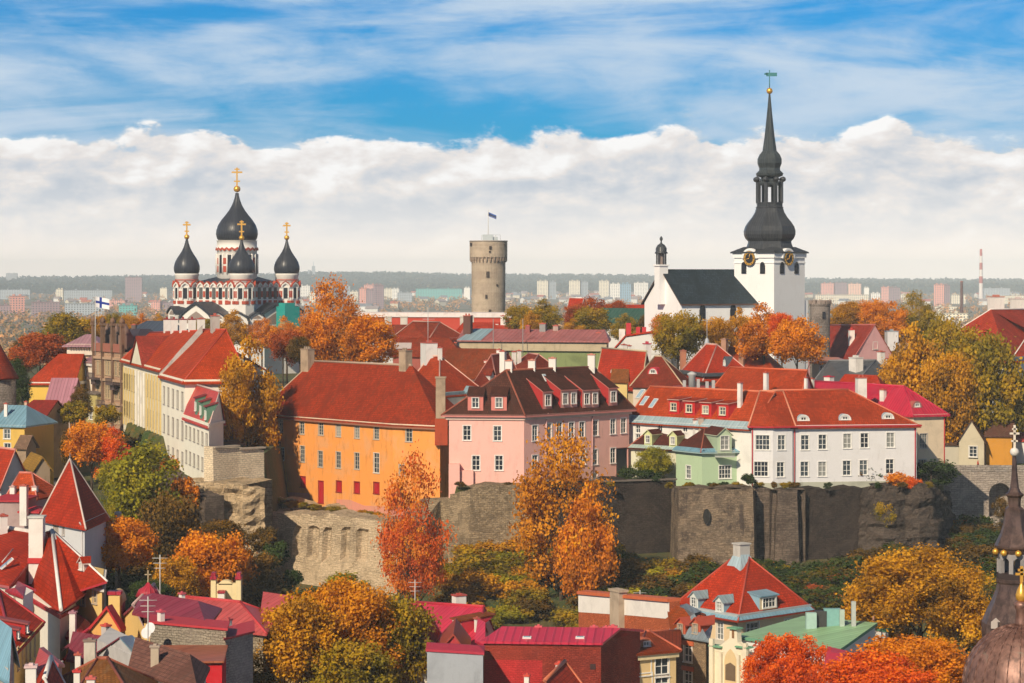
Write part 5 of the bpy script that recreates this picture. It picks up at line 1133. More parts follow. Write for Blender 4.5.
# square skirt to octagon: lathe with 8 sides drawn toward corners
m.slab(vs+mid_,[[0,1,5,4],[1,2,6,5],[2,3,7,6],[3,0,4,7],[4,5,6,7]],.25)
o8=math.pi/8; pr=[(24,249),(22,244),(21.5,241.5),(24.3,238.5),(25.8,234.5),(25.9,231),(24.5,226.5),(21.5,222),(17.5,217),(14.8,212.5),(13.4,208)]
m.lathe([(a*K*1.04,pz(b)) for a,b in pr],8,cs,a0=o8,sm=False); sp=obj('spire_bulb',m,SPM,t)
m=MB(); m.lathe([(14.2*K,pz(208.5)),(14.4*K,pz(207)),(13.4*K,pz(206.8)),(13.4*K,pz(203.5)),(14.2*K,pz(203.2)),(14.2*K,pz(202.4))],8,cs,a0=o8,sm=False); obj('gallery',m,SPM,t)
for i in range(8):
    a=o8+math.pi/4*i; c_=(cs[0]+math.cos(a)*12.2*K,cs[1]+math.sin(a)*12.2*K); m=MB(); m.box((c_[0],c_[1],(pz(203)+pz(181))/2),(.62,.62,pz(181)-pz(203)),a); obj('lantern_column',m,SPM,t)
    a2=a+math.pi/8; m=MB(); m.lathe([(.05,-.55),(.45,-.35),(.58,0),(.45,.35),(.05,.55)],10); c2=(cs[0]+math.cos(a)*14*K,cs[1]+math.sin(a)*14*K); o=obj('ornament_ball',m,SPM,t,(c2[0],c2[1],pz(179.5)))
m=MB(); m.lathe([(13.2*K,pz(188)),(13.2*K,pz(182.5))],8,cs,a0=o8,sm=False); 
m=MB(); N=8
for i in range(8):
    a=o8+math.pi/4*i; b=a+math.pi/4; P=Vector((cs[0]+math.cos(a)*12.4*K,cs[1]+math.sin(a)*12.4*K)); Q=Vector((cs[0]+math.cos(b)*12.4*K,cs[1]+math.sin(b)*12.4*K)); arc=[(.08+.42*(1-math.cos(math.pi*j/8)),.9*math.sin(math.pi*j/8)) for j in range(9)]
    z_=pz(190.5); top_=pz(183)
    pts_=[(P.x+(Q.x-P.x)*f,P.y+(Q.y-P.y)*f,z_+g_*1.2) for f,g_ in arc]
    for j in range(8): f0,f1=arc[j],arc[j+1]; m.poly([pts_[j],pts_[j+1],(pts_[j+1][0],pts_[j+1][1],top_),(pts_[j][0],pts_[j][1],top_)])
obj('lantern_arches',m,SPM,t)
m=MB(); m.lathe([(13.3*K,pz(184)),(13.3*K,pz(182.5)),(9*K,pz(182)),(9*K,pz(177.5)),(13.5*K,pz(176)),(14.3*K,pz(173.5)),(11*K,pz(170.5)),(10.8*K,pz(168)),(12.6*K,pz(163.5)),(12.6*K,pz(159)),(10.5*K,pz(154.5)),(7.4*K,pz(151)),(7.0*K,pz(148)),(5.2*K,pz(136)),(2.6*K,pz(112)),(1.0*K,pz(95)),(.7*K,pz(92))],8,cs,a0=o8,sm=False); obj('spire',m,seam((.05,.062,.07),.55,.38,.3),t)
m=MB(); b_=pz(91); m.lathe([(.05,b_-.62),(.45,b_-.45),(.64,b_),(.45,b_+.45),(.05,b_+.62)],14,cs); obj('golden_ball',m,GOLD,t)
m=MB(); m.tube((cs[0],cs[1],b_),(cs[0],cs[1],pz(70)),.09); m.box((cs[0]+.4,cs[1],pz(74.5)),(2.1,.08,.7)); m.box((cs[0]-.7,cs[1],pz(74)),(.6,.08,.35)); obj('weather_vane',m,flat((.05,.20,.22)),t)
m=MB(); m.lathe([(.9,0),(.75,.7),(.5,1.0),(.1,1.2)],12,cs); o=obj('bell',m,flat((.05,.06,.07)),t,(0,0,pz(187))); 
# nave
th=28; n0=P2(681.5,475); d=Vector((math.cos(R(th)),math.sin(R(th)))); n=Vector((-d.y,d.x)); O=Vector((t.location.x,t.location.y))
kx=(774-CX)/F; Ln=(kx*n0.y-n0.x)/(d.x-kx*d.y); wn=None
kl=(644.5-CX)/F; wl=(kl*n0.y-n0.x)/(n.x-kl*n.y)
q=[n0-O,n0+d*Ln-O,n0+d*Ln+n*wl-O,n0+n*wl-O]; ze=Zp(302,475)-31; zr=Zp(270.5,482)-31
m=MB(); m.prism([tuple(v) for v in q],0,ze); r0=(q[0]+q[3])/2; r1=(q[1]+q[2])/2
m.poly([(q[3].x,q[3].y,ze),(q[0].x,q[0].y,ze),(r0.x,r0.y,zr)]); nv=obj('nave',m,CHW,t)
m=MB(); e=.5; E=[q[0]-n*e-d*e,q[1]-n*e,q[2]+n*e,q[3]+n*e-d*e]; r0b=r0-d*e; vs=[Vector((v.x,v.y,ze-.4)) for v in E]+[Vector((r0b.x,r0b.y,zr+.25)),Vector((r1.x,r1.y,zr+.25))]
m.slab(vs,[[0,1,5,4],[2,3,4,5],[1,2,5]],.25,0,1); obj('roof',m,[SLT,flat((.10,.05,.04))],nv)
for f in(.22,.55,.84):
    p=q[0]+(q[1]-q[0])*f-n*.03; m=MB(); m.box((p.x,p.y,ze-3.0),(1.3,.2,3.0),math.atan2(d.y,d.x)); M=Matrix.Rotation(math.atan2(d.y,d.x),3,'Z')
    m.poly([(p.x+(M@Vector((.65*math.cos(a),-.1,0))).x,p.y+(M@Vector((.65*math.cos(a),-.1,0))).y,ze-1.51+1.1*math.sin(a)) for a in [math.pi*i/8 for i in range(9)]]); obj('window',m,DRK,nv)
# lean-to at right of tower
m=MB(); m.prism([(5.0,5.6),(7.4,7.6),(6.5,12),(4,11)],0,zq(301)); obj('side_stair',m,CHW,t)
# turret on gable
p=r0-d*.35; px_=p; m=MB(); zt0=ze-.5; z1=Zp(266,478)-31; m.box((p.x,p.y,(zt0+z1)/2),(1.9,1.9,z1-zt0),R(th)); m.box((p.x,p.y,z1+.15),(2.3,2.3,.3),R(th)); tu=obj('turret',m,CHW,t)
zL=Zp(253,478)-31
for i in range(6):
    a=math.pi/3*i; m=MB(); m.box((p.x+.85*math.cos(a),p.y+.85*math.sin(a),(z1+zL)/2),(.28,.28,zL-z1),a); obj('lantern_post',m,flat((.06,.06,.07)),tu)
m=MB(); m.lathe([(1.25,zL-.1),(1.25,zL+.1),(1.05,zL+.3),(1.08,zL+.9),(.75,zL+1.5),(.2,zL+1.9),(.12,zL+2.3),(.3,zL+2.6),(.3,zL+2.9),(.03,zL+3.3)],14,(p.x,p.y)); obj('turret_cap',m,SPM,tu)
m=MB(); m.box((p.x,p.y,(z1+zL)/2),(.9,.9,zL-z1-.1),R(20)); obj('turret_core',m,flat((.30,.24,.22)),tu)
# small round grey tower
D=468; t=thing('small_tower','small round grey stone tower with a crenellated top right of the white church','tower',(X(820,D),D,30)); r=10*D/F
m=MB(); m.lathe([(r,0),(r,Zp(306,D)-30),(r*1.08,Zp(305.4,D)-30),(r*1.08,Zp(302.5,D)-30)],26,sm=False); obj('wall',m,stone((.34,.29,.26),None,(.14,.12,.11),.6,.3,.4),t)
for i in range(14): a=2*math.pi*i/14; m=MB(); m.box((math.cos(a)*r*1.0,math.sin(a)*r*1.0,Zp(302,D)-30),(.5,.6,.7),a); obj('merlon',m,flat((.28,.22,.19)),t)
m=MB(); m.box((X(822.5,D)-t.location.x,-r*.98,Zp(315,D)-30),(.55,.3,1.3)); obj('window',m,DRK,t)
# ---------------------------------------------------------------- roofs between the church and the front row
GW=plaster((.62,.60,.58),.2)
RA=tiles((.46,.060,.022),.2); RB=tiles((.30,.045,.03),.35); RC=tiles((.52,.045,.022),.08); RD=tiles((.24,.035,.03),.3)
def q4(*p): return [P2(a,b) for a,b in p]
# bright red tent roof behind the orange house
h=simple('tent_roof_house','house with a bright orange red pyramid roof and a thick white chimney behind the orange house','house',q4((418,402),(483,410),(500,428),(432,425)),33,Zp(389,405),0.1,RA,GW) if False else None
k=q4((405,420),(440,402),(484,414),(455,434)); h=House('tent_roof_house','house with bright orange red pyramid roof and thick white chimney behind the orange house','house',k,33,Zp(390,412))
h.roof(P3(430,356.5,418),P3(440,356.5,417),False,False,RA,GW,.5,ridge=flat((.66,.42,.34)),cor=(1.0,.3,plaster((.36,.46,.5))))
h.chim(429,372,343,17,plaster((.70,.68,.66),.3),D=419,dep=2); h.chim(440,362,348,4,WC,D=416)
m=MB(); x,y,z=P3(428,343,419)-h.O; m.tube((x,y,z),(x,y,z+6),.06); m.tube((x-.9,y,z+4),(x+1.1,y,z+4),.04); m.tube((x-.5,y,z+5),(x+.6,y,z+5),.03); obj('antenna',m,flat((.5,.5,.5)),h.root)
k=q4((393,512),(428,505),(466,512),(430,526)); h=House('dark_roof_house','house with a broad dull brown red hip roof left of the long green building','house',k,33,Zp(338,508)); h.roof(P3(413,321.5,513),P3(440,322.5,514),False,False,RB,GW,.6,ridge=flat((.45,.25,.2)))
k=q4((393,470),(462,466),(466,480),(396,484)); h=simple('dark_roof_house','dull red roofed house with pale skylight hatch before the broad hip roof','house',k,33,Zp(356,468),3.2,RB,plaster((.35,.1,.08),.3),hip=(0,3),o=.4)
m=MB(); m.box((0,0,.2),(3.2,2.4,.2),0,0,R(25)); p,_=h.rhit('f',403,347); obj('hatch',m,flat((.50,.42,.40)),h.root,p-h.O); h.chim(455,352,343,5,plaster((.2,.1,.08)),D=474)
# long red building with white parapet
k=q4((350,700),(512,690),(514,706),(352,716)); h=House('palace_wing','very long low red walled palace wing with a white parapet line and small chimneys','house',k,33,Zp(316.5,700)); 
h.walls(plaster((.50,.06,.035),.1)); h.band(h.ze-.1,h.ze+1.1,.4,plaster((.78,.68,.66)),'parapet')
h.vs=[Vector((0,0,h.ze-h.zb+1))]*6; h.F={}
for px,w_ in((387,7),(403,7),(462,5),(471,5)): 
    m=MB(); x,y,z=P3(px,326,672)-h.O; m.box((x,y+6,z),(w_*.27,1.6,Zp(317,672)-Zp(333,672))); m.box((x,y+6,z+2.4),(w_*.3,1.9,.4)); obj('chimney',m,plaster((.62,.56,.5)),h.root)
k=q4((362,640),(455,640),(455,655),(362,655)); h=simple('red_roof_house','low deep red roof strip in front of the long palace wing','house',k,33,Zp(334,640),2.2,RB,GW,hip=(3,3),o=.4)
k=q4((455,600),(520,600),(520,615),(455,615)); h=simple('red_roof_house','short bright red roof strip with chimneys below the round tower','house',k,33,Zp(334,600),2.6,RC,GW,hip=(2,2),o=.4); h.chim(503,326,316,5,WC,D=606); h.chim(497,330,324,3,WC,D=606)
# long green building
k=q4((462,482),(604,474),(606,490),(464,498)); h=House('green_building','long green walled building with faded red and blue metal roof and beige cornice','building',k,33,Zp(340,480))
h.grid(0,[5.2,9.7,16.2,19.6,25.0],[Zp(347.5,478)+.0],1.7,1.0,nx=2,ny=1,fc=(.25,.3,.25)); 
MTL=seam((.40,.13,.12),.8,.5,.5); h.roof(mid(k[0],k[3],Zp(329,490)),mid(k[1],k[2],Zp(330,482)),False,False,MTL,plaster((.21,.25,.11),.4),1.0,cor=(2.0,.5,plaster((.46,.38,.26),.4)))
h.chim(468,336,316,8.5,plaster((.13,.06,.05),.3),D=486,dep=1.5); h.chim(528,333,326,5,plaster((.3,.1,.1)),D=484); h.chim(543,332,324,7,flat((.25,.25,.25)),D=484); h.chim(556,332,326,6,plaster((.4,.3,.27)),D=484); h.chim(599,341,333,6,plaster((.4,.3,.22)),D=480)
m=MB(); A,B,Cc=h.F['f']; n_=(B-A).cross(Cc-A).normalized()*.06; u=B-A; up=Cc-A; up=up-u*(up.dot(u)/u.dot(u)); m.slab([A+n_+u*.0,A+u*.16+n_,A+u*.16+up+n_,A+up+n_+u*.03],[[0,1,2,3]],.04); obj('blue_roof_patch',m,seam((.30,.42,.48),.6),h.rf)
m=MB(); a,d,n,L=h.plane(0); p=a+d*L/2+n*.15-h.O.xy; m.box((p.x,p.y,h.ze-h.zb-5.6),(L,.3,.35),math.atan2(d.y,d.x)); obj('string_course',m,plaster((.55,.52,.44)),h.root)
for px in(523,493): m=MB(); x,y,z=P3(px,362,470)-h.O; m.tube((x,y+6,z-2),(x,y+6,z+8),.07); obj('mast',m,flat((.25,.25,.25)),h.root)
# brownish roof and dark red dormered roof
k=q4((440,440),(505,436),(508,450),(446,456)); h=simple('brown_roof_house','house with a mottled brown red roof behind the pink house left end','house',k,33,Zp(377,440),4.8,tiles((.26,.055,.03),.4),GW,hip=(1,2),o=.5); h.chim(486,372,361,4,WC,D=441)
k=q4((470,425),(500,404),(527,418),(498,438)); h=simple('dark_red_house','dark red roofed house with a tiny white gable dormer just behind the pink house','house',k,33,Zp(393,415),6.2,RD,GW,axis='y',hip=(3.5,2),o=.4,ridge=flat((.5,.2,.16)))
h.dorm('f',492,381,1.8,1.1,'gable',(.5,.45,.42),(.6,.55,.5),RD,1,.7,.6); h.chim(503,371,351.5,6,WC,D=414); h.chim(499,368,350,4.5,WC,D=422)
k=q4((505,440),(524,432),(560,440),(545,452)); h=simple('dark_red_house','small dark red hip roofed house between pink house chimneys and the green building','house',k,33,Zp(372,438),3.0,RD,GW,hip=(2,2),o=.4,ridge=flat((.6,.3,.25))); h.chim(514,358,352,4,WC,D=440); h.chim(519,358,351,4,WC,D=440)
k=q4((475,398),(486,398),(486,404),(475,404)); h=simple('blue_roof_shed','small shed with a pale blue metal roof behind the pink house','shed',q4((452,412),(483,404),(486,410),(455,418)),33,Zp(392,408),.8,seam((.28,.44,.52),.6),GW,hip=(0,0),o=.3)
# bright red roofs group centre
k=q4((597,436),(640,420),(652,430),(608,450)); h=simple('red_roof_house','bright red roofed house with straw coloured ridge right of the pink house','house',k,33,Zp(386,424),5.8,RC,plaster((.62,.48,.3),.2),hip=(0,0),o=.5,ridge=flat((.50,.42,.28)))
for px in(612.5,624.5): h.dorm('f',px,373,1.2,.75,'eye',(.5,.5,.5),(.6,.58,.56),flat((.50,.03,.05)),trim=(.5,.3,.3))
h.chim(624,354,345,5,WC,D=440); h.chim(629,354,346,4,WC,D=440); h.chim(647,356,344,7,WC,D=438,cap=(.5,.05,.08))
k=q4((633,418),(682,414),(690,430),(650,434)); h=simple('red_roof_house','deep red hip roofed house with one arched dormer beside the straw ridged roof','house',k,33,Zp(386,416),4.6,RD,plaster((.6,.5,.42),.2),hip=(2.5,4.5),o=.5,ridge=flat((.5,.38,.25)))
h.dorm('f',653,374,1.9,1.15,'eye',(.5,.05,.06),(.62,.58,.55),flat((.55,.03,.05)),trim=(.6,.04,.06))
k=q4((612,398),(627,396),(628,402),(614,404)); h=simple('gabled_annex','tiny brown roofed annex with a yellow triangular gable tucked by the pink house','shed',k,33,Zp(381,398),1.8,tiles((.28,.10,.05),.3),plaster((.66,.50,.20),.1),hip=(0,0),o=.3)
# white gable with red roof
a0,a1=P2(611,476),P2(663,470); a2=a1+Vector((4,14)); a3=a0+Vector((4,14)); h=House('white_gable_house','house with a plain pale gable wall and red verge trimmed roof with red chimneys','house',[a0,a1,a2,a3],33,Zp(354,473)); h.walls(GW)
m=MB(); pts_=[P3(611,354,475.8),P3(663,354,469.9),P3(664,340,469.9),P3(654,333,471),P3(626,337,474)]; m.poly([v-h.O for v in pts_]); bk=Vector((4,14,0)); m.poly([v-h.O+bk for v in pts_][::-1])
obj('gable',m,GW,h.root); m=MB(); tp=[pts_[0],pts_[4],pts_[3],pts_[2]]; vv=[v-h.O+Vector((-.1,-.3,.1)) for v in tp]+[v-h.O+bk+Vector((0,0,.1)) for v in tp]; m.slab(vv,[[0,4,5,1],[1,5,6,2],[2,6,7,3]],-.35); obj('roof',m,RC,h.root)
RCH=flat((.50,.03,.04))
for px,b,t_,w_ in((628.5,334,323,5),(622,337,329,6),(638,334,327,4),(644,333,327,4)):
    m=MB(); x,y,z=P3(px,b+3,476)-h.O; hh=(b+3-t_)*476/F; m.box((x,y,z+hh/2),(w_*.19,1,hh)); obj('chimney',m,RCH if w_<6 else WC,h.root)
# copper green roof & red strip
k=q4((602,560),(684,552),(690,570),(606,578)); h=simple('copper_roof_house','low house with a dark green copper roof left of the white church','house',k,33,Zp(327,556),4.0,seam((.035,.10,.075),.9,.6,.4),GW,hip=(0,0),o=.4)
k=q4((598,615),(660,612),(662,622),(600,625)); h=simple('red_roof_house','thin red roof strip showing above the copper green roof','house',k,33,Zp(310,613),1.2,RC,GW,hip=(0,0),o=.3)
k=q4((566,640),(577,636),(590,650),(574,655)); h=simple('red_roof_house','small red gabled roof with white verge among the golden tree tops','house',k,33,Zp(318,638),5.0,RC,GW,hip=(0,0),o=.3,ridge=WC)
# hip with eyebrow
k=q4((682,440),(706,424),(752,430),(728,446)); h=House('eyebrow_roof_house','red hip roofed house with dark grey eaves and one round eyebrow window','house',k,33,Zp(372.5,428)); h.roof(P3(706,344.5,437),P3(717,345,436),False,False,RC,plaster((.55,.52,.5),.2),1.0,ridge=flat((.60,.35,.3)),cor=(.5,.9,flat((.08,.09,.11))))
h.dorm('f',725,366.5,2.2,1.7,'eye',(.08,.09,.11),(.45,.47,.5),flat((.06,.07,.09)),trim=(.05,.06,.08)); h.chim(683,372,351,5,plaster((.48,.2,.12),.3),D=441,cap=(.4,.15,.1))
k=q4((724,452),(775,446),(784,462),(736,468)); h=simple('red_roof_house','wide dull red roof with two tall brown chimneys before the orange trees','house',k,33,Zp(373,448),4.4,tiles((.42,.06,.025),.2),GW,hip=(0,4),o=.5); h.chim(724.5,356,339.5,6.5,plaster((.40,.22,.15),.3),D=440,cap=(.35,.2,.14)); h.chim(742,357,339.5,6.5,plaster((.40,.22,.15),.3),D=452,cap=(.35,.2,.14)); h.chim(724,340,330.5,7.5,WC,D=470)
m=MB(); x,y,z=P3(707,346,438)-h.O; m.tube((x,y,z-1),(x,y,z+6),.05); m.tube((x-1,y,z+4.5),(x+1,y,z+4.5),.04); m.lathe([(.3,z-.5),(.5,z+.4),(.3,z+1.2),(.05,z+1.5)],10,(x,y)); obj('antenna',m,flat((.4,.42,.45)),h.root)
# roof just behind white house
k=q4((714,398),(800,385),(812,396),(728,412)); h=simple('red_roof_house','long red roof with white triangular gable directly behind the long white house','house',k,33,Zp(392,388),3.2,RA,plaster((.6,.58,.6)),hip=(2,0),o=.4,ridge=flat((.58,.12,.05))); h.chim(766,386,373,5,WC,D=386) ; h.chim(806,388,378,3.5,WC,D=384)
for i,(px,w_) in enumerate(((693,5),(690,3),(655,3),(673,2.5),(659,2),(703,2.5),(711,3))): 
    pass
t=thing('roof_vents','cluster of grey metal vent pipes on a flat roof behind the four dormer house','vent',P3(692,386,396)); m=MB(); m.lathe([(.55,-1),(.55,1.6),(.75,1.8),(.75,2.0),(.1,2.3)],12); obj('pipe',m,flat((.45,.45,.45)),t)
for dx,hh in((-1.2,1.2),(1.0,1.4),(2.4,1.0),(3.4,1.2)): m=MB(); m.box((dx,.3,hh/2-.6),(.5,.5,hh+.6)); obj('pipe',m,flat((.42,.40,.40)),t)
k=q4((672,398),(722,396),(724,410),(674,412)); h=simple('flat_roof_house','low grey block with dark red flat roof under the vent pipes','house',k,33,Zp(391,397),.5,flat((.28,.05,.05)),plaster((.35,.33,.32)),hip=(1,1),o=.2)
# pink gable house etc.
a0=P2(852,498); a1=P2(896,503); dd=Vector((-.42,.9)); k=[a0,a1,a1+dd*42,a0+dd*42]
a0=P2(826,560); k=[P2(808,548),P2(851,497),P2(896,503),P2(852,556)]
h=House('pink_gable_house','pink gabled house with long plain red roof among golden trees','house',k,33,Zp(361,500))
h.wd=[]; h.roof(P3(822,325.5,552),P3(875,325,499.5),True,True,tiles((.40,.045,.035),.15,(.2,.05,.04)),plaster((.66,.36,.36),.15),.4,ridge=flat((.45,.12,.1)),og=.0)
me_,_=winmesh(1.1,1.4,2,2,(.7,.66,.6),one=True); a,d,n,L=h.plane(1); 
u,z=h.hit(1,874.5,345.5); obj('window',me_,None,h.root,(a.x+d.x*u+n.x*.24-h.O.x,a.y+d.y*u+n.y*.24-h.O.y,z-h.O.z),math.atan2(d.y,d.x))
u,z=h.hit(1,873.7,333.5); m=MB(); m.lathe([(.4,-.05),(.4,.05)],12); o=obj('round_window',m,DRK,h.root,(a.x+d.x*u+n.x*.24-h.O.x,a.y+d.y*u+n.y*.24-h.O.y,z-h.O.z)); o.rotation_euler=(R(90),0,math.atan2(d.y,d.x))
h.chim(851.5,346,330,4.5,WC,D=510,cap=(.5,.05,.04)); h.chim(891.5,342,331.5,9.5,plaster((.60,.60,.62)),D=515,cap=(.3,.34,.38))
k=q4((812,450),(842,446),(845,458),(815,462)); h=simple('cream_house','small cream house with a flat salmon roof beside the bright orange tree','house',k,33,Zp(363,448),.8,seam((.50,.20,.14),.6),plaster((.62,.54,.40),.2),hip=(1,1),o=.5,pre=lambda h:h.win(0,[(822,369),(832,368)],1.0,1.2,2,2))
k=q4((815,424),(852,414),(896,424),(860,440)); h=House('slate_roof_house','house with a dark grey standing seam roof and a wide white chimney','house',k,33,Zp(384,420)); h.roof(P3(829,361,432),P3(876,360.5,429),False,False,seam((.085,.09,.10),.7,.45,.3),plaster((.6,.5,.44),.2),.5,ridge=flat((.2,.2,.21)))
h.chim(856,368,358,12,WC,D=424,dep=1.5,cap=(.6,.58,.55)); h.chim(881,362,352,6.5,WC,D=432); h.chim(887,363,359,2.5,WC,D=432)
k=q4((838,402),(880,396),(884,404),(842,410)); h=simple('red_roof_house','small red roof sliver between slate roof and crimson roof','house',k,33,Zp(386,399),1.6,RC,GW,hip=(1,1),o=.3)
# right big house
k=[P2(920,515),P2(1009,480),P2(1080,505),P2(1000,545)]; h=House('white_villa','big pale house with a large red hip roof with white hips at the right edge','house',k,31,Zp(357,483))
h.win(1,[(1018.5,377)],1.2,1.9,2,3); h.roof(P3(991,309.5,500),P3(1045,309.5,530),False,False,tiles((.46,.05,.035),.08),plaster((.68,.68,.70),.1),.8,ridge=flat((.74,.66,.62)),cor=(.7,.5,flat((.12,.18,.26))))
h.chim(996,314,297,13,WC,D=512,dep=2.2,cap=(.5,.2,.16)); h.chim(1018,312,299,11,WC,D=520,dep=2.2,cap=(.6,.5,.48))
# cottages right
k=q4((946,402),(955,401),(958,409),(950,410)); 
k=[P2(959,403),P2(984,401),P2(988,411),P2(963,413)]; h=simple('cottage','small cream gabled cottage with one white framed window under the big golden trees','house',k,30.8,Zp(440,402),3.2,tiles((.12,.05,.03),.4),plaster((.52,.46,.34),.2),axis='y',hip=(0,0),o=.4,pre=None)
me_,_=winmesh(1.3,1.7,2,3,(.74,.72,.68),one=True); a,d,n,L=h.plane(3); u,z=h.hit(3,973.5,451.5); obj('window',me_,None,h.root,(a.x+d.x*u+n.x*.24-h.O.x,a.y+d.y*u+n.y*.24-h.O.y,z-h.O.z),math.atan2(d.y,d.x))
k=q4((944,404),(959,403.4),(962,411),(948,412)); h=simple('cottage','low dim cream lean-to left of the small gabled cottage','house',k,30.8,Zp(445,403),1.3,tiles((.10,.05,.03),.4),plaster((.46,.42,.34),.2),hip=(0,0),o=.3)
k=q4((986,404),(1012,403),(1014,412),(988,413)); h=simple('ochre_house','bright ochre walled building behind the dark tree trunk at right','house',k,30.8,Zp(436,403),2.5,tiles((.14,.06,.04),.4),plaster((.55,.25,.035),.15),hip=(0,0),o=.3)
k=q4((1012,410),(1040,408),(1042,418),(1014,420)); h=simple('white_house','grey white low house with a red stripe behind the copper spire','house',k,30.8,Zp(441,409),1.0,flat((.45,.05,.04)),GW,hip=(0,0),o=.3)
# ---------------------------------------------------------------- lower town right
CR_=plaster((.70,.53,.33),.15,dc=(.58,.44,.28)); BLR=(.22,.38,.48)
k=[P2(677,297),P2(738,288),P2(806,296.5),P2(745,306)]; h=House('cream_house','square cream house with a tall red pyramid roof and blue metal dormers below the bastion','house',k,8,Zp(613,289))
h.win(0,[(720,631),(720,660),(697,640)],1.2,2.0,2,3); h.win(1,[(752.5,629)],2.2,1.5,3,2); h.win(1,[(788,624)],1.3,1.2,2,2)
zt_=Zp(558,302); c_=sum(k,Vector((0,0)))/4; ap=P3(741.5,558,(c_.y)); h.roof((ap.x-.9,ap.y+.5,ap.z),(ap.x+.9,ap.y-.3,ap.z),False,False,tiles((.50,.045,.022),.08,(.2,.04,.03)),CR_,.8,ridge=flat((.46,.07,.04)),cor=(.6,.5,flat((.42,.46,.48))))
m=MB()
for a,b,c in((0,1,4),(1,2,5)):
    A,B,Cc=h.vs[a],h.vs[b],h.vs[c]; n_=(B-A).cross(Cc-A).normalized()*.05; u=B-A; up=Cc-A; up=up-u*(up.dot(u)/u.dot(u)); m=MB(); m.slab([A+n_,B+n_,B+up*.08-u*.02+n_,A+up*.08+u*.02+n_],[[0,1,2,3]],.04); obj('eave_metal',m,seam(BLR,.6),h.rf)
for px,py in((694,608.5),(719.5,613)): h.dorm('f',px,py,1.5,1.35,'gable',BLR,(.60,.62,.60),seam((.26,.34,.38),.5),1,.9,1.15,fc=(.78,.78,.76),ny=3)
h.dorm('r',768.5,609,3.2,1.55,'shed',BLR,(.66,.56,.38),seam(BLR,.5),1,2.3,1.15,.2,nx=4,ny=2)
ax_,ay_,az_=ap-h.O; m=MB(); m.lathe([(1.9,az_-1.3),(1.75,az_-.9),(.9,az_+.5)],4,(ax_,ay_),a0=math.atan2((k[1]-k[0]).y,(k[1]-k[0]).x)+math.pi/4,sm=False); obj('roof_cap',m,seam((.40,.52,.58),.5),h.rf)
m=MB(); m.box((ax_,ay_,az_+.9),(1.5,1.3,1.5),.6); m.box((ax_,ay_,az_+1.72),(1.75,1.55,.16),.6); obj('chimney',m,plaster((.5,.48,.45),.3),h.root)
# gothic chapel like building, green roof
GM=seam((.30,.50,.27),.75,.45,.2); 
a1=P2(838,238); a0=P2(738,250); dq=Vector((.50,.86)); k=[a0,a1,P2(876,250),P2(800,268)]
k=[P2(737,242),P2(838,232),P2(875,243),P2(802,252)]
h=House('green_roof_building','building with a pale green seamed metal roof, vents and a white end wall','building',k,6,26.0)
h.win(1,[(844,658)],.9,1.2,2,2); GP=plaster((.70,.68,.66),.15); tp=[P3(737,637,242),P3(838.5,650.5,232),P3(874,624,243),P3(803,617.5,252)]; h.walls(GP)
m=MB()
for a_,b_ in((0,1),(1,2),(2,3),(3,0)): A=h.pts[a_];B=h.pts[b_]; m.poly([Vector((A.x,A.y,26.0))-h.O,Vector((B.x,B.y,26.0))-h.O,Vector((B.x,B.y,tp[b_].z-.1))-h.O,Vector((A.x,A.y,tp[a_].z-.1))-h.O])
obj('parapet',m,GP,h.root); c_=sum(tp,Vector())/4; ex=[v+Vector(((v-c_).x,(v-c_).y,0)).normalized()*.35 for v in tp]
m=MB(); m.slab([v-h.O+Vector((0,0,.12)) for v in ex],[[0,1,2],[0,2,3]],.3,0,1); h.rf=obj('roof',m,[GM,flat((.12,.30,.20))],h.root); h.vs=[v-h.O for v in ex]; h.F={'f':tuple(v-h.O+Vector((0,0,.12)) for v in (ex[0],ex[1],ex[2]))}
h.F
for px,py,w_,hh,c_ in((811,628,1.0,1.5,(.35,.5,.45)),(820.5,626,1.1,1.5,(.05,.05,.05)),(832,625,1.6,1.6,(.20,.40,.38)),(842,626,.45,1.6,(.40,.48,.42)),(853.5,626,.42,2.4,(.42,.44,.42))):
    p,_=h.rhit('f',px,py); q=p-h.O; m=MB(); m.box((q.x,q.y,q.z+hh/2-.4),(w_,.9 if w_>.6 else w_,hh+.8)); obj('vent',m,flat(c_),h.root)
k=q4((873,253),(888,251),(890,262),(876,264)); h=simple('white_annex','narrow white annex with green rim at the end of the green roof','house',k,6,Zp(630,252),.4,flat((.10,.26,.16)),GW,hip=(.5,.5),o=.15)
m=MB(); x,y,z=P3(873.5,650,249.5)-h.O; m.tube((x,y,z),(x,y,z+3.4),.1); obj('pipe',m,flat((.35,.18,.12)),h.root)
# gothic white facade
D=240; a0,a1=P2(711,242),P2(748,238.5); k=[a0,a1,a1+Vector((.5,8)),a0+Vector((.5,8))]; h=House('gothic_front','narrow white gothic facade with pointed arch niche, stepped gable and green trims','building',k,6,Zp(652,241)); 
GWH=plaster((.76,.68,.52),.15); h.walls(GWH); a,d,n,L=h.plane(0); rz=math.atan2(d.y,d.x)
def fp(u,z,q=0): p=a+d*u+n*q-h.O.xy; return (p.x,p.y,z-h.zb)
z6=Zp(652,241); m=MB(); sh=[(.35,z6),(L-.35,z6),(L-.35,Zp(645,241)),(L*.72,Zp(640,241)),(L*.70,Zp(627,241)),(L*.52,Zp(627,241)),(L*.50,Zp(637,241)),(L*.28,Zp(645,241)),(.35,Zp(648,241))]
m.poly([fp(u,z,.02) for u,z in sh]); m.poly([fp(u,z,-.6) for u,z in sh][::-1])
for (u0,z0),(u1,z1) in zip(sh,sh[1:]+sh[:1]): m.poly([fp(u0,z0,.02),fp(u0,z0,-.6),fp(u1,z1,-.6),fp(u1,z1,.02)])
obj('gable',m,GWH,h.root)
m=MB()
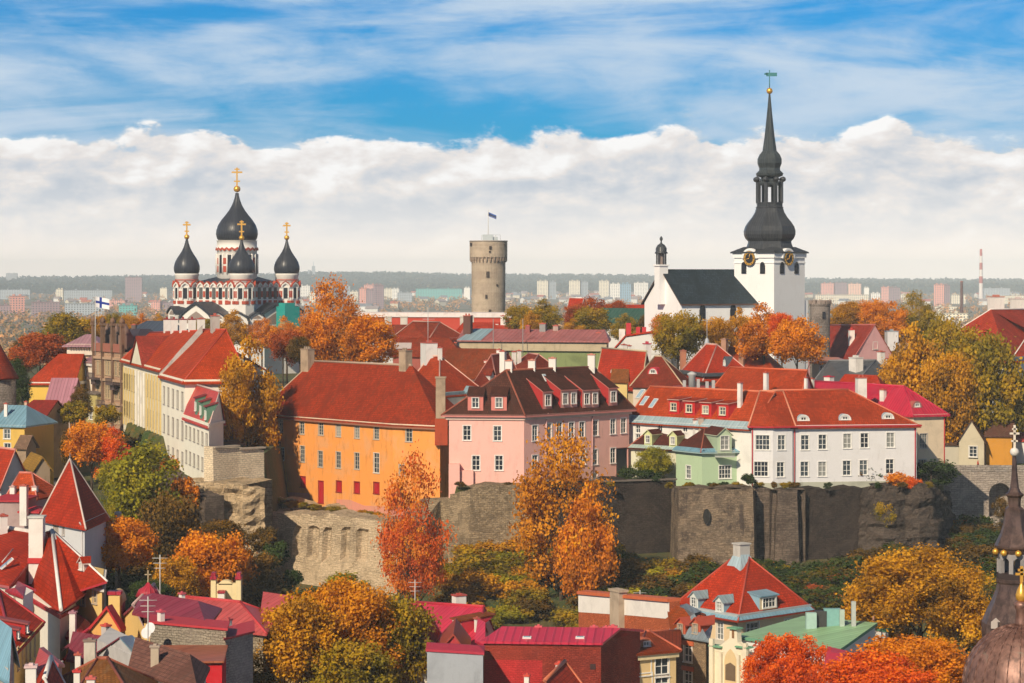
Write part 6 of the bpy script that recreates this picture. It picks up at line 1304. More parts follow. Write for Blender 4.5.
for u,w_ in((.25,.5),(L*.3,.3),(L*.78,.3),(L-.2,.45)): m=MB(); p=fp(u,0,.15); m.box((p[0],p[1],(z6-h.zb)/2+(.6 if w_>.4 else 0)),(w_,.3,z6-h.zb+(1.2 if w_>.4 else 0)),rz); obj('pier',m,GWH,h.root)
m=MB(); uc=L*.54; N=8; r_=L*.17; zc_=Zp(662,241); arc=[(uc+r_*2*(math.cos(t_)-.5),zc_+r_*2*math.sin(t_)) for t_ in [math.pi/3*i/N for i in range(N+1)]]; arc+= [(2*uc-u,z) for u,z in arc[::-1][1:]]
m.poly([fp(u,z,.05) for u,z in [(arc[-1][0],Zp(690,241)),(arc[0][0],Zp(690,241))]+arc]); obj('niche',m,plaster((.66,.50,.28),.1),h.root)
m=MB(); m.poly([fp(uc-.65,Zp(679,241),.08),fp(uc+.65,Zp(679,241),.08),fp(uc+.65,Zp(664,241),.08),fp(uc,Zp(661,241),.08),fp(uc-.65,Zp(664,241),.08)]); obj('window',m,flat((.16,.11,.07)),h.root)
m=MB(); p=fp(L*.61,Zp(631,241),.05); m.box(p,(.25,.1,1.0),rz); obj('slit_window',m,flat((.25,.13,.06)),h.root)
m=MB(); 
for u0,u1,py in((.0,L*.3,647),(L*.72,L,644),(L*.5,L*.72,626.5)): m=MB(); p=fp((u0+u1)/2,Zp(py,241),-.2); m.box(p,(u1-u0+.2,1.0,.15),rz); obj('green_coping',m,flat((.16,.36,.22)),h.root)
# firewall building
k=[P2(579,262),P2(676,250),P2(706,262),P2(612,276)]; a0,a1=k[0],k[1]
k=[P2(579,272),P2(670,256),P2(676,262),P2(585,278)]
h=House('firewall_house','tall narrow house end wall, white plaster above bare orange brick, with a thick chimney','house',k,8,Zp(622,260))
BRK=stone((.52,.13,.05),(.40,.09,.035),(.25,.07,.04),.4,.14,.25,.3); h.walls(BRK)
a,d,n,L=h.plane(0); 
zt0=Zp(594,272); zt1=Zp(602,256); m=MB(); pz_=[(0,Zp(627,272)),(L,Zp(632,256)),(L,zt1),(0,zt0)]
vv=[[(a.x+d.x*u+n.x*q_-h.O.x,a.y+d.y*u+n.y*q_-h.O.y,z-h.zb) for u,z in pz_] for q_ in (.06,-1.2)]; m.poly(vv[0]); m.poly(vv[1][::-1])
for q_ in range(4): m.poly([vv[0][q_],vv[1][q_],vv[1][(q_+1)%4],vv[0][(q_+1)%4]])
zl=[(0,Zp(611,272)),(L,Zp(618,256))]
obj('brick_wall',m,BRK,h.root)
v=[(a.x+d.x*u+n.x*.09-h.O.x,a.y+d.y*u+n.y*.09-h.O.y,z-h.zb) for u,z in [(0,Zp(612,272)),(L*.6,Zp(616,262)),(L*.96,Zp(619.5,256)),(L,Zp(616,256)),(L,zt1),(0,zt0)]]; m=MB(); m.poly(v); obj('white_plaster',m,plaster((.76,.72,.68),.2),h.root)
m=MB(); rzz=math.atan2(d.y,d.x); sl=math.atan2(zt1-zt0,L)
A=Vector((a.x+n.x*.3-h.O.x,a.y+n.y*.3-h.O.y,zt0-h.zb)); B=A+Vector((d.x*L,d.y*L,zt1-zt0)); bk=Vector((-n.x,-n.y,0))*1.6; m.slab([A,B,B+bk,A+bk],[[0,1,2,3]],-.35); obj('coping',m,flat((.55,.13,.05)),h.root)
for f,w_,pt_,mt in((.47,2.2,593,plaster((.46,.36,.27),.4)),(.06,.3,0,None)):
    if mt: p=a+d*L*f+n*.25-h.O.xy; m=MB(); z1=Zp(pt_,264)-h.zb; m.box((p.x,p.y,z1-4),(w_*.85,1.0,8.4),rzz); m.box((p.x,p.y,z1+.25),(w_,1.2,.25),rzz); obj('chimney',m,mt,h.root)
# mansard brick house
k=[P2(671,252),P2(706,248),P2(709,258),P2(676,262)]; h=House('brick_house','grey brick town house with blue grey mansard roof and two arched red dormers','house',k,6,Zp(637,250)); 
h.win(0,[(688,652),(688,678)],1.15,2.0,2,3); GB=stone((.33,.23,.14),(.24,.17,.11),(.12,.08,.06),.35,.14,.35,.4); h.walls(GB)
for py in(643.5,669): m=MB(); a,d,n,L=h.plane(0); u,z=h.hit(0,688,py-.5); m.box((a.x+d.x*u+n.x*.07-h.O.x,a.y+d.y*u+n.y*.07-h.O.y,z-h.O.z),(1.7,.14,.45),math.atan2(d.y,d.x)); obj('lintel',m,flat((.50,.12,.05)),h.root)
q=h.off(.35); q2=h.off(-1.1); zm=Zp(615,250)-h.zb; vs=[Vector((p.x-h.O.x,p.y-h.O.y,h.ze-h.zb)) for p in q]+[Vector((p.x-h.O.x,p.y-h.O.y,zm)) for p in q2]
m=MB(); m.slab(vs,[[0,1,5,4],[1,2,6,5],[2,3,7,6],[3,0,4,7],[4,5,6,7]],.15); h.rf=obj('mansard_roof',m,seam((.20,.25,.29),.5),h.root)
h.vs=vs; h.F={'f':(vs[0],vs[1],vs[4])}
for px in(681,696): h.dorm('f',px,635,1.3,1.15,'gable',(.35,.06,.03),(.46,.10,.05),flat((.40,.07,.04)),1,.65,.95,fc=(.5,.4,.3))
t=q4((662,252),(676,252),(682,262),(655,266))
m=MB(); A=P3(666,602,258)-h.O; B=P3(704,616,252)-h.O; Cc=P3(706,614,260)-h.O; Dd=P3(672,601,268)-h.O; E2=P3(672,640,251)-h.O; m.slab([A,E2,B],[[0,1,2]],.2); m.slab([A,B,Cc,Dd],[[0,1,2,3]],.2); obj('side_roof',m,tiles((.34,.07,.025),.3),h.root)
# yellow house
k=[P2(640,236),P2(676,238),P2(676,250),P2(640,248)]; h=House('yellow_house','cream yellow house with brown red hip roof between brick warehouse and grey brick house','house',k,6,Zp(652,237)); h.win(0,[(644,666),(662,667),(645,683),(662,684)],1.5,1.8,2,2)
h.roof(P3(646,632,244),P3(650,632,244),False,False,tiles((.30,.05,.02),.4,(.12,.05,.02)),plaster((.72,.52,.26),.12),.5,ridge=flat((.5,.12,.06)),cor=(.6,.3,plaster((.74,.60,.36)))); h.dorm('f',646,647,1.6,.9,'eye',(.3,.1,.05),(.4,.2,.12),flat((.4,.1,.05)))
# brick warehouse
k=[P2(484,229),P2(601,228),P2(640,236),P2(523,237)]; h=House('brick_warehouse','windowless dark red brick warehouse with a narrow crimson metal roof','building',k,4,Zp(642,228)-.15)
BK=stone((.30,.045,.028),(.22,.032,.022),(.14,.03,.022),.4,.16,.35,.35); CM=seam((.56,.03,.07),.75,.4,.15)
h.roof(P3(503,627,233.3),P3(620,628.5,232.3),True,True,CM,BK,.25,cor=None,og=.1); a,d,n,L=h.plane(0)
m=MB(); p0=a+n*.04-h.O.xy; p1=a+d*L*.50+n*.04-h.O.xy; zz_=h.ze-h.zb; m.poly([(p0.x,p0.y,0),(p1.x,p1.y,0),(p1.x,p1.y,zz_-1.6),(p0.x,p0.y,zz_-1.6)]); obj('painted_panel',m,stone((.46,.035,.035),(.40,.03,.03),(.3,.03,.03),.4,.16,.3,.3),h.root)
for px,py,w_ in((538.5,634,6),(594,634.5,7),(606,635,5.5),(613,634,8)): h.chim(px,py+1,py-7,w_,WC,D=233,cap=(.6,.10,.12))
for px in(527,580): h.sky('f',px,638,.8,.5)
u,z=h.hit(1,623,672) ; m=MB()
m=MB(); a,d,n,L=h.plane(0); p=a+d*(L*.93)+n*.03-h.O.xy; m.box((p.x,p.y,Zp(665,229)-h.zb),(.5,.12,.5),math.atan2(d.y,d.x)); obj('hole',m,flat((.05,.02,.02)),h.root)
# crimson house left of warehouse
k=[P2(402,256),P2(474,242),P2(494,252),P2(424,267)]; h=House('crimson_house','white walled house with a crimson metal cross gabled roof and one white dormer window','house',k,6,Zp(648,246)); h.roof(P3(412,603,262),P3(484,607.5,250),True,False,CM,plaster((.74,.70,.62),.15),.4,ridge=flat((.5,.03,.05)),cor=(.4,.3,WC))
h.dorm('f',457,640,2.0,2.0,'shed',(.45,.03,.05),(.55,.1,.1),tiles((.30,.08,.04),.3),1,1.1,1.7,.1,ny=3); h.chim(459,605,595.5,9,WC,D=258,dep=1.2,cap=(.45,.08,.06)); h.chim(477,628,619,5,WC,D=246)
k=[P2(400,243),P2(430,239),P2(436,249),P2(406,256)]; h=simple('crimson_wing','white gabled wing with crimson and brown roof slopes in front of the crimson house','house',k,6,Zp(642,240),1.9,tiles((.30,.03,.02),.3,(.14,.05,.02)),plaster((.76,.72,.62),.1),axis='y',hip=(0,0),o=.4)
k=[P2(441,232),P2(466,230),P2(468,240),P2(444,242)]; h=simple('red_porch','low red triangular gabled porch with white edging behind the grey wall','porch',k,6,Zp(650,231),1.5,flat((.30,.05,.03)),flat((.42,.04,.05)),axis='y',hip=(0,0),o=.3)
k=[P2(427,226),P2(483,224),P2(483.5,228),P2(428,230)]; h=simple('grey_firewall','blank blue grey painted wall with crimson coping left of the brick warehouse','wall',k,4,Zp(652,225),.3,flat((.42,.03,.06)),plaster((.34,.37,.42),.3),hip=(.4,.4),o=.12)
k=[P2(478,232),P2(484,230),P2(485,238),P2(479,240)]; h=simple('yellow_annex','tiny yellow annex squeezed against the brick warehouse','house',k,4,Zp(640,231),1.2,CM,plaster((.74,.55,.25),.1),hip=(0,0),o=.3)
k=[P2(534,206),P2(557,200),P2(578,210),P2(556,218)]; h=simple('red_roof_house','small red tiled house roof with a red chimney in front of the brick warehouse','house',k,4,Zp(697,203),1.3,tiles((.46,.045,.02),.1),plaster((.42,.06,.04),.2),axis='y',hip=(0,1),o=.4,ridge=flat((.55,.16,.08))); h.chim(559,682,664,6,WC,D=214,cap=(.6,.08,.05)) ; h.chim(527,684,676,5,WC,D=206,cap=(.6,.08,.05))
k=q4((826,196),(842,194),(846,204),(830,206)); h=simple('red_coped_house','tiny white building with crimson coping half hidden by red trees','house',k,4,Zp(668,196),.5,flat((.55,.03,.06)),plaster((.76,.70,.66),.1),hip=(.5,.5),o=.2)
# ---------------------------------------------------------------- lower town left
TR=tiles((.46,.040,.022),.12,(.22,.05,.02)); GRW=plaster((.60,.60,.62),.2,dc=(.45,.45,.46))
CRM=seam((.42,.03,.055),.7,.42,.3); PLM=seam((.22,.035,.06),.7,.45,.3); YEL=plaster((.70,.49,.19),.12); PKM=seam((.52,.09,.09),.7,.45,.3)
# pyramid roofed wall tower
k=[P2(42,308),P2(84.6,298),P2(106,310),P2(64,321)]; h=House('wall_tower','square white plaster tower with a steep red tiled pyramid roof and white hips','tower',k,12,Zp(521,299))
m_,_=winmesh(.9,1.6,2,2,(.5,.42,.36),one=True)
h.win(0,[(56,531)],1.3,1.9,2,3,(.45,.36,.30)); h.win(0,[(63.5,529)],.6,1.5,1,1,(.5,.45,.42))
c_=sum(k,Vector((0,0)))/4; ap=P3(70,460,c_.y); h.roof((ap.x-.06,ap.y,ap.z),(ap.x+.06,ap.y,ap.z),False,False,TR,GRW,.45,ridge=flat((.62,.50,.44))); h.pipe(83,0,(.5,.48,.48))
m=MB(); x,y,z=ap-h.O; m.tube((x,y,z-.2),(x,y,z+.9),.12,.03); obj('finial',m,flat((.2,.2,.22)),h.root)
t=thing('chimney_pipe','short grey tin chimney standing among the green treetops right of the tower','chimney',P3(118,519,318)); m=MB(); m.lathe([(.36,-14),(.36,.5),(.45,.6),(.45,.9),(.05,1.0)],12); obj('pipe',m,flat((.5,.48,.46)),t)
# big hip roofed house with tall chimney
WT=flat((.78,.74,.70)); 
k=[P2(26,232),P2(60,218),P2(76,224),P2(46,242)]; h=House('white_hip_house','tall white house with steep red hip roof and huge white chimney','house',k,6,Zp(609,220))
k2=P2(60,218); ap=P3(52,531,236)
h.walls(plaster((.76,.71,.62),.12)); m=MB(); q=h.off(.6); E=[Vector((p.x,p.y,h.ze-.1))-h.O for p in q]; A=ap-h.O; L0=P3(-2,527,250)-h.O; LE=P3(18,606,232)-h.O
E0=P3(30,604,231)-h.O; E1=P3(61,611,217)-h.O; E2=P3(76,600,219)-h.O
vs=[E0,E1,E2,A+Vector((.3,0,0)),A-Vector((.5,0,0)),P3(30,545,240)-h.O,Vector((E2.x,E2.y+16,E2.z)),Vector((E0.x,E0.y+16,E0.z))]
m.slab(vs,[[0,1,4,5],[1,2,3,4],[2,6,3],[6,7,5,4,3],[7,0,5]],.2,0,1); h.rf=obj('roof',m,[TR,flat((.42,.03,.03))],h.root); h.vs=vs; h.F={'f':(E0,E1,A),'r':(E1,E2,A)}
m=MB(); m.tube(E1+Vector((0,0,.1)),A+Vector((0,0,.1)),.17); m.tube(A,vs[5],.2); obj('ridge_cap',m,WT,h.rf); h.band(h.ze-.5,h.ze-.2,.3,flat((.42,.03,.04)),'red_cornice')
m=MB(); p=P3(37,562,234)-h.O; w_=17*229/F; m.box((p.x,p.y,p.z+1.1),(w_*.85,1.3,6.2)); m.box((p.x,p.y,p.z+4.25),(w_*.98,1.5,.2),m=1); m.box((p.x,p.y-.02,p.z+.2),(w_*.95,1.5,.5),m=2); obj('chimney',m,[plaster((.76,.71,.66),.2),flat((.55,.55,.52)),flat((.5,.03,.03))],h.root)
# yellow wing
k=[P2(70,227),P2(102,222),P2(104,236),P2(72,242)]; h=House('yellow_house','yellow house with two tall windows and steep red roof attached to the white hip house','house',k,6,Zp(586,223)); 
h.win(0,[(83,597),(95,595)],.75,1.5,2,3,(.50,.42,.33)); h.walls(YEL); E0=P3(73,592,224)-h.O;E1=P3(107,581,220)-h.O;E2=P3(106,578,236)-h.O; A=P3(53,531,236)-h.O
vs=[E0,E1,E2,A,Vector((E0.x-1,E0.y+18,E0.z))]; m=MB(); m.slab(vs,[[0,1,3],[1,2,3],[2,4,3]],.2,0,1); h.rf=obj('roof',m,[TR,flat((.42,.03,.04))],h.root); h.vs=vs; h.F={'f':(E0,E1,A)}
m=MB(); m.tube(E0+Vector((0,0,.08)),A+Vector((0,0,.08)),.13); m.tube(E1,A,.09); obj('ridge_cap',m,WT,h.rf); h.band(h.ze-.35,h.ze-.1,.25,flat((.72,.68,.62))); h.dorm('f',82,571.5,.95,.85,'gable',(.5,.4,.35),(.7,.65,.6),TR,1,.5,.6,trim=(.6,.5,.45))
# left wing of the red roof
k=[P2(-30,240),P2(8,226),P2(20,240),P2(-12,256)]; h=House('red_roof_wing','cream house with a broad red roof carrying a skylight at the left edge, pale ridge','house',k,6,Zp(584,229)); h.win(0,[(1,596)],.9,1.3,2,2)
h.walls(plaster((.72,.64,.54),.15)); A=P3(-30,522,262)-h.O; B=P3(31,532,250)-h.O; E0=P3(-36,579,240)-h.O; E1=P3(9,586,225)-h.O; E2=P3(31,560,236)-h.O; vs=[E0,E1,E2,B,A]; m=MB(); m.slab(vs,[[0,1,2,3,4]],.25,0,1); h.rf=obj('roof',m,[TR,flat((.48,.12,.13))],h.root); h.vs=vs; h.F={'f':(E0,E1,A)}
m=MB(); m.tube(A,B,.28); obj('ridge_cap',m,plaster((.66,.60,.56),.3),h.rf); h.sky('f',7,564,.8,1.5); h.chim(3,528,516,9,WC,D=252)
m=MB(); m.tube(P3(2,562,232)-h.O,P3(13,549,238)-h.O,.06); obj('snow_rail',m,flat((.6,.5,.48)),h.rf)
m=MB(); v=[P3(9,590,225.2),P3(31,562,236),P3(31,600,236),P3(9,620,225.2)]; m.poly([x-h.O for x in v]); obj('side_wall',m,plaster((.36,.10,.09),.2),h.root)
# small white annex
k=[P2(8,214),P2(23,210),P2(33,214),P2(18,219)]; h=House('white_annex','slim white annex with a little red saddle roof before the big red roof','house',k,5,Zp(595,211)); h.win(0,[(15,602)],.4,.7,1,1,(.5,.4,.35)); h.roof(P3(13,588,214.5),P3(27,588,216),True,False,CRM,plaster((.78,.75,.70),.1),.3,ridge=flat((.45,.03,.04))) if False else h.roof(mid(k[0],k[1],Zp(588,212)),mid(k[3],k[2],Zp(588,216)),True,True,CRM,plaster((.78,.75,.70),.1),.25)
# lower left yellow house with red roof
k=[P2(-22,196),P2(14,180),P2(40,196),P2(-2,214)]; h=House('yellow_house','yellow house with five tall windows and two shed dormers, bottom left','house',k,4,Zp(651,181)); h.win(1,[(17.5,659),(22,655.5),(26,652),(30,648.5),(34.5,645)],.55,1.6,1,2,(.6,.45,.3))
h.roof(P3(-14,590,208),P3(-2,590,202),False,False,TR,YEL,.35,ridge=flat((.42,.03,.04)),cor=(.3,.25,YEL)); 
for px,py in((17,640),(26,634)): h.dorm('r',px,py,.9,.8,'shed',(.42,.03,.03),(.35,.04,.04),flat((.30,.07,.07)),1,.5,.45,.2)
k=[P2(-6,168),P2(8,164),P2(14,170),P2(0,176)]; h=simple('blue_roof_house','corner of a house with pale blue metal roof and gutter at the bottom left edge','house',k,3,Zp(664,166),2.2,seam((.22,.42,.55),.5),plaster((.60,.52,.46),.2),hip=(0,0),o=.4,pre=lambda h:h.grid(0,[.35],[Zp(672,165)],.3,1.0,nx=1))
# middle pile of roofs
k=[P2(66,214),P2(96,205),P2(118,214),P2(88,226)]; h=simple('plum_roof_house','orange yellow gabled house with dull plum metal roof slopes behind the grey gable','house',k,4,30.0,1.6,PLM,plaster((.68,.36,.12),.15),axis='y',hip=(0,0),o=.35,ridge=CRM)
h.chim(73,622,613,5,WC,D=214,cap=(.4,.2,.25)); 
k=[P2(63,222),P2(72,218),P2(100,222),P2(90,230)]; h=simple('pink_tower_annex','small yellow annex with a crimson sheet roof under the yellow house windows','house',k,4,Zp(637,219),1.2,CRM,YEL,hip=(0,1),o=.25)
# orange parapet gable
t=thing('orange_gable','orange yellow parapet gable with a long red diagonal coping among the plum roofs','gable',P3(82,650,213)); O_=Vector(t.location); pp=[P3(50,676,213),P3(107,607,213),P3(121,630,213),P3(121,680,213),P3(50,684,213)]; bk=Vector((.2,.7,0)); m=MB(); m.poly([v-O_ for v in pp][::-1]); m.poly([v-O_+bk for v in pp]); obj('gable_wall',m,plaster((.74,.40,.13),.15),t)
m=MB(); a_,b_,c_=[v-O_ for v in pp[:3]]; up=Vector((0,0,.12)); fr=Vector((0,-.25,0)); m.slab([a_+fr+up,b_+fr+up,b_+bk*1.4+up,a_+bk*1.4+up],[[0,1,2,3]],.3); m.slab([b_+fr+up,c_+fr+up,c_+bk*1.4+up,b_+bk*1.4+up],[[0,1,2,3]],.3); obj('coping',m,flat((.50,.03,.03)),t)
k=[P2(70,207),P2(112,203),P2(122,209),P2(80,212)]; h=simple('dull_red_roof_house','dull red tiled roof slope leaning against the orange gable, with two stubby red topped chimneys','house',k,3,Zp(661,205),1.7,PLM,plaster((.42,.36,.28),.4),hip=(0,2),o=.3); h.chim(92,655,643,9,WC,D=208,cap=(.6,.09,.07)); h.chim(106,640,626,9,plaster((.5,.46,.46),.2),D=209,cap=(.6,.09,.07))
# curved gable
t=thing('curved_gable','tall round topped gable clad in crimson metal with yellow edges','gable',P3(116,630,222)); s_=222/F; m=MB(); N=10; r_=6.5*s_; 
pr=[(r_*math.cos(math.pi*i/N),26*s_+12*s_*math.sin(math.pi*i/N)) for i in range(N+1)]; P=[(r_,0)]+pr+[(-r_,0)]
m.poly([(x,0,z) for x,z in P],1); m.poly([(x,1.6,z) for x,z in P][::-1],1)
for (x0,z0),(x1,z1) in zip(P,P[1:]): m.poly([(x0,0,z0),(x0,1.6,z0),(x1,1.6,z1),(x1,0,z1)],0)
obj('gable_wall',m,[CRM,plaster((.55,.05,.09),.1)],t)
m=MB(); 
for (x0,z0),(x1,z1) in zip(pr,pr[1:]): m.poly([(x0*1.12,-.15,z0+.12),(x1*1.12,-.15,z1+.12),(x1*.9,-.15,z1-.2),(x0*.9,-.15,z0-.2)]); m.poly([(x0*1.12,-.15,z0+.12),(x0*1.12,1.8,z0+.12),(x1*1.12,1.8,z1+.12),(x1*1.12,-.15,z1+.12)])
obj('gable_band',m,flat((.60,.42,.20)),t); m=MB(); m.box((0,-.6,1.6),(1.0,1.0,3.4)); m.box((0,-.6,3.4),(1.2,1.2,.3),m=1); obj('pier',m,[YEL,CRM],t)
k=[P2(118,224),P2(150,214),P2(170,228),P2(138,238)]; h=simple('plum_roof_house','house with plum metal roofs, a long skylight strip and a cross topped dormer','house',k,4,Zp(628,219),2.0,PLM,YEL,hip=(0,0),o=.3,ridge=flat((.5,.35,.33)),axis='y'); 
t=thing('cross_turret','small crimson domed turret with a cross on the plum roofs','turret',P3(148,600,226)); m=MB(); m.lathe([(.9,-1.5),(.9,.3),(1.1,.4),(.8,.9),(.3,1.2),(.05,1.5)],12); obj('turret_body',m,[plaster((.6,.5,.45))],t); m=MB(); m.lathe([(1.15,.35),(.85,.95),(.35,1.25),(.08,1.6)],12); obj('cap',m,CRM,t); m=MB(); m.box((0,0,2.1),(.08,.08,1.2)); m.box((0,0,2.3),(.6,.08,.08)); obj('cross',m,flat((.5,.4,.25)),t)
k=[P2(144,214),P2(199,207),P2(210,216),P2(150,222)]; h=simple('flat_roof_pavilion','roof pavilion with slanted flat plum roof and yellow walls beside white chimneys','house',k,4,Zp(612,210)-.3,.9,seam((.26,.035,.06),1.2,.5,.2),YEL,hip=(1,1),o=1.0); h.chim(182,606,594,6,WC,D=222,cap=(.55,.1,.12)); h.chim(161,622,612,7,WC,D=206,cap=(.6,.1,.14))
k=[P2(150,206),P2(226,202),P2(228,206),P2(152,210)]; h=House('parapet_wall','long rough grey stone parapet wall with crimson coping across the lower roofs','wall',k,4,Zp(626.5,204)); h.walls(stone((.42,.36,.28),(.34,.29,.23),(.24,.2,.16),.5,.22,.4)); h.band(h.ze-.02,h.ze+.16,.15,flat((.45,.04,.05)),'coping')
k=[P2(225,202),P2(253,206),P2(253,212),P2(226,208)]; h=House('parapet_wall','pale grey sloping wall end right of the rough stone parapet','wall',k,4,Zp(636,204)); h.walls(stone((.45,.42,.38),None,(.3,.27,.25),.5,.22,.3)); h.band(h.ze-.02,h.ze+.14,.15,flat((.45,.04,.05)),'coping')
k=[P2(152,196),P2(222,193),P2(226,201.5),P2(153,203)]; h=House('lean_to','red walled lean-to with a brown red seamed roof below the stone parapet','shed',k,4,Zp(661,195)); h.walls(plaster((.50,.02,.03),.15)); E=[P3(151,662,195.5),P3(224,661,192.5),P3(228,645,202),P3(152,645,203)]; m=MB(); m.slab([v-h.O for v in E],[[0,1,2,3]],.15); h.rf=obj('roof',m,seam((.36,.11,.06),.9,.45,.3),h.root); h.vs=[E[2]-h.O]*6; h.F={'f':tuple(v-h.O for v in E[:3])}
h.chim(187,676,662,5,WC,D=190)
# long pinkish red metal roof
k=[P2(178,236),P2(263,230),P2(275,241),P2(190,247)]; h=simple('long_red_roof_house','stone walled house with a long salmon red ribbed metal hip roof','house',k,5,Zp(631,231),1.75,PKM,stone((.46,.37,.26),None,(.25,.2,.15),.5,.22,.3),hip=(0,3.5),o=.4,ridge=flat((.5,.05,.06))); h.chim(228,632,620,7.5,WC,D=222,cap=(.45,.08,.09)); h.chim(274,628,615,7,WC,D=236); 
k=[P2(262,236),P2(300,232),P2(303,246),P2(268,250)]; h=simple('yellow_house','yellow house with a red roof mostly hidden by the big olive orange tree','house',k,5,Zp(624,234),1.8,PKM,YEL,hip=(0,0),o=.3,pre=lambda h:h.win(0,[(283,640)],1.2,1.8))
t=thing('yellow_gable','ornate pale yellow parapet gable with crimson caps above the long red roof','gable',P3(226,608,252)); s_=252/F; m=MB(); m.box((0,0,1.0),(22*s_,1,3.0)); m.lathe([(.01,0)],3) if False else None
N=8; P=[(7*s_*math.cos(math.pi*i/N),2.4+4.2*s_*math.sin(math.pi*i/N)) for i in range(N+1)]; m.poly([(x,-.5,z) for x,z in P]); m.poly([(x,.5,z) for x,z in P][::-1])
for (x0,z0),(x1,z1) in zip(P,P[1:]): m.poly([(x0,-.5,z0),(x0,.5,z0),(x1,.5,z1),(x1,-.5,z1)])
obj('gable_wall',m,plaster((.74,.62,.36),.15),t)
for x in(-12,13): m=MB(); m.box((x*s_,0,1.2),(5*s_,1.3,3.6)); m.box((x*s_,0,3.1),(6.2*s_,1.6,.28),m=1); m.box((x*s_,0,3.4),(4*s_,1.1,.4),m=1); obj('pier',m,[plaster((.74,.62,.36),.15),CRM],t)
m=MB(); m.box((-3*s_,-1.2,.2),(6.5*s_,1,3.0)); m.box((-3*s_,-1.2,1.8),(7.5*s_,1.2,.2),m=1); obj('chimney',m,[WC,CRM],t)
# grey gable with blue roof
k=[P2(97,196),P2(141,190),P2(153,202),P2(112,206)]; k=[P2(97,198),P2(141,188),P2(152,194),P2(110,205)]
h=House('grey_gable_house','rendered grey gable house with a small pale blue seamed roof and dark balcony window','house',k,3,Zp(655,190)); GG=plaster((.50,.49,.50),.25); h.walls(GG)
A=P3(121,637,194)-h.O; m=MB(); a=P3(97,654,198)-h.O; b=P3(141,664,188)-h.O; c=P3(152,658,194)-h.O; a2=P3(97,690,198)-h.O; b2=P3(141,690,188)-h.O; top_=P3(120,638,193)-h.O; m.poly([a2,b2,b,top_,a]); m.poly([b2,P3(152,690,194)-h.O,c,b]); obj('gable',m,GG,h.root)
bk=Vector((2.2,7.5,0)); m=MB(); m.slab([b+Vector((.2,-.2,.1)),c+Vector((.3,.2,.15)),P3(132,635,200)-h.O,top_+Vector((0,-.2,.1))],[[0,1,2,3]],.12); h.rf=obj('roof',m,seam((.20,.33,.42),.55,.35,.2),h.root)
m=MB(); m.slab([a+Vector((-.2,-.2,.05)),top_+Vector((0,-.2,.12)),P3(132,635,200)-h.O,P3(106,650,206)-h.O],[[0,1,2,3]],.12); obj('side_roof',m,PLM,h.root)
m=MB(); p=(b+c)/2; m.box((p.x+.08,p.y-.05,p.z-1.1),(.9,.12,1.2),math.atan2((c-b).y,(c-b).x)); obj('window',m,DRK,h.root)
# brownish old roof at the bottom
k=[P2(40,160),P2(160,160),P2(172,184),P2(52,186)]; h=House('old_brown_roof_house','old house with a broad patchy brown red tile roof across the bottom left','house',k,2,31.3); h.roof(P3(98,659.5,178),P3(108,659.5,177),False,False,tiles((.30,.13,.075),.45,(.22,.17,.10)),plaster((.45,.40,.34),.3),.3,ridge=flat((.34,.10,.06)))
h.chim(78,668,655,5.5,WC,D=184); h.chim(58,672,663,7,WC,D=184,cap=(.6,.55,.5)); h.chim(77,690,672,6,WC,D=164,cap=(.55,.05,.05)); h.chim(91,690,679,8,WC,D=162,cap=(.55,.12,.1)); h.chim(155,668,647,8,plaster((.46,.38,.29),.4),D=184,cap=(.4,.32,.26)); h.chim(90,655,641,11,plaster((.55,.50,.44),.3),D=194,cap=(.25,.18,.15))
k=[P2(132,186),P2(196,176),P2(206,186),P2(142,196)]; h=simple('grey_brown_roof_house','low house with a dusky purple brown felt roof at the bottom left','house',k,2,Zp(680,180),1.4,tiles((.20,.09,.07),.3,(.1,.08,.07)),plaster((.5,.47,.42),.2),hip=(0,2),o=.3)
k=[P2(36,178),P2(54,172),P2(62,180),P2(44,188)]; h=simple('red_metal_roof_house','tiny pink red metal roof below the yellow house windows','house',k,2,Zp(674,176),.7,PKM,WC,hip=(0,0),o=.2)
k=[P2(34,160),P2(56,156),P2(62,164),P2(40,168)]; h=simple('red_roof_house','small red roof with white verges in the bottom left corner','house',k,2,Zp(699,158),1.3,TR,WC,axis='y',hip=(0,0),o=.3,ridge=WT); h.chim(31,684,667,10,WC,D=158,cap=(.7,.5,.5))
# antennas
for px,py,D,hh,l in((160,595,224,4.5,'tall aerial mast with crossbars above the plum roofs'),(148,640,196,4.2,'thin aerial pole beside two satellite dishes on the stone parapet'),(640,612,266,3.4,'thin aerial mast on the brick firewall'),(415,603,262,3.5,'aerial and round cap beside the big olive tree')):
    x,y,z=P3(px,py+10,D); t=thing('antenna',l,'antenna',(x,y,z)); m=MB(); m.tube((0,0,-1.5),(0,0,hh),.05); 
    for q in range(3): m.tube((-.7+.1*q,0,hh-.3-.45*q),(.7-.1*q,0,hh-.3-.45*q),.03)
    obj('mast',m,flat((.5,.48,.46)),t)
for px,py,D,l in((151,628,203,'white satellite dish above its twin on the stone parapet'),(147,633,203,'lower white satellite dish on the stone parapet')):
    t=thing('satellite_dish',l,'satellite dish',P3(px,py,D)); m=MB(); m.lathe([(.05,0),(.3,.05),(.45,.16)],14); o=obj('dish',m,flat((.7,.7,.72)),t); o.rotation_euler=(R(80),0,R(-20))
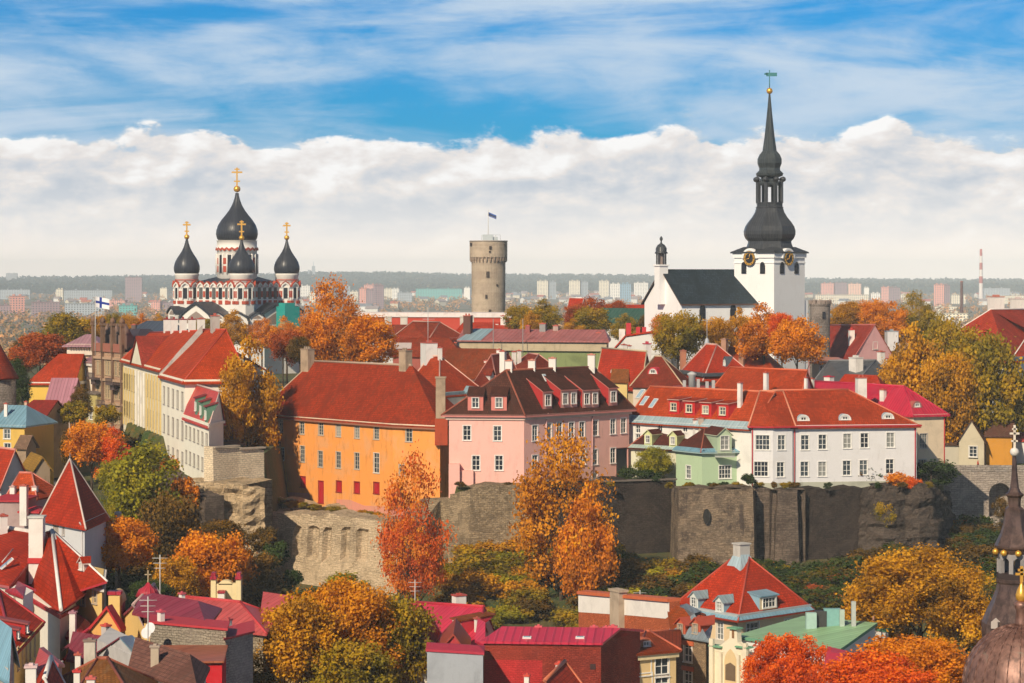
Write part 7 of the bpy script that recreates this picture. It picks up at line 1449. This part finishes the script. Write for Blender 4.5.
# ---------------------------------------------------------------- people and cars
def person(px,D,shirt,label,hgt=1.75,cat='person'):
    x=X(px,D); z=zg(x,D)+.12; me=bpy.data.meshes.new('body'); s_=hgt/1.75; r=random.Random(int(px*10)); st_=r.uniform(.08,.22)
    V=[(0,0,.95),(0,0,1.2),(0,0,1.42),(0,.01,1.52),(0,-.01,1.66),(-.09,-st_*.5,.5),(-.10,-st_,.06),(-.10,-st_-.1,.03),(.09,st_*.5,.5),(.10,st_,.06),(.10,st_-.1,.03),(-.2,0,1.40),(-.25,.05,1.12),(-.24,-.05,.88),(.2,0,1.40),(.25,-.05,1.12),(.24,.08,.88)]
    E=[(0,1),(1,2),(2,3),(3,4),(0,5),(5,6),(6,7),(0,8),(8,9),(9,10),(2,11),(11,12),(12,13),(2,14),(14,15),(15,16)]
    me.from_pydata([tuple(c*s_ for c in v) for v in V],E,[]); o=bpy.data.objects.new('person',me); C.objects.link(o)
    rad=[.15,.15,.14,.06,.10,.08,.055,.045,.08,.055,.045,.065,.05,.04,.065,.05,.04]
    md=o.modifiers.new('skin','SKIN'); 
    for v,rr in zip(me.skin_vertices[0].data,rad): v.radius=(rr*s_,rr*s_)
    me.skin_vertices[0].data[0].use_root=True; md2=o.modifiers.new('sub','SUBSURF'); md2.levels=1; md2.render_levels=1
    m,g,b,_=newmat('clothes'); oc=g.n('ShaderNodeTexCoord').outputs['Object']; sp_=g.n('ShaderNodeSeparateXYZ'); g.l(oc,sp_.inputs[0])
    c1=g.mix(g.m('GREATER_THAN',sp_.outputs[2],.98*s_),(.02,.025,.05),shirt); c2=g.mix(g.m('GREATER_THAN',sp_.outputs[2],1.5*s_),c1,(.45,.25,.17)); c3=g.mix(g.m('GREATER_THAN',sp_.outputs[2],1.68*s_),c2,(.05,.03,.02)); g.l(c3,b.inputs['Base Color']); b.inputs['Roughness'].default_value=.9
    me.materials.append(m); o.location=(x,D,z); o.rotation_euler=(0,0,r.uniform(0,6)); tag(o,label,cat); return o
GP='pedestrians walking on the sloping street'
for i,(px,py,c) in enumerate(((40,470,(.02,.03,.06)),(44,472,(.03,.02,.02)),(49,473,(.02,.02,.05)),(47,461,(.03,.03,.04)),(41,454,(.04,.04,.08)),(44.5,456,(.02,.02,.03)),(47,455,(.05,.02,.02)),(40.5,448,(.02,.03,.05)),(52,487,(.25,.05,.04)),(42,466,(.02,.02,.02)),(45.5,459,(.02,.02,.04)))):
    D=(H-28.3)*F/(py-HY+3); o=person(px+1.5,D,c,'pedestrian in dark clothing walking on the street between houses and trees'); o['group']=GP
o=person(978,397,(.50,.05,.03),'person in a red jacket walking behind the right parapet wall'); o.location.z=Zp(472,397)+.25
def car(px,D,z,c,label,rz=0):
    t=thing('parked_car',label,'car',(X(px,D),D,z),'cars parked under the golden tree',rz=rz); m=MB()
    pr=[(-2.1,.35),(-2.1,.85),(-1.3,.95),(-.75,1.42),(.75,1.45),(1.35,.95),(2.1,.82),(2.15,.35)]
    for y in(-.85,.85): q=[(x,y,z_) for x,z_ in pr]; m.poly(q if y<0 else q[::-1])
    for (x0,z0),(x1,z1) in zip(pr,pr[1:]+pr[:1]): m.poly([(x0,-.85,z0),(x0,.85,z0),(x1,.85,z1),(x1,-.85,z1)][::-1])
    obj('body',m,flat(c,.25),t); m=MB(); m.poly([(-1.15,-.87,.97),(1.15,-.87,.97),(.7,-.87,1.36),(-.7,-.87,1.36)]); obj('side_window',m,DRK,t)
    for x in(-1.3,1.3):
        for y in(-.8,.8): m=MB(); m.lathe([(.33,-.1),(.33,.1)],14); o=obj('wheel',m,flat((.02,.02,.02)),t,(x,y,.33)); o.rotation_euler=(R(90),0,0)
for px,D,c,l in((222,374,(.02,.02,.03),'black parked car furthest left behind the pale retaining wall'),(231,382,(.03,.03,.05),'dark blue parked car in the middle behind the retaining wall'),(242,390,(.05,.12,.12),'teal parked car nearest the orange house')): car(px,D,35.3,c,l,rz=.7)
# ---------------------------------------------------------------- copper spire church at the right edge
D=115; cxp=1014.5; t=thing('copper_spire_church','weathered copper church spire and dome with gold balls and a white tipped cross','church',(X(cxp,D),D,8)); K=D/F
def cz(py,d=D): return Zp(py,d)-8
m,g,b,_=newmat('weathered_copper'); tc=g.n('ShaderNodeTexCoord'); uv=tc.outputs['UV']; ob=tc.outputs['Object']; sx_=g.n('ShaderNodeSeparateXYZ'); g.l(uv,sx_.inputs[0])
n1=g.noise(ob,1.4,6,.65,.4); n2=g.noise(g.mapv(ob,(3,3,.6)),2.0,5,.65); col=g.mix(g.ss(n1,.35,.65),(.17,.085,.065),(.30,.16,.125)); col=g.mix(g.m('MULTIPLY',g.ss(n2,.45,.7),.8),col,(.07,.035,.03)); col=g.mix(g.m('MULTIPLY',g.ss(n1,.58,.7),.35),col,(.16,.24,.20))
g.l(col,b.inputs['Base Color']); b.inputs['Roughness'].default_value=.48; b.inputs['Metallic'].default_value=.35; bump(g,b,n2,.3,.03); COP=m
DCP=flat((.055,.04,.04),.5,.2)
m,g,b,_=newmat('dark_copper'); ob=g.n('ShaderNodeTexCoord').outputs['Object']; n1=g.noise(ob,2.2,6,.65,.4); n2=g.noise(g.mapv(ob,(3,3,.5)),2.0,5,.65); col=g.mix(g.ss(n1,.35,.65),(.075,.048,.042),(.15,.095,.082)); col=g.mix(g.m('MULTIPLY',g.ss(n2,.48,.7),.7),col,(.035,.025,.025)); g.l(col,b.inputs['Base Color']); b.inputs['Roughness'].default_value=.42; b.inputs['Metallic'].default_value=.4; COP2=m
o8=math.pi/8
pr=[(25,572),(25.5,566),(24.5,560),(23,552),(20.5,545),(17,538),(15.5,530),(15.5,528)]; m=MB(); m.lathe([(30,683),(30,600),(28.5,590),(26.5,584),(25,578)][0:0]+[(a*K,cz(b_)) for a,b_ in [(26,640),(27.5,608),(31,593),(33.5,580),(33,570),(29,560),(23,548),(19,538),(17.5,531),(18.5,529),(18.5,526)]],8,(0,0),a0=o8,sm=False); obj('lower_bell_roof',m,COP2,t)
m=MB(); m.lathe([(a*K,cz(b_)) for a,b_ in [(18,527),(18,520),(17,519.6)]],8,a0=o8,sm=False); obj('gallery_base',m,DCP,t)
for i in range(8):
    a=o8+math.pi/4*i; m=MB(); m.box((15.3*K*math.cos(a),15.3*K*math.sin(a),(cz(520)+cz(506))/2),(4.2*K,4.2*K,cz(506)-cz(520)),a); obj('arcade_pier',m,plaster((.30,.28,.28),.4),t)
m=MB()
for i in range(8):
    a=o8+math.pi/4*i; b_=a+math.pi/4; P=Vector((math.cos(a),math.sin(a)))*16.6*K; Q=Vector((math.cos(b_),math.sin(b_)))*16.6*K
    arc=[(.5-.34*math.cos(math.pi*j/8),cz(510.5)+6.0*K*math.sin(math.pi*j/8)) for j in range(9)]; arc=[(.0,cz(510.5))]+arc+[(1,cz(510.5))]
    for (f0,z0),(f1,z1) in zip(arc,arc[1:]):
        A=P.lerp(Q,f0);B=P.lerp(Q,f1); m.poly([(A.x,A.y,z0),(B.x,B.y,z1),(B.x,B.y,cz(500)),(A.x,A.y,cz(500))])
obj('arcade_arches',m,plaster((.30,.28,.28),.4),t)
m=MB(); m.lathe([(a*K,cz(b_)) for a,b_ in [(20,501),(20.5,497),(22.5,495.5),(22.8,494),(20,489),(16.5,484),(13,476),(10.8,468),(9.5,461),(7.2,455),(6.8,450),(7.5,446.5),(9.2,444.5),(9.2,443),(6.2,441),(4.6,436),(3.2,424),(2.2,405),(1.5,392),(1.3,386)][:]],8,a0=o8,sm=False)
pass
# the real outline (from the photo): bell 547..495, neck 480..
m=MB(); OUT=[(16.5,553.5),(18,549),(20,547.5),(20.2,545.5),(18,541),(14.5,534),(12,526),(10.5,518),(9.8,512),(9.8,509),(6.2,506),(6.4,500),(6.8,497.5),(9,495.5),(9.2,494),(6.6,492),(4.6,488),(3.2,476),(2.2,462),(1.6,455),(1.4,452)]
m.lathe([(a*K,cz(b_)) for a,b_ in OUT],8,a0=o8,sm=False); obj('upper_spire',m,COP2,t)
for o_ in [o for o in t.children if o.name.startswith(('arcade','gallery','lower_bell'))]: o_.location.z-=(553.5-501)*K
for i in range(8):
    a=math.pi/4*i; m=MB(); r_=3.4*K; m.lathe([(.01,-r_),(r_*.8,-r_*.6),(r_,0),(r_*.8,r_*.6),(.01,r_)],12); obj('gilded_ball',m,GOLD,t,(19.0*K*math.cos(a),19.0*K*math.sin(a),cz(551.5)))
m=MB(); r_=4.7*K; z_=cz(452); m.lathe([(.01,z_-r_),(r_*.75,z_-r_*.66),(r_,z_),(r_*.75,z_+r_*.66),(.01,z_+r_)],16); obj('white_ball',m,flat((.66,.62,.58),.4),t)
m=MB(); zc0,zc1=cz(448),cz(425); m.box((.0,0,(zc0+zc1)/2),(.10,.08,zc1-zc0)); m.box((0,0,cz(433.5)),(.44,.08,.09)); m.box((0,0,cz(429)),(.22,.08,.08)); m.box((0,0,cz(441)),(.30,.08,.08),0); obj('cross',m,flat((.70,.62,.52),.35),t)
m=MB(); m.box((-23*K,-20*K,cz(622)),(4.2*K*1.6,.4,4.2*K*1.6),R(-25)); m.poly([(-28*K,-22.5*K,cz(619)),(-18.5*K,-23.5*K,cz(619)),(-23*K,-23*K,cz(614.5))]); obj('dormer',m,flat((.42,.36,.33)),t)
# dome in front
D2=104; K2=D2/F; t2=thing('copper_dome','big ribbed copper dome with a gilded onion and cross in the bottom right corner','dome',(X(1021.5,D2),D2,8))
def c2(py): return Zp(py,D2)-8
m=MB(); r_=58*K2; pr=[(r_*.98,c2(760)),(r_,c2(700))]+[(r_*math.cos(a),c2(686)+ (62*K2)*math.sin(a)) for a in [math.pi/2*i/14 for i in range(14)]]; m.lathe(pr,56); dm=obj('dome_shell',m,COP,t2)
for i in range(28):
    a=2*math.pi*i/28
    m=MB()
    for j in range(9):
        e0,e1=math.pi/2*j/9.6,math.pi/2*(j+1)/9.6; m.tube((r_*1.004*math.cos(e0)*math.cos(a),r_*1.004*math.cos(e0)*math.sin(a),c2(686)+62*K2*1.004*math.sin(e0)),(r_*1.004*math.cos(e1)*math.cos(a),r_*1.004*math.cos(e1)*math.sin(a),c2(686)+62*K2*1.004*math.sin(e1)),.022,n=4)
    obj('rib',m,COP,dm)
m=MB(); m.lathe([(8*K2,c2(628)),(6.5*K2,c2(622)),(5.5*K2,c2(610)),(7.5*K2,c2(606)),(7.5*K2,c2(603)),(4*K2,c2(601))],12); obj('lantern',m,COP,t2)
m=MB(); m.lathe([(3*K2,c2(602)),(5.5*K2,c2(599)),(6*K2,c2(595)),(4.5*K2,c2(590)),(2*K2,c2(585)),(1*K2,c2(581))],16); m.box((0,0,c2(574)),(.12,.10,16*K2)); m.box((0,0,c2(574)),(.5,.10,.10)); m.box((0,0,c2(570)),(.3,.10,.10)); obj('gilded_onion',m,GOLD,t2)
# ---------------------------------------------------------------- trees
T=tree
# beyond the left row
T(64,316,362,27,560,'olive','broad olive gold tree behind the peach house roof'); T(82,320,360,16,570,'gold','golden tree just right of the broad olive one behind the peach house')
T(40,333,378,27,505,'rust','large rust red round tree left of the yellow house',kind='wide'); T(22,338,372,14,520,'brown','brownish tree at the left end behind the rust red one'); T(16,360,404,13,450,'green','dark green tree squeezed beside the round stone tower')
for i,(px,c,l) in enumerate(((100,'gold','gold treetop behind the tall flag'),(113,'olive','olive treetop right of the tall flag'),(128,'gold','gold treetop above the dark mansard roof'),(143,'orange','orange gold treetop above the dark mansard roof'),(160,'gold','gold treetop left of the cathedral porch'))): T(px,315,340,11,640,c,l,kind='round')
T(80,388,418,12,440,'brown','small brown green tree before the narrow white house'); T(72,402,432,15,425,'olive','olive shrub tree below the small brown green one',kind='bush')
T(105,404,430,12,425,'olive','small olive tree below the ornate balconies',kind='bush'); T(68,434,468,7,400,'brown','dim green bushy tree along the street edge',kind='bush')
# upper town left/centre
T(247,343,452,30,392,'gold','big golden tree between the tall cream house and the orange house',kind='round',v=3)
T(232,362,440,18,385,'gold','left lobe tree of gold leaves against the cream hip roofed house',kind='round')
T(331,284,372,32,470,'orange','tall orange tree with a thin pointed top behind the orange house',kind='tall',v=0); T(318,312,368,22,468,'orange','full orange tree in front of the tall pointed one',kind='round'); T(369,318,372,27,440,'orange','round orange gold tree directly behind the orange house chimney',v=1)
T(287,330,366,18,455,'rust','dark orange tree between cathedral porch and the tall pointed one'); T(283,318,352,14,560,'orange','orange treetop under the teal netting',); T(232,312,346,17,600,'gold','yellow treetop in front of the cathedral nave'); T(262,320,348,15,590,'orange','orange treetop before the front cathedral tower'); T(206,318,340,12,610,'olive','olive treetop before the left cathedral porch')
T(300,338,364,14,430,'brown','brown green tree behind the orange house ridge')
for (px,a,b_,w,D_,c,l) in ((520,306,334,17,560,'olive','olive tree left of the pair right of the round castle tower'),(545,301,332,18,556,'olive','taller olive tree right of the round castle tower'),(532,312,334,12,540,'gold','small golden tree in front of the olive pair'),
 (592,299,335,20,600,'rust','rust red tree above the centre roofs'),(575,304,330,12,610,'rust','smaller rust red tree left of the bigger rust one'),(618,302,328,13,606,'rust','rust red treetop right of the bigger rust one'),
 (592,308,341,19,530,'olive','olive gold tree before the rust red ones'),(573,320,340,11,525,'gold','low golden tree beside the green building end'),(625,315,340,15,528,'olive','olive tree in front of the copper green roof'),(645,316,338,9,530,'brown','small brown olive tree before the copper roof')): T(px,a,b_,w,D_,c,l)
T(678,313,366,25,450,'olive','orange flecked olive tree before the white church gable',v=2); T(662,316,345,12,452,'orange','small orange tree touching the church gable'); T(715,318,352,17,455,'gold','golden tree before the white nave windows'); T(738,310,350,15,462,'gold','golden tree before the church tower foot')
T(764,306,356,24,450,'orange','orange gold tree right under the church tower',v=3); T(797,318,378,25,438,'orange','bright orange round tree right of the church tower',kind='wide',v=0); T(782,312,345,14,445,'redor','red orange treetop between the two orange ones')
# right
T(851,303,330,18,585,'gold','golden tree with thin top beyond the pink gable house'); T(873,300,335,16,580,'orange','bright orange tree beyond the pink gable house'); T(893,304,345,20,560,'orange','orange tree right of the pink gable',); T(916,294,335,18,570,'olive','tall golden olive tree with a knobbly top at right',kind='tall'); T(838,308,330,12,590,'gold','small golden tree left of the thin topped one'); T(925,310,350,22,560,'olive','olive gold tree behind the biggest golden tree')
T(918,330,440,34,412,'gold','biggest golden tree, left part of the mass above the beige house',v=4); T(950,322,420,30,425,'olive','olive green part of the tree mass behind the cottage'); T(947,350,448,30,406,'gold','golden tree in the middle of the mass over the cottage',v=0); T(990,340,458,38,410,'olive','spreading olive tree with a dark trunk at the right edge',v=1); T(965,334,400,26,418,'olive','rounded olive crown at the top of the tree mass over the cottage',v=4); T(898,352,418,22,414,'gold','low golden tree behind the crimson roof'); T(1018,378,440,16,420,'olive','small olive tree in front of the big pale villa')
# street and slope left
T(92,419,474,27,400,'orange','bright orange maple beside the sloping street',kind='wide'); T(112,430,476,18,398,'redor','red orange maple touching the cream building'); T(118,458,500,20,380,'lime','yellow green bush tree under the orange maples',kind='wide')
T(146,448,545,44,350,'lime','big yellow green tree above the orange maple',v=5); T(186,478,520,14,352,'orange','small orange shrub by the broken grey buttress',kind='bush'); T(170,495,590,32,338,'brown','dark brown green tree right of the yellow green one',v=2); T(112,505,545,18,345,'lime','low yellow green tree right of the pyramid roofed tower')
T(119,515,585,34,312,'orange','round orange maple right of the white wall tower',kind='wide',v=1); T(212,528,612,38,312,'orange','large orange maple before the rocky ledge',kind='wide',v=2); T(248,548,612,32,318,'brown','brown orange tree right of the large orange maple',v=0); T(222,519,560,28,330,'brown','brown olive treetop behind the large orange maple'); T(176,560,610,26,305,'gold','golden low tree left under the large orange maple'); T(150,580,612,22,300,'green','dark green low tree behind the plum roofs')
T(291,570,596,11,322,'green','dark green round shrub at the foot of the slotted bastion',kind='bush'); T(275,540,575,14,332,'green','green hillside shrub left of the slotted bastion',kind='bush'); T(345,575,600,22,320,'lime','yellow green shrub below the slotted bastion',kind='bush'); T(262,528,560,14,338,'brown','dim shrub under the rocky ledge',kind='bush'); T(312,588,612,18,318,'green','low green shrub left of the yellow green one',kind='bush')
T(414,470,608,36,325,'crimson','tall slender crimson and orange tree before the stone wall',kind='tall',v=1); T(412,520,600,27,322,'crimson','lower dense part of crimson foliage around the slender tree trunk',kind='tall',v=0)
T(560,440,590,50,336,'amber','tall airy orange gold tree in front of the pink house',kind='tall',v=0); T(586,490,592,29,332,'orange','dense orange tree hugging the airy one on its right',kind='round',v=4); T(540,495,560,22,340,'gold','golden lower branch mass left of the airy tree',kind='tall',v=1)
# front trees
T(345,578,700,60,238,'amber','very large olive and gold tree in the bottom centre left',v=5); T(395,598,700,38,240,'olive','darker olive right half of the very large front tree',v=2); T(299,600,690,40,232,'gold','golden left lobe tree of the big front group',v=1); T(237,645,705,38,212,'brown','brown olive tree at the bottom left of centre',v=3); T(350,640,720,45,230,'olive','dark olive tree below the very large golden one',v=0)
T(920,549,650,66,252,'gold','huge golden tree under the dark cliff at right',kind='wide',v=2); T(880,570,650,36,256,'gold','golden lobe tree left of the huge golden one',v=3); T(965,575,650,34,250,'gold','golden lobe tree right of the huge golden one',v=4)
T(782,632,705,30,205,'redor','vivid red orange tree in front of the green roof',v=0); T(812,640,700,26,204,'redor','vivid red tree right of its twin by the green roof',v=4); T(905,635,700,50,200,'orange','orange tree spreading in the bottom right',kind='wide',v=1); T(870,652,710,42,192,'redor','bright red orange tree below the spreading orange one',kind='wide',v=0); T(935,645,710,42,194,'orange','orange tree next to the copper dome',v=1); T(900,668,720,40,184,'redor','lowest red tree at the bottom edge right of centre',v=2); T(760,650,700,18,203,'redor','small red tree left of the vivid pair')
# plateau shrubs
T(654,449,480,19,372,'lime','green yellow tree in the courtyard beside the green villa',v=1); T(632,468,484,12,370,'green','dark green clipped shrub by the archway',kind='bush'); T(646,470,486,14,368,'green','low dark hedge shrub under the courtyard tree',kind='bush'); T(899,472,494,13,364,'orange','orange shrub at the foot of the beige house',kind='bush'); T(914,478,496,9,363,'redor','small bright orange bush on the cliff edge',kind='bush'); T(749,474,488,7,360,'green','round dark shrub at the villa corner',kind='bush'); T(884,500,530,10,361,'olive','olive tuft hanging on the ragged cliff',kind='bush'); T(1000,498,520,8,393,'brown','brown ivy in front of the arch',kind='bush')
T(138,436,470,20,436,'brown','brown shrub on the bank under the cream pilastered building',kind='bush'); T(152,448,482,20,415,'olive','olive shrub on the bank under the tall cream house',kind='bush'); T(168,460,496,19,398,'orange','small orange shrub on the bank under the tall cream house',kind='bush'); T(190,482,512,15,372,'gold','golden shrub before the broken grey buttress',kind='bush'); T(127,430,460,14,448,'green','green shrub at the foot of the pilastered building',kind='bush')
# slope shrub band
r=random.Random(5)
cols=['olive','olive','brown','lime','brown','gold','green']
adj={'olive':'olive gold','brown':'brownish','lime':'yellow green','gold':'golden','green':'dark green','hedge':'red flecked dark','rust':'rust red'}
nb=0
for (pa,pb,ya,yb,cl,n) in ((440,668,560,612,['olive','olive','brown','lime','gold','brown'],52),(600,700,575,620,['green','brown','hedge','green'],20),(745,870,562,625,['hedge','green','hedge','rust','green'],34),(250,300,600,620,['brown','green'],6),(860,1020,520,600,['green','brown','hedge'],34),(690,1000,560,600,['green','hedge','olive'],44),(440,520,600,640,['olive','gold','lime'],12),(60,260,575,615,['brown','green','olive'],16),(200,275,520,560,['green','brown'],8)):
    for i in range(n):
        px=r.uniform(pa,pb); t_=r.random(); py=ya+(yb-ya)*t_; D=r.uniform(322,356) if pa not in (690,860) else (r.uniform(330,352) if pa==690 else r.uniform(345,385))
        x=X(px,D); z=zg(x,D); c=r.choice(cl); hw=r.uniform(13,26); 
        pyg=HY+(H-z)*F/D; nb+=1
        T(px,pyg-hw*.95,pyg+5,hw,D,c,'%s shrub among many on the bank below the town wall'%adj[c],kind='bush',group='%s shrubs covering the bank'%adj[c],cat='shrub',name='shrub')
# dry plants on terrace ledges
for i in range(26):
    px=r.uniform(272,385); D=np.interp(px,[262,300,345,400],[391,377,370,362])-1.5; x=X(px,D); z=Zp(np.interp(px,[262,300,345,400],[503,508,515,523]),D)
    T(px,Zp(0,1)*0+ (HY+(H-z)*F/D)-r.uniform(3,8),HY+(H-z)*F/D+2,r.uniform(4,8),D,r.choice(['gold','olive','brown']),'dry golden brown tuft growing on the terrace below the orange house',kind='bush',group='dry tufts on the terrace',cat='plant',name='dry_plant',zb=z)
for i in range(22):
    px=r.uniform(460,940); D=361+r.uniform(-.6,1.5); x=X(px,D); z=31.2; py=HY+(H-z)*F/D
    T(px,py-r.uniform(2,5),py+2,r.uniform(3,6),D,r.choice(['brown','green','olive']),'small weed clump on the top edge of the town wall',kind='bush',group='weeds along the wall top',cat='plant',name='weed',zb=z)
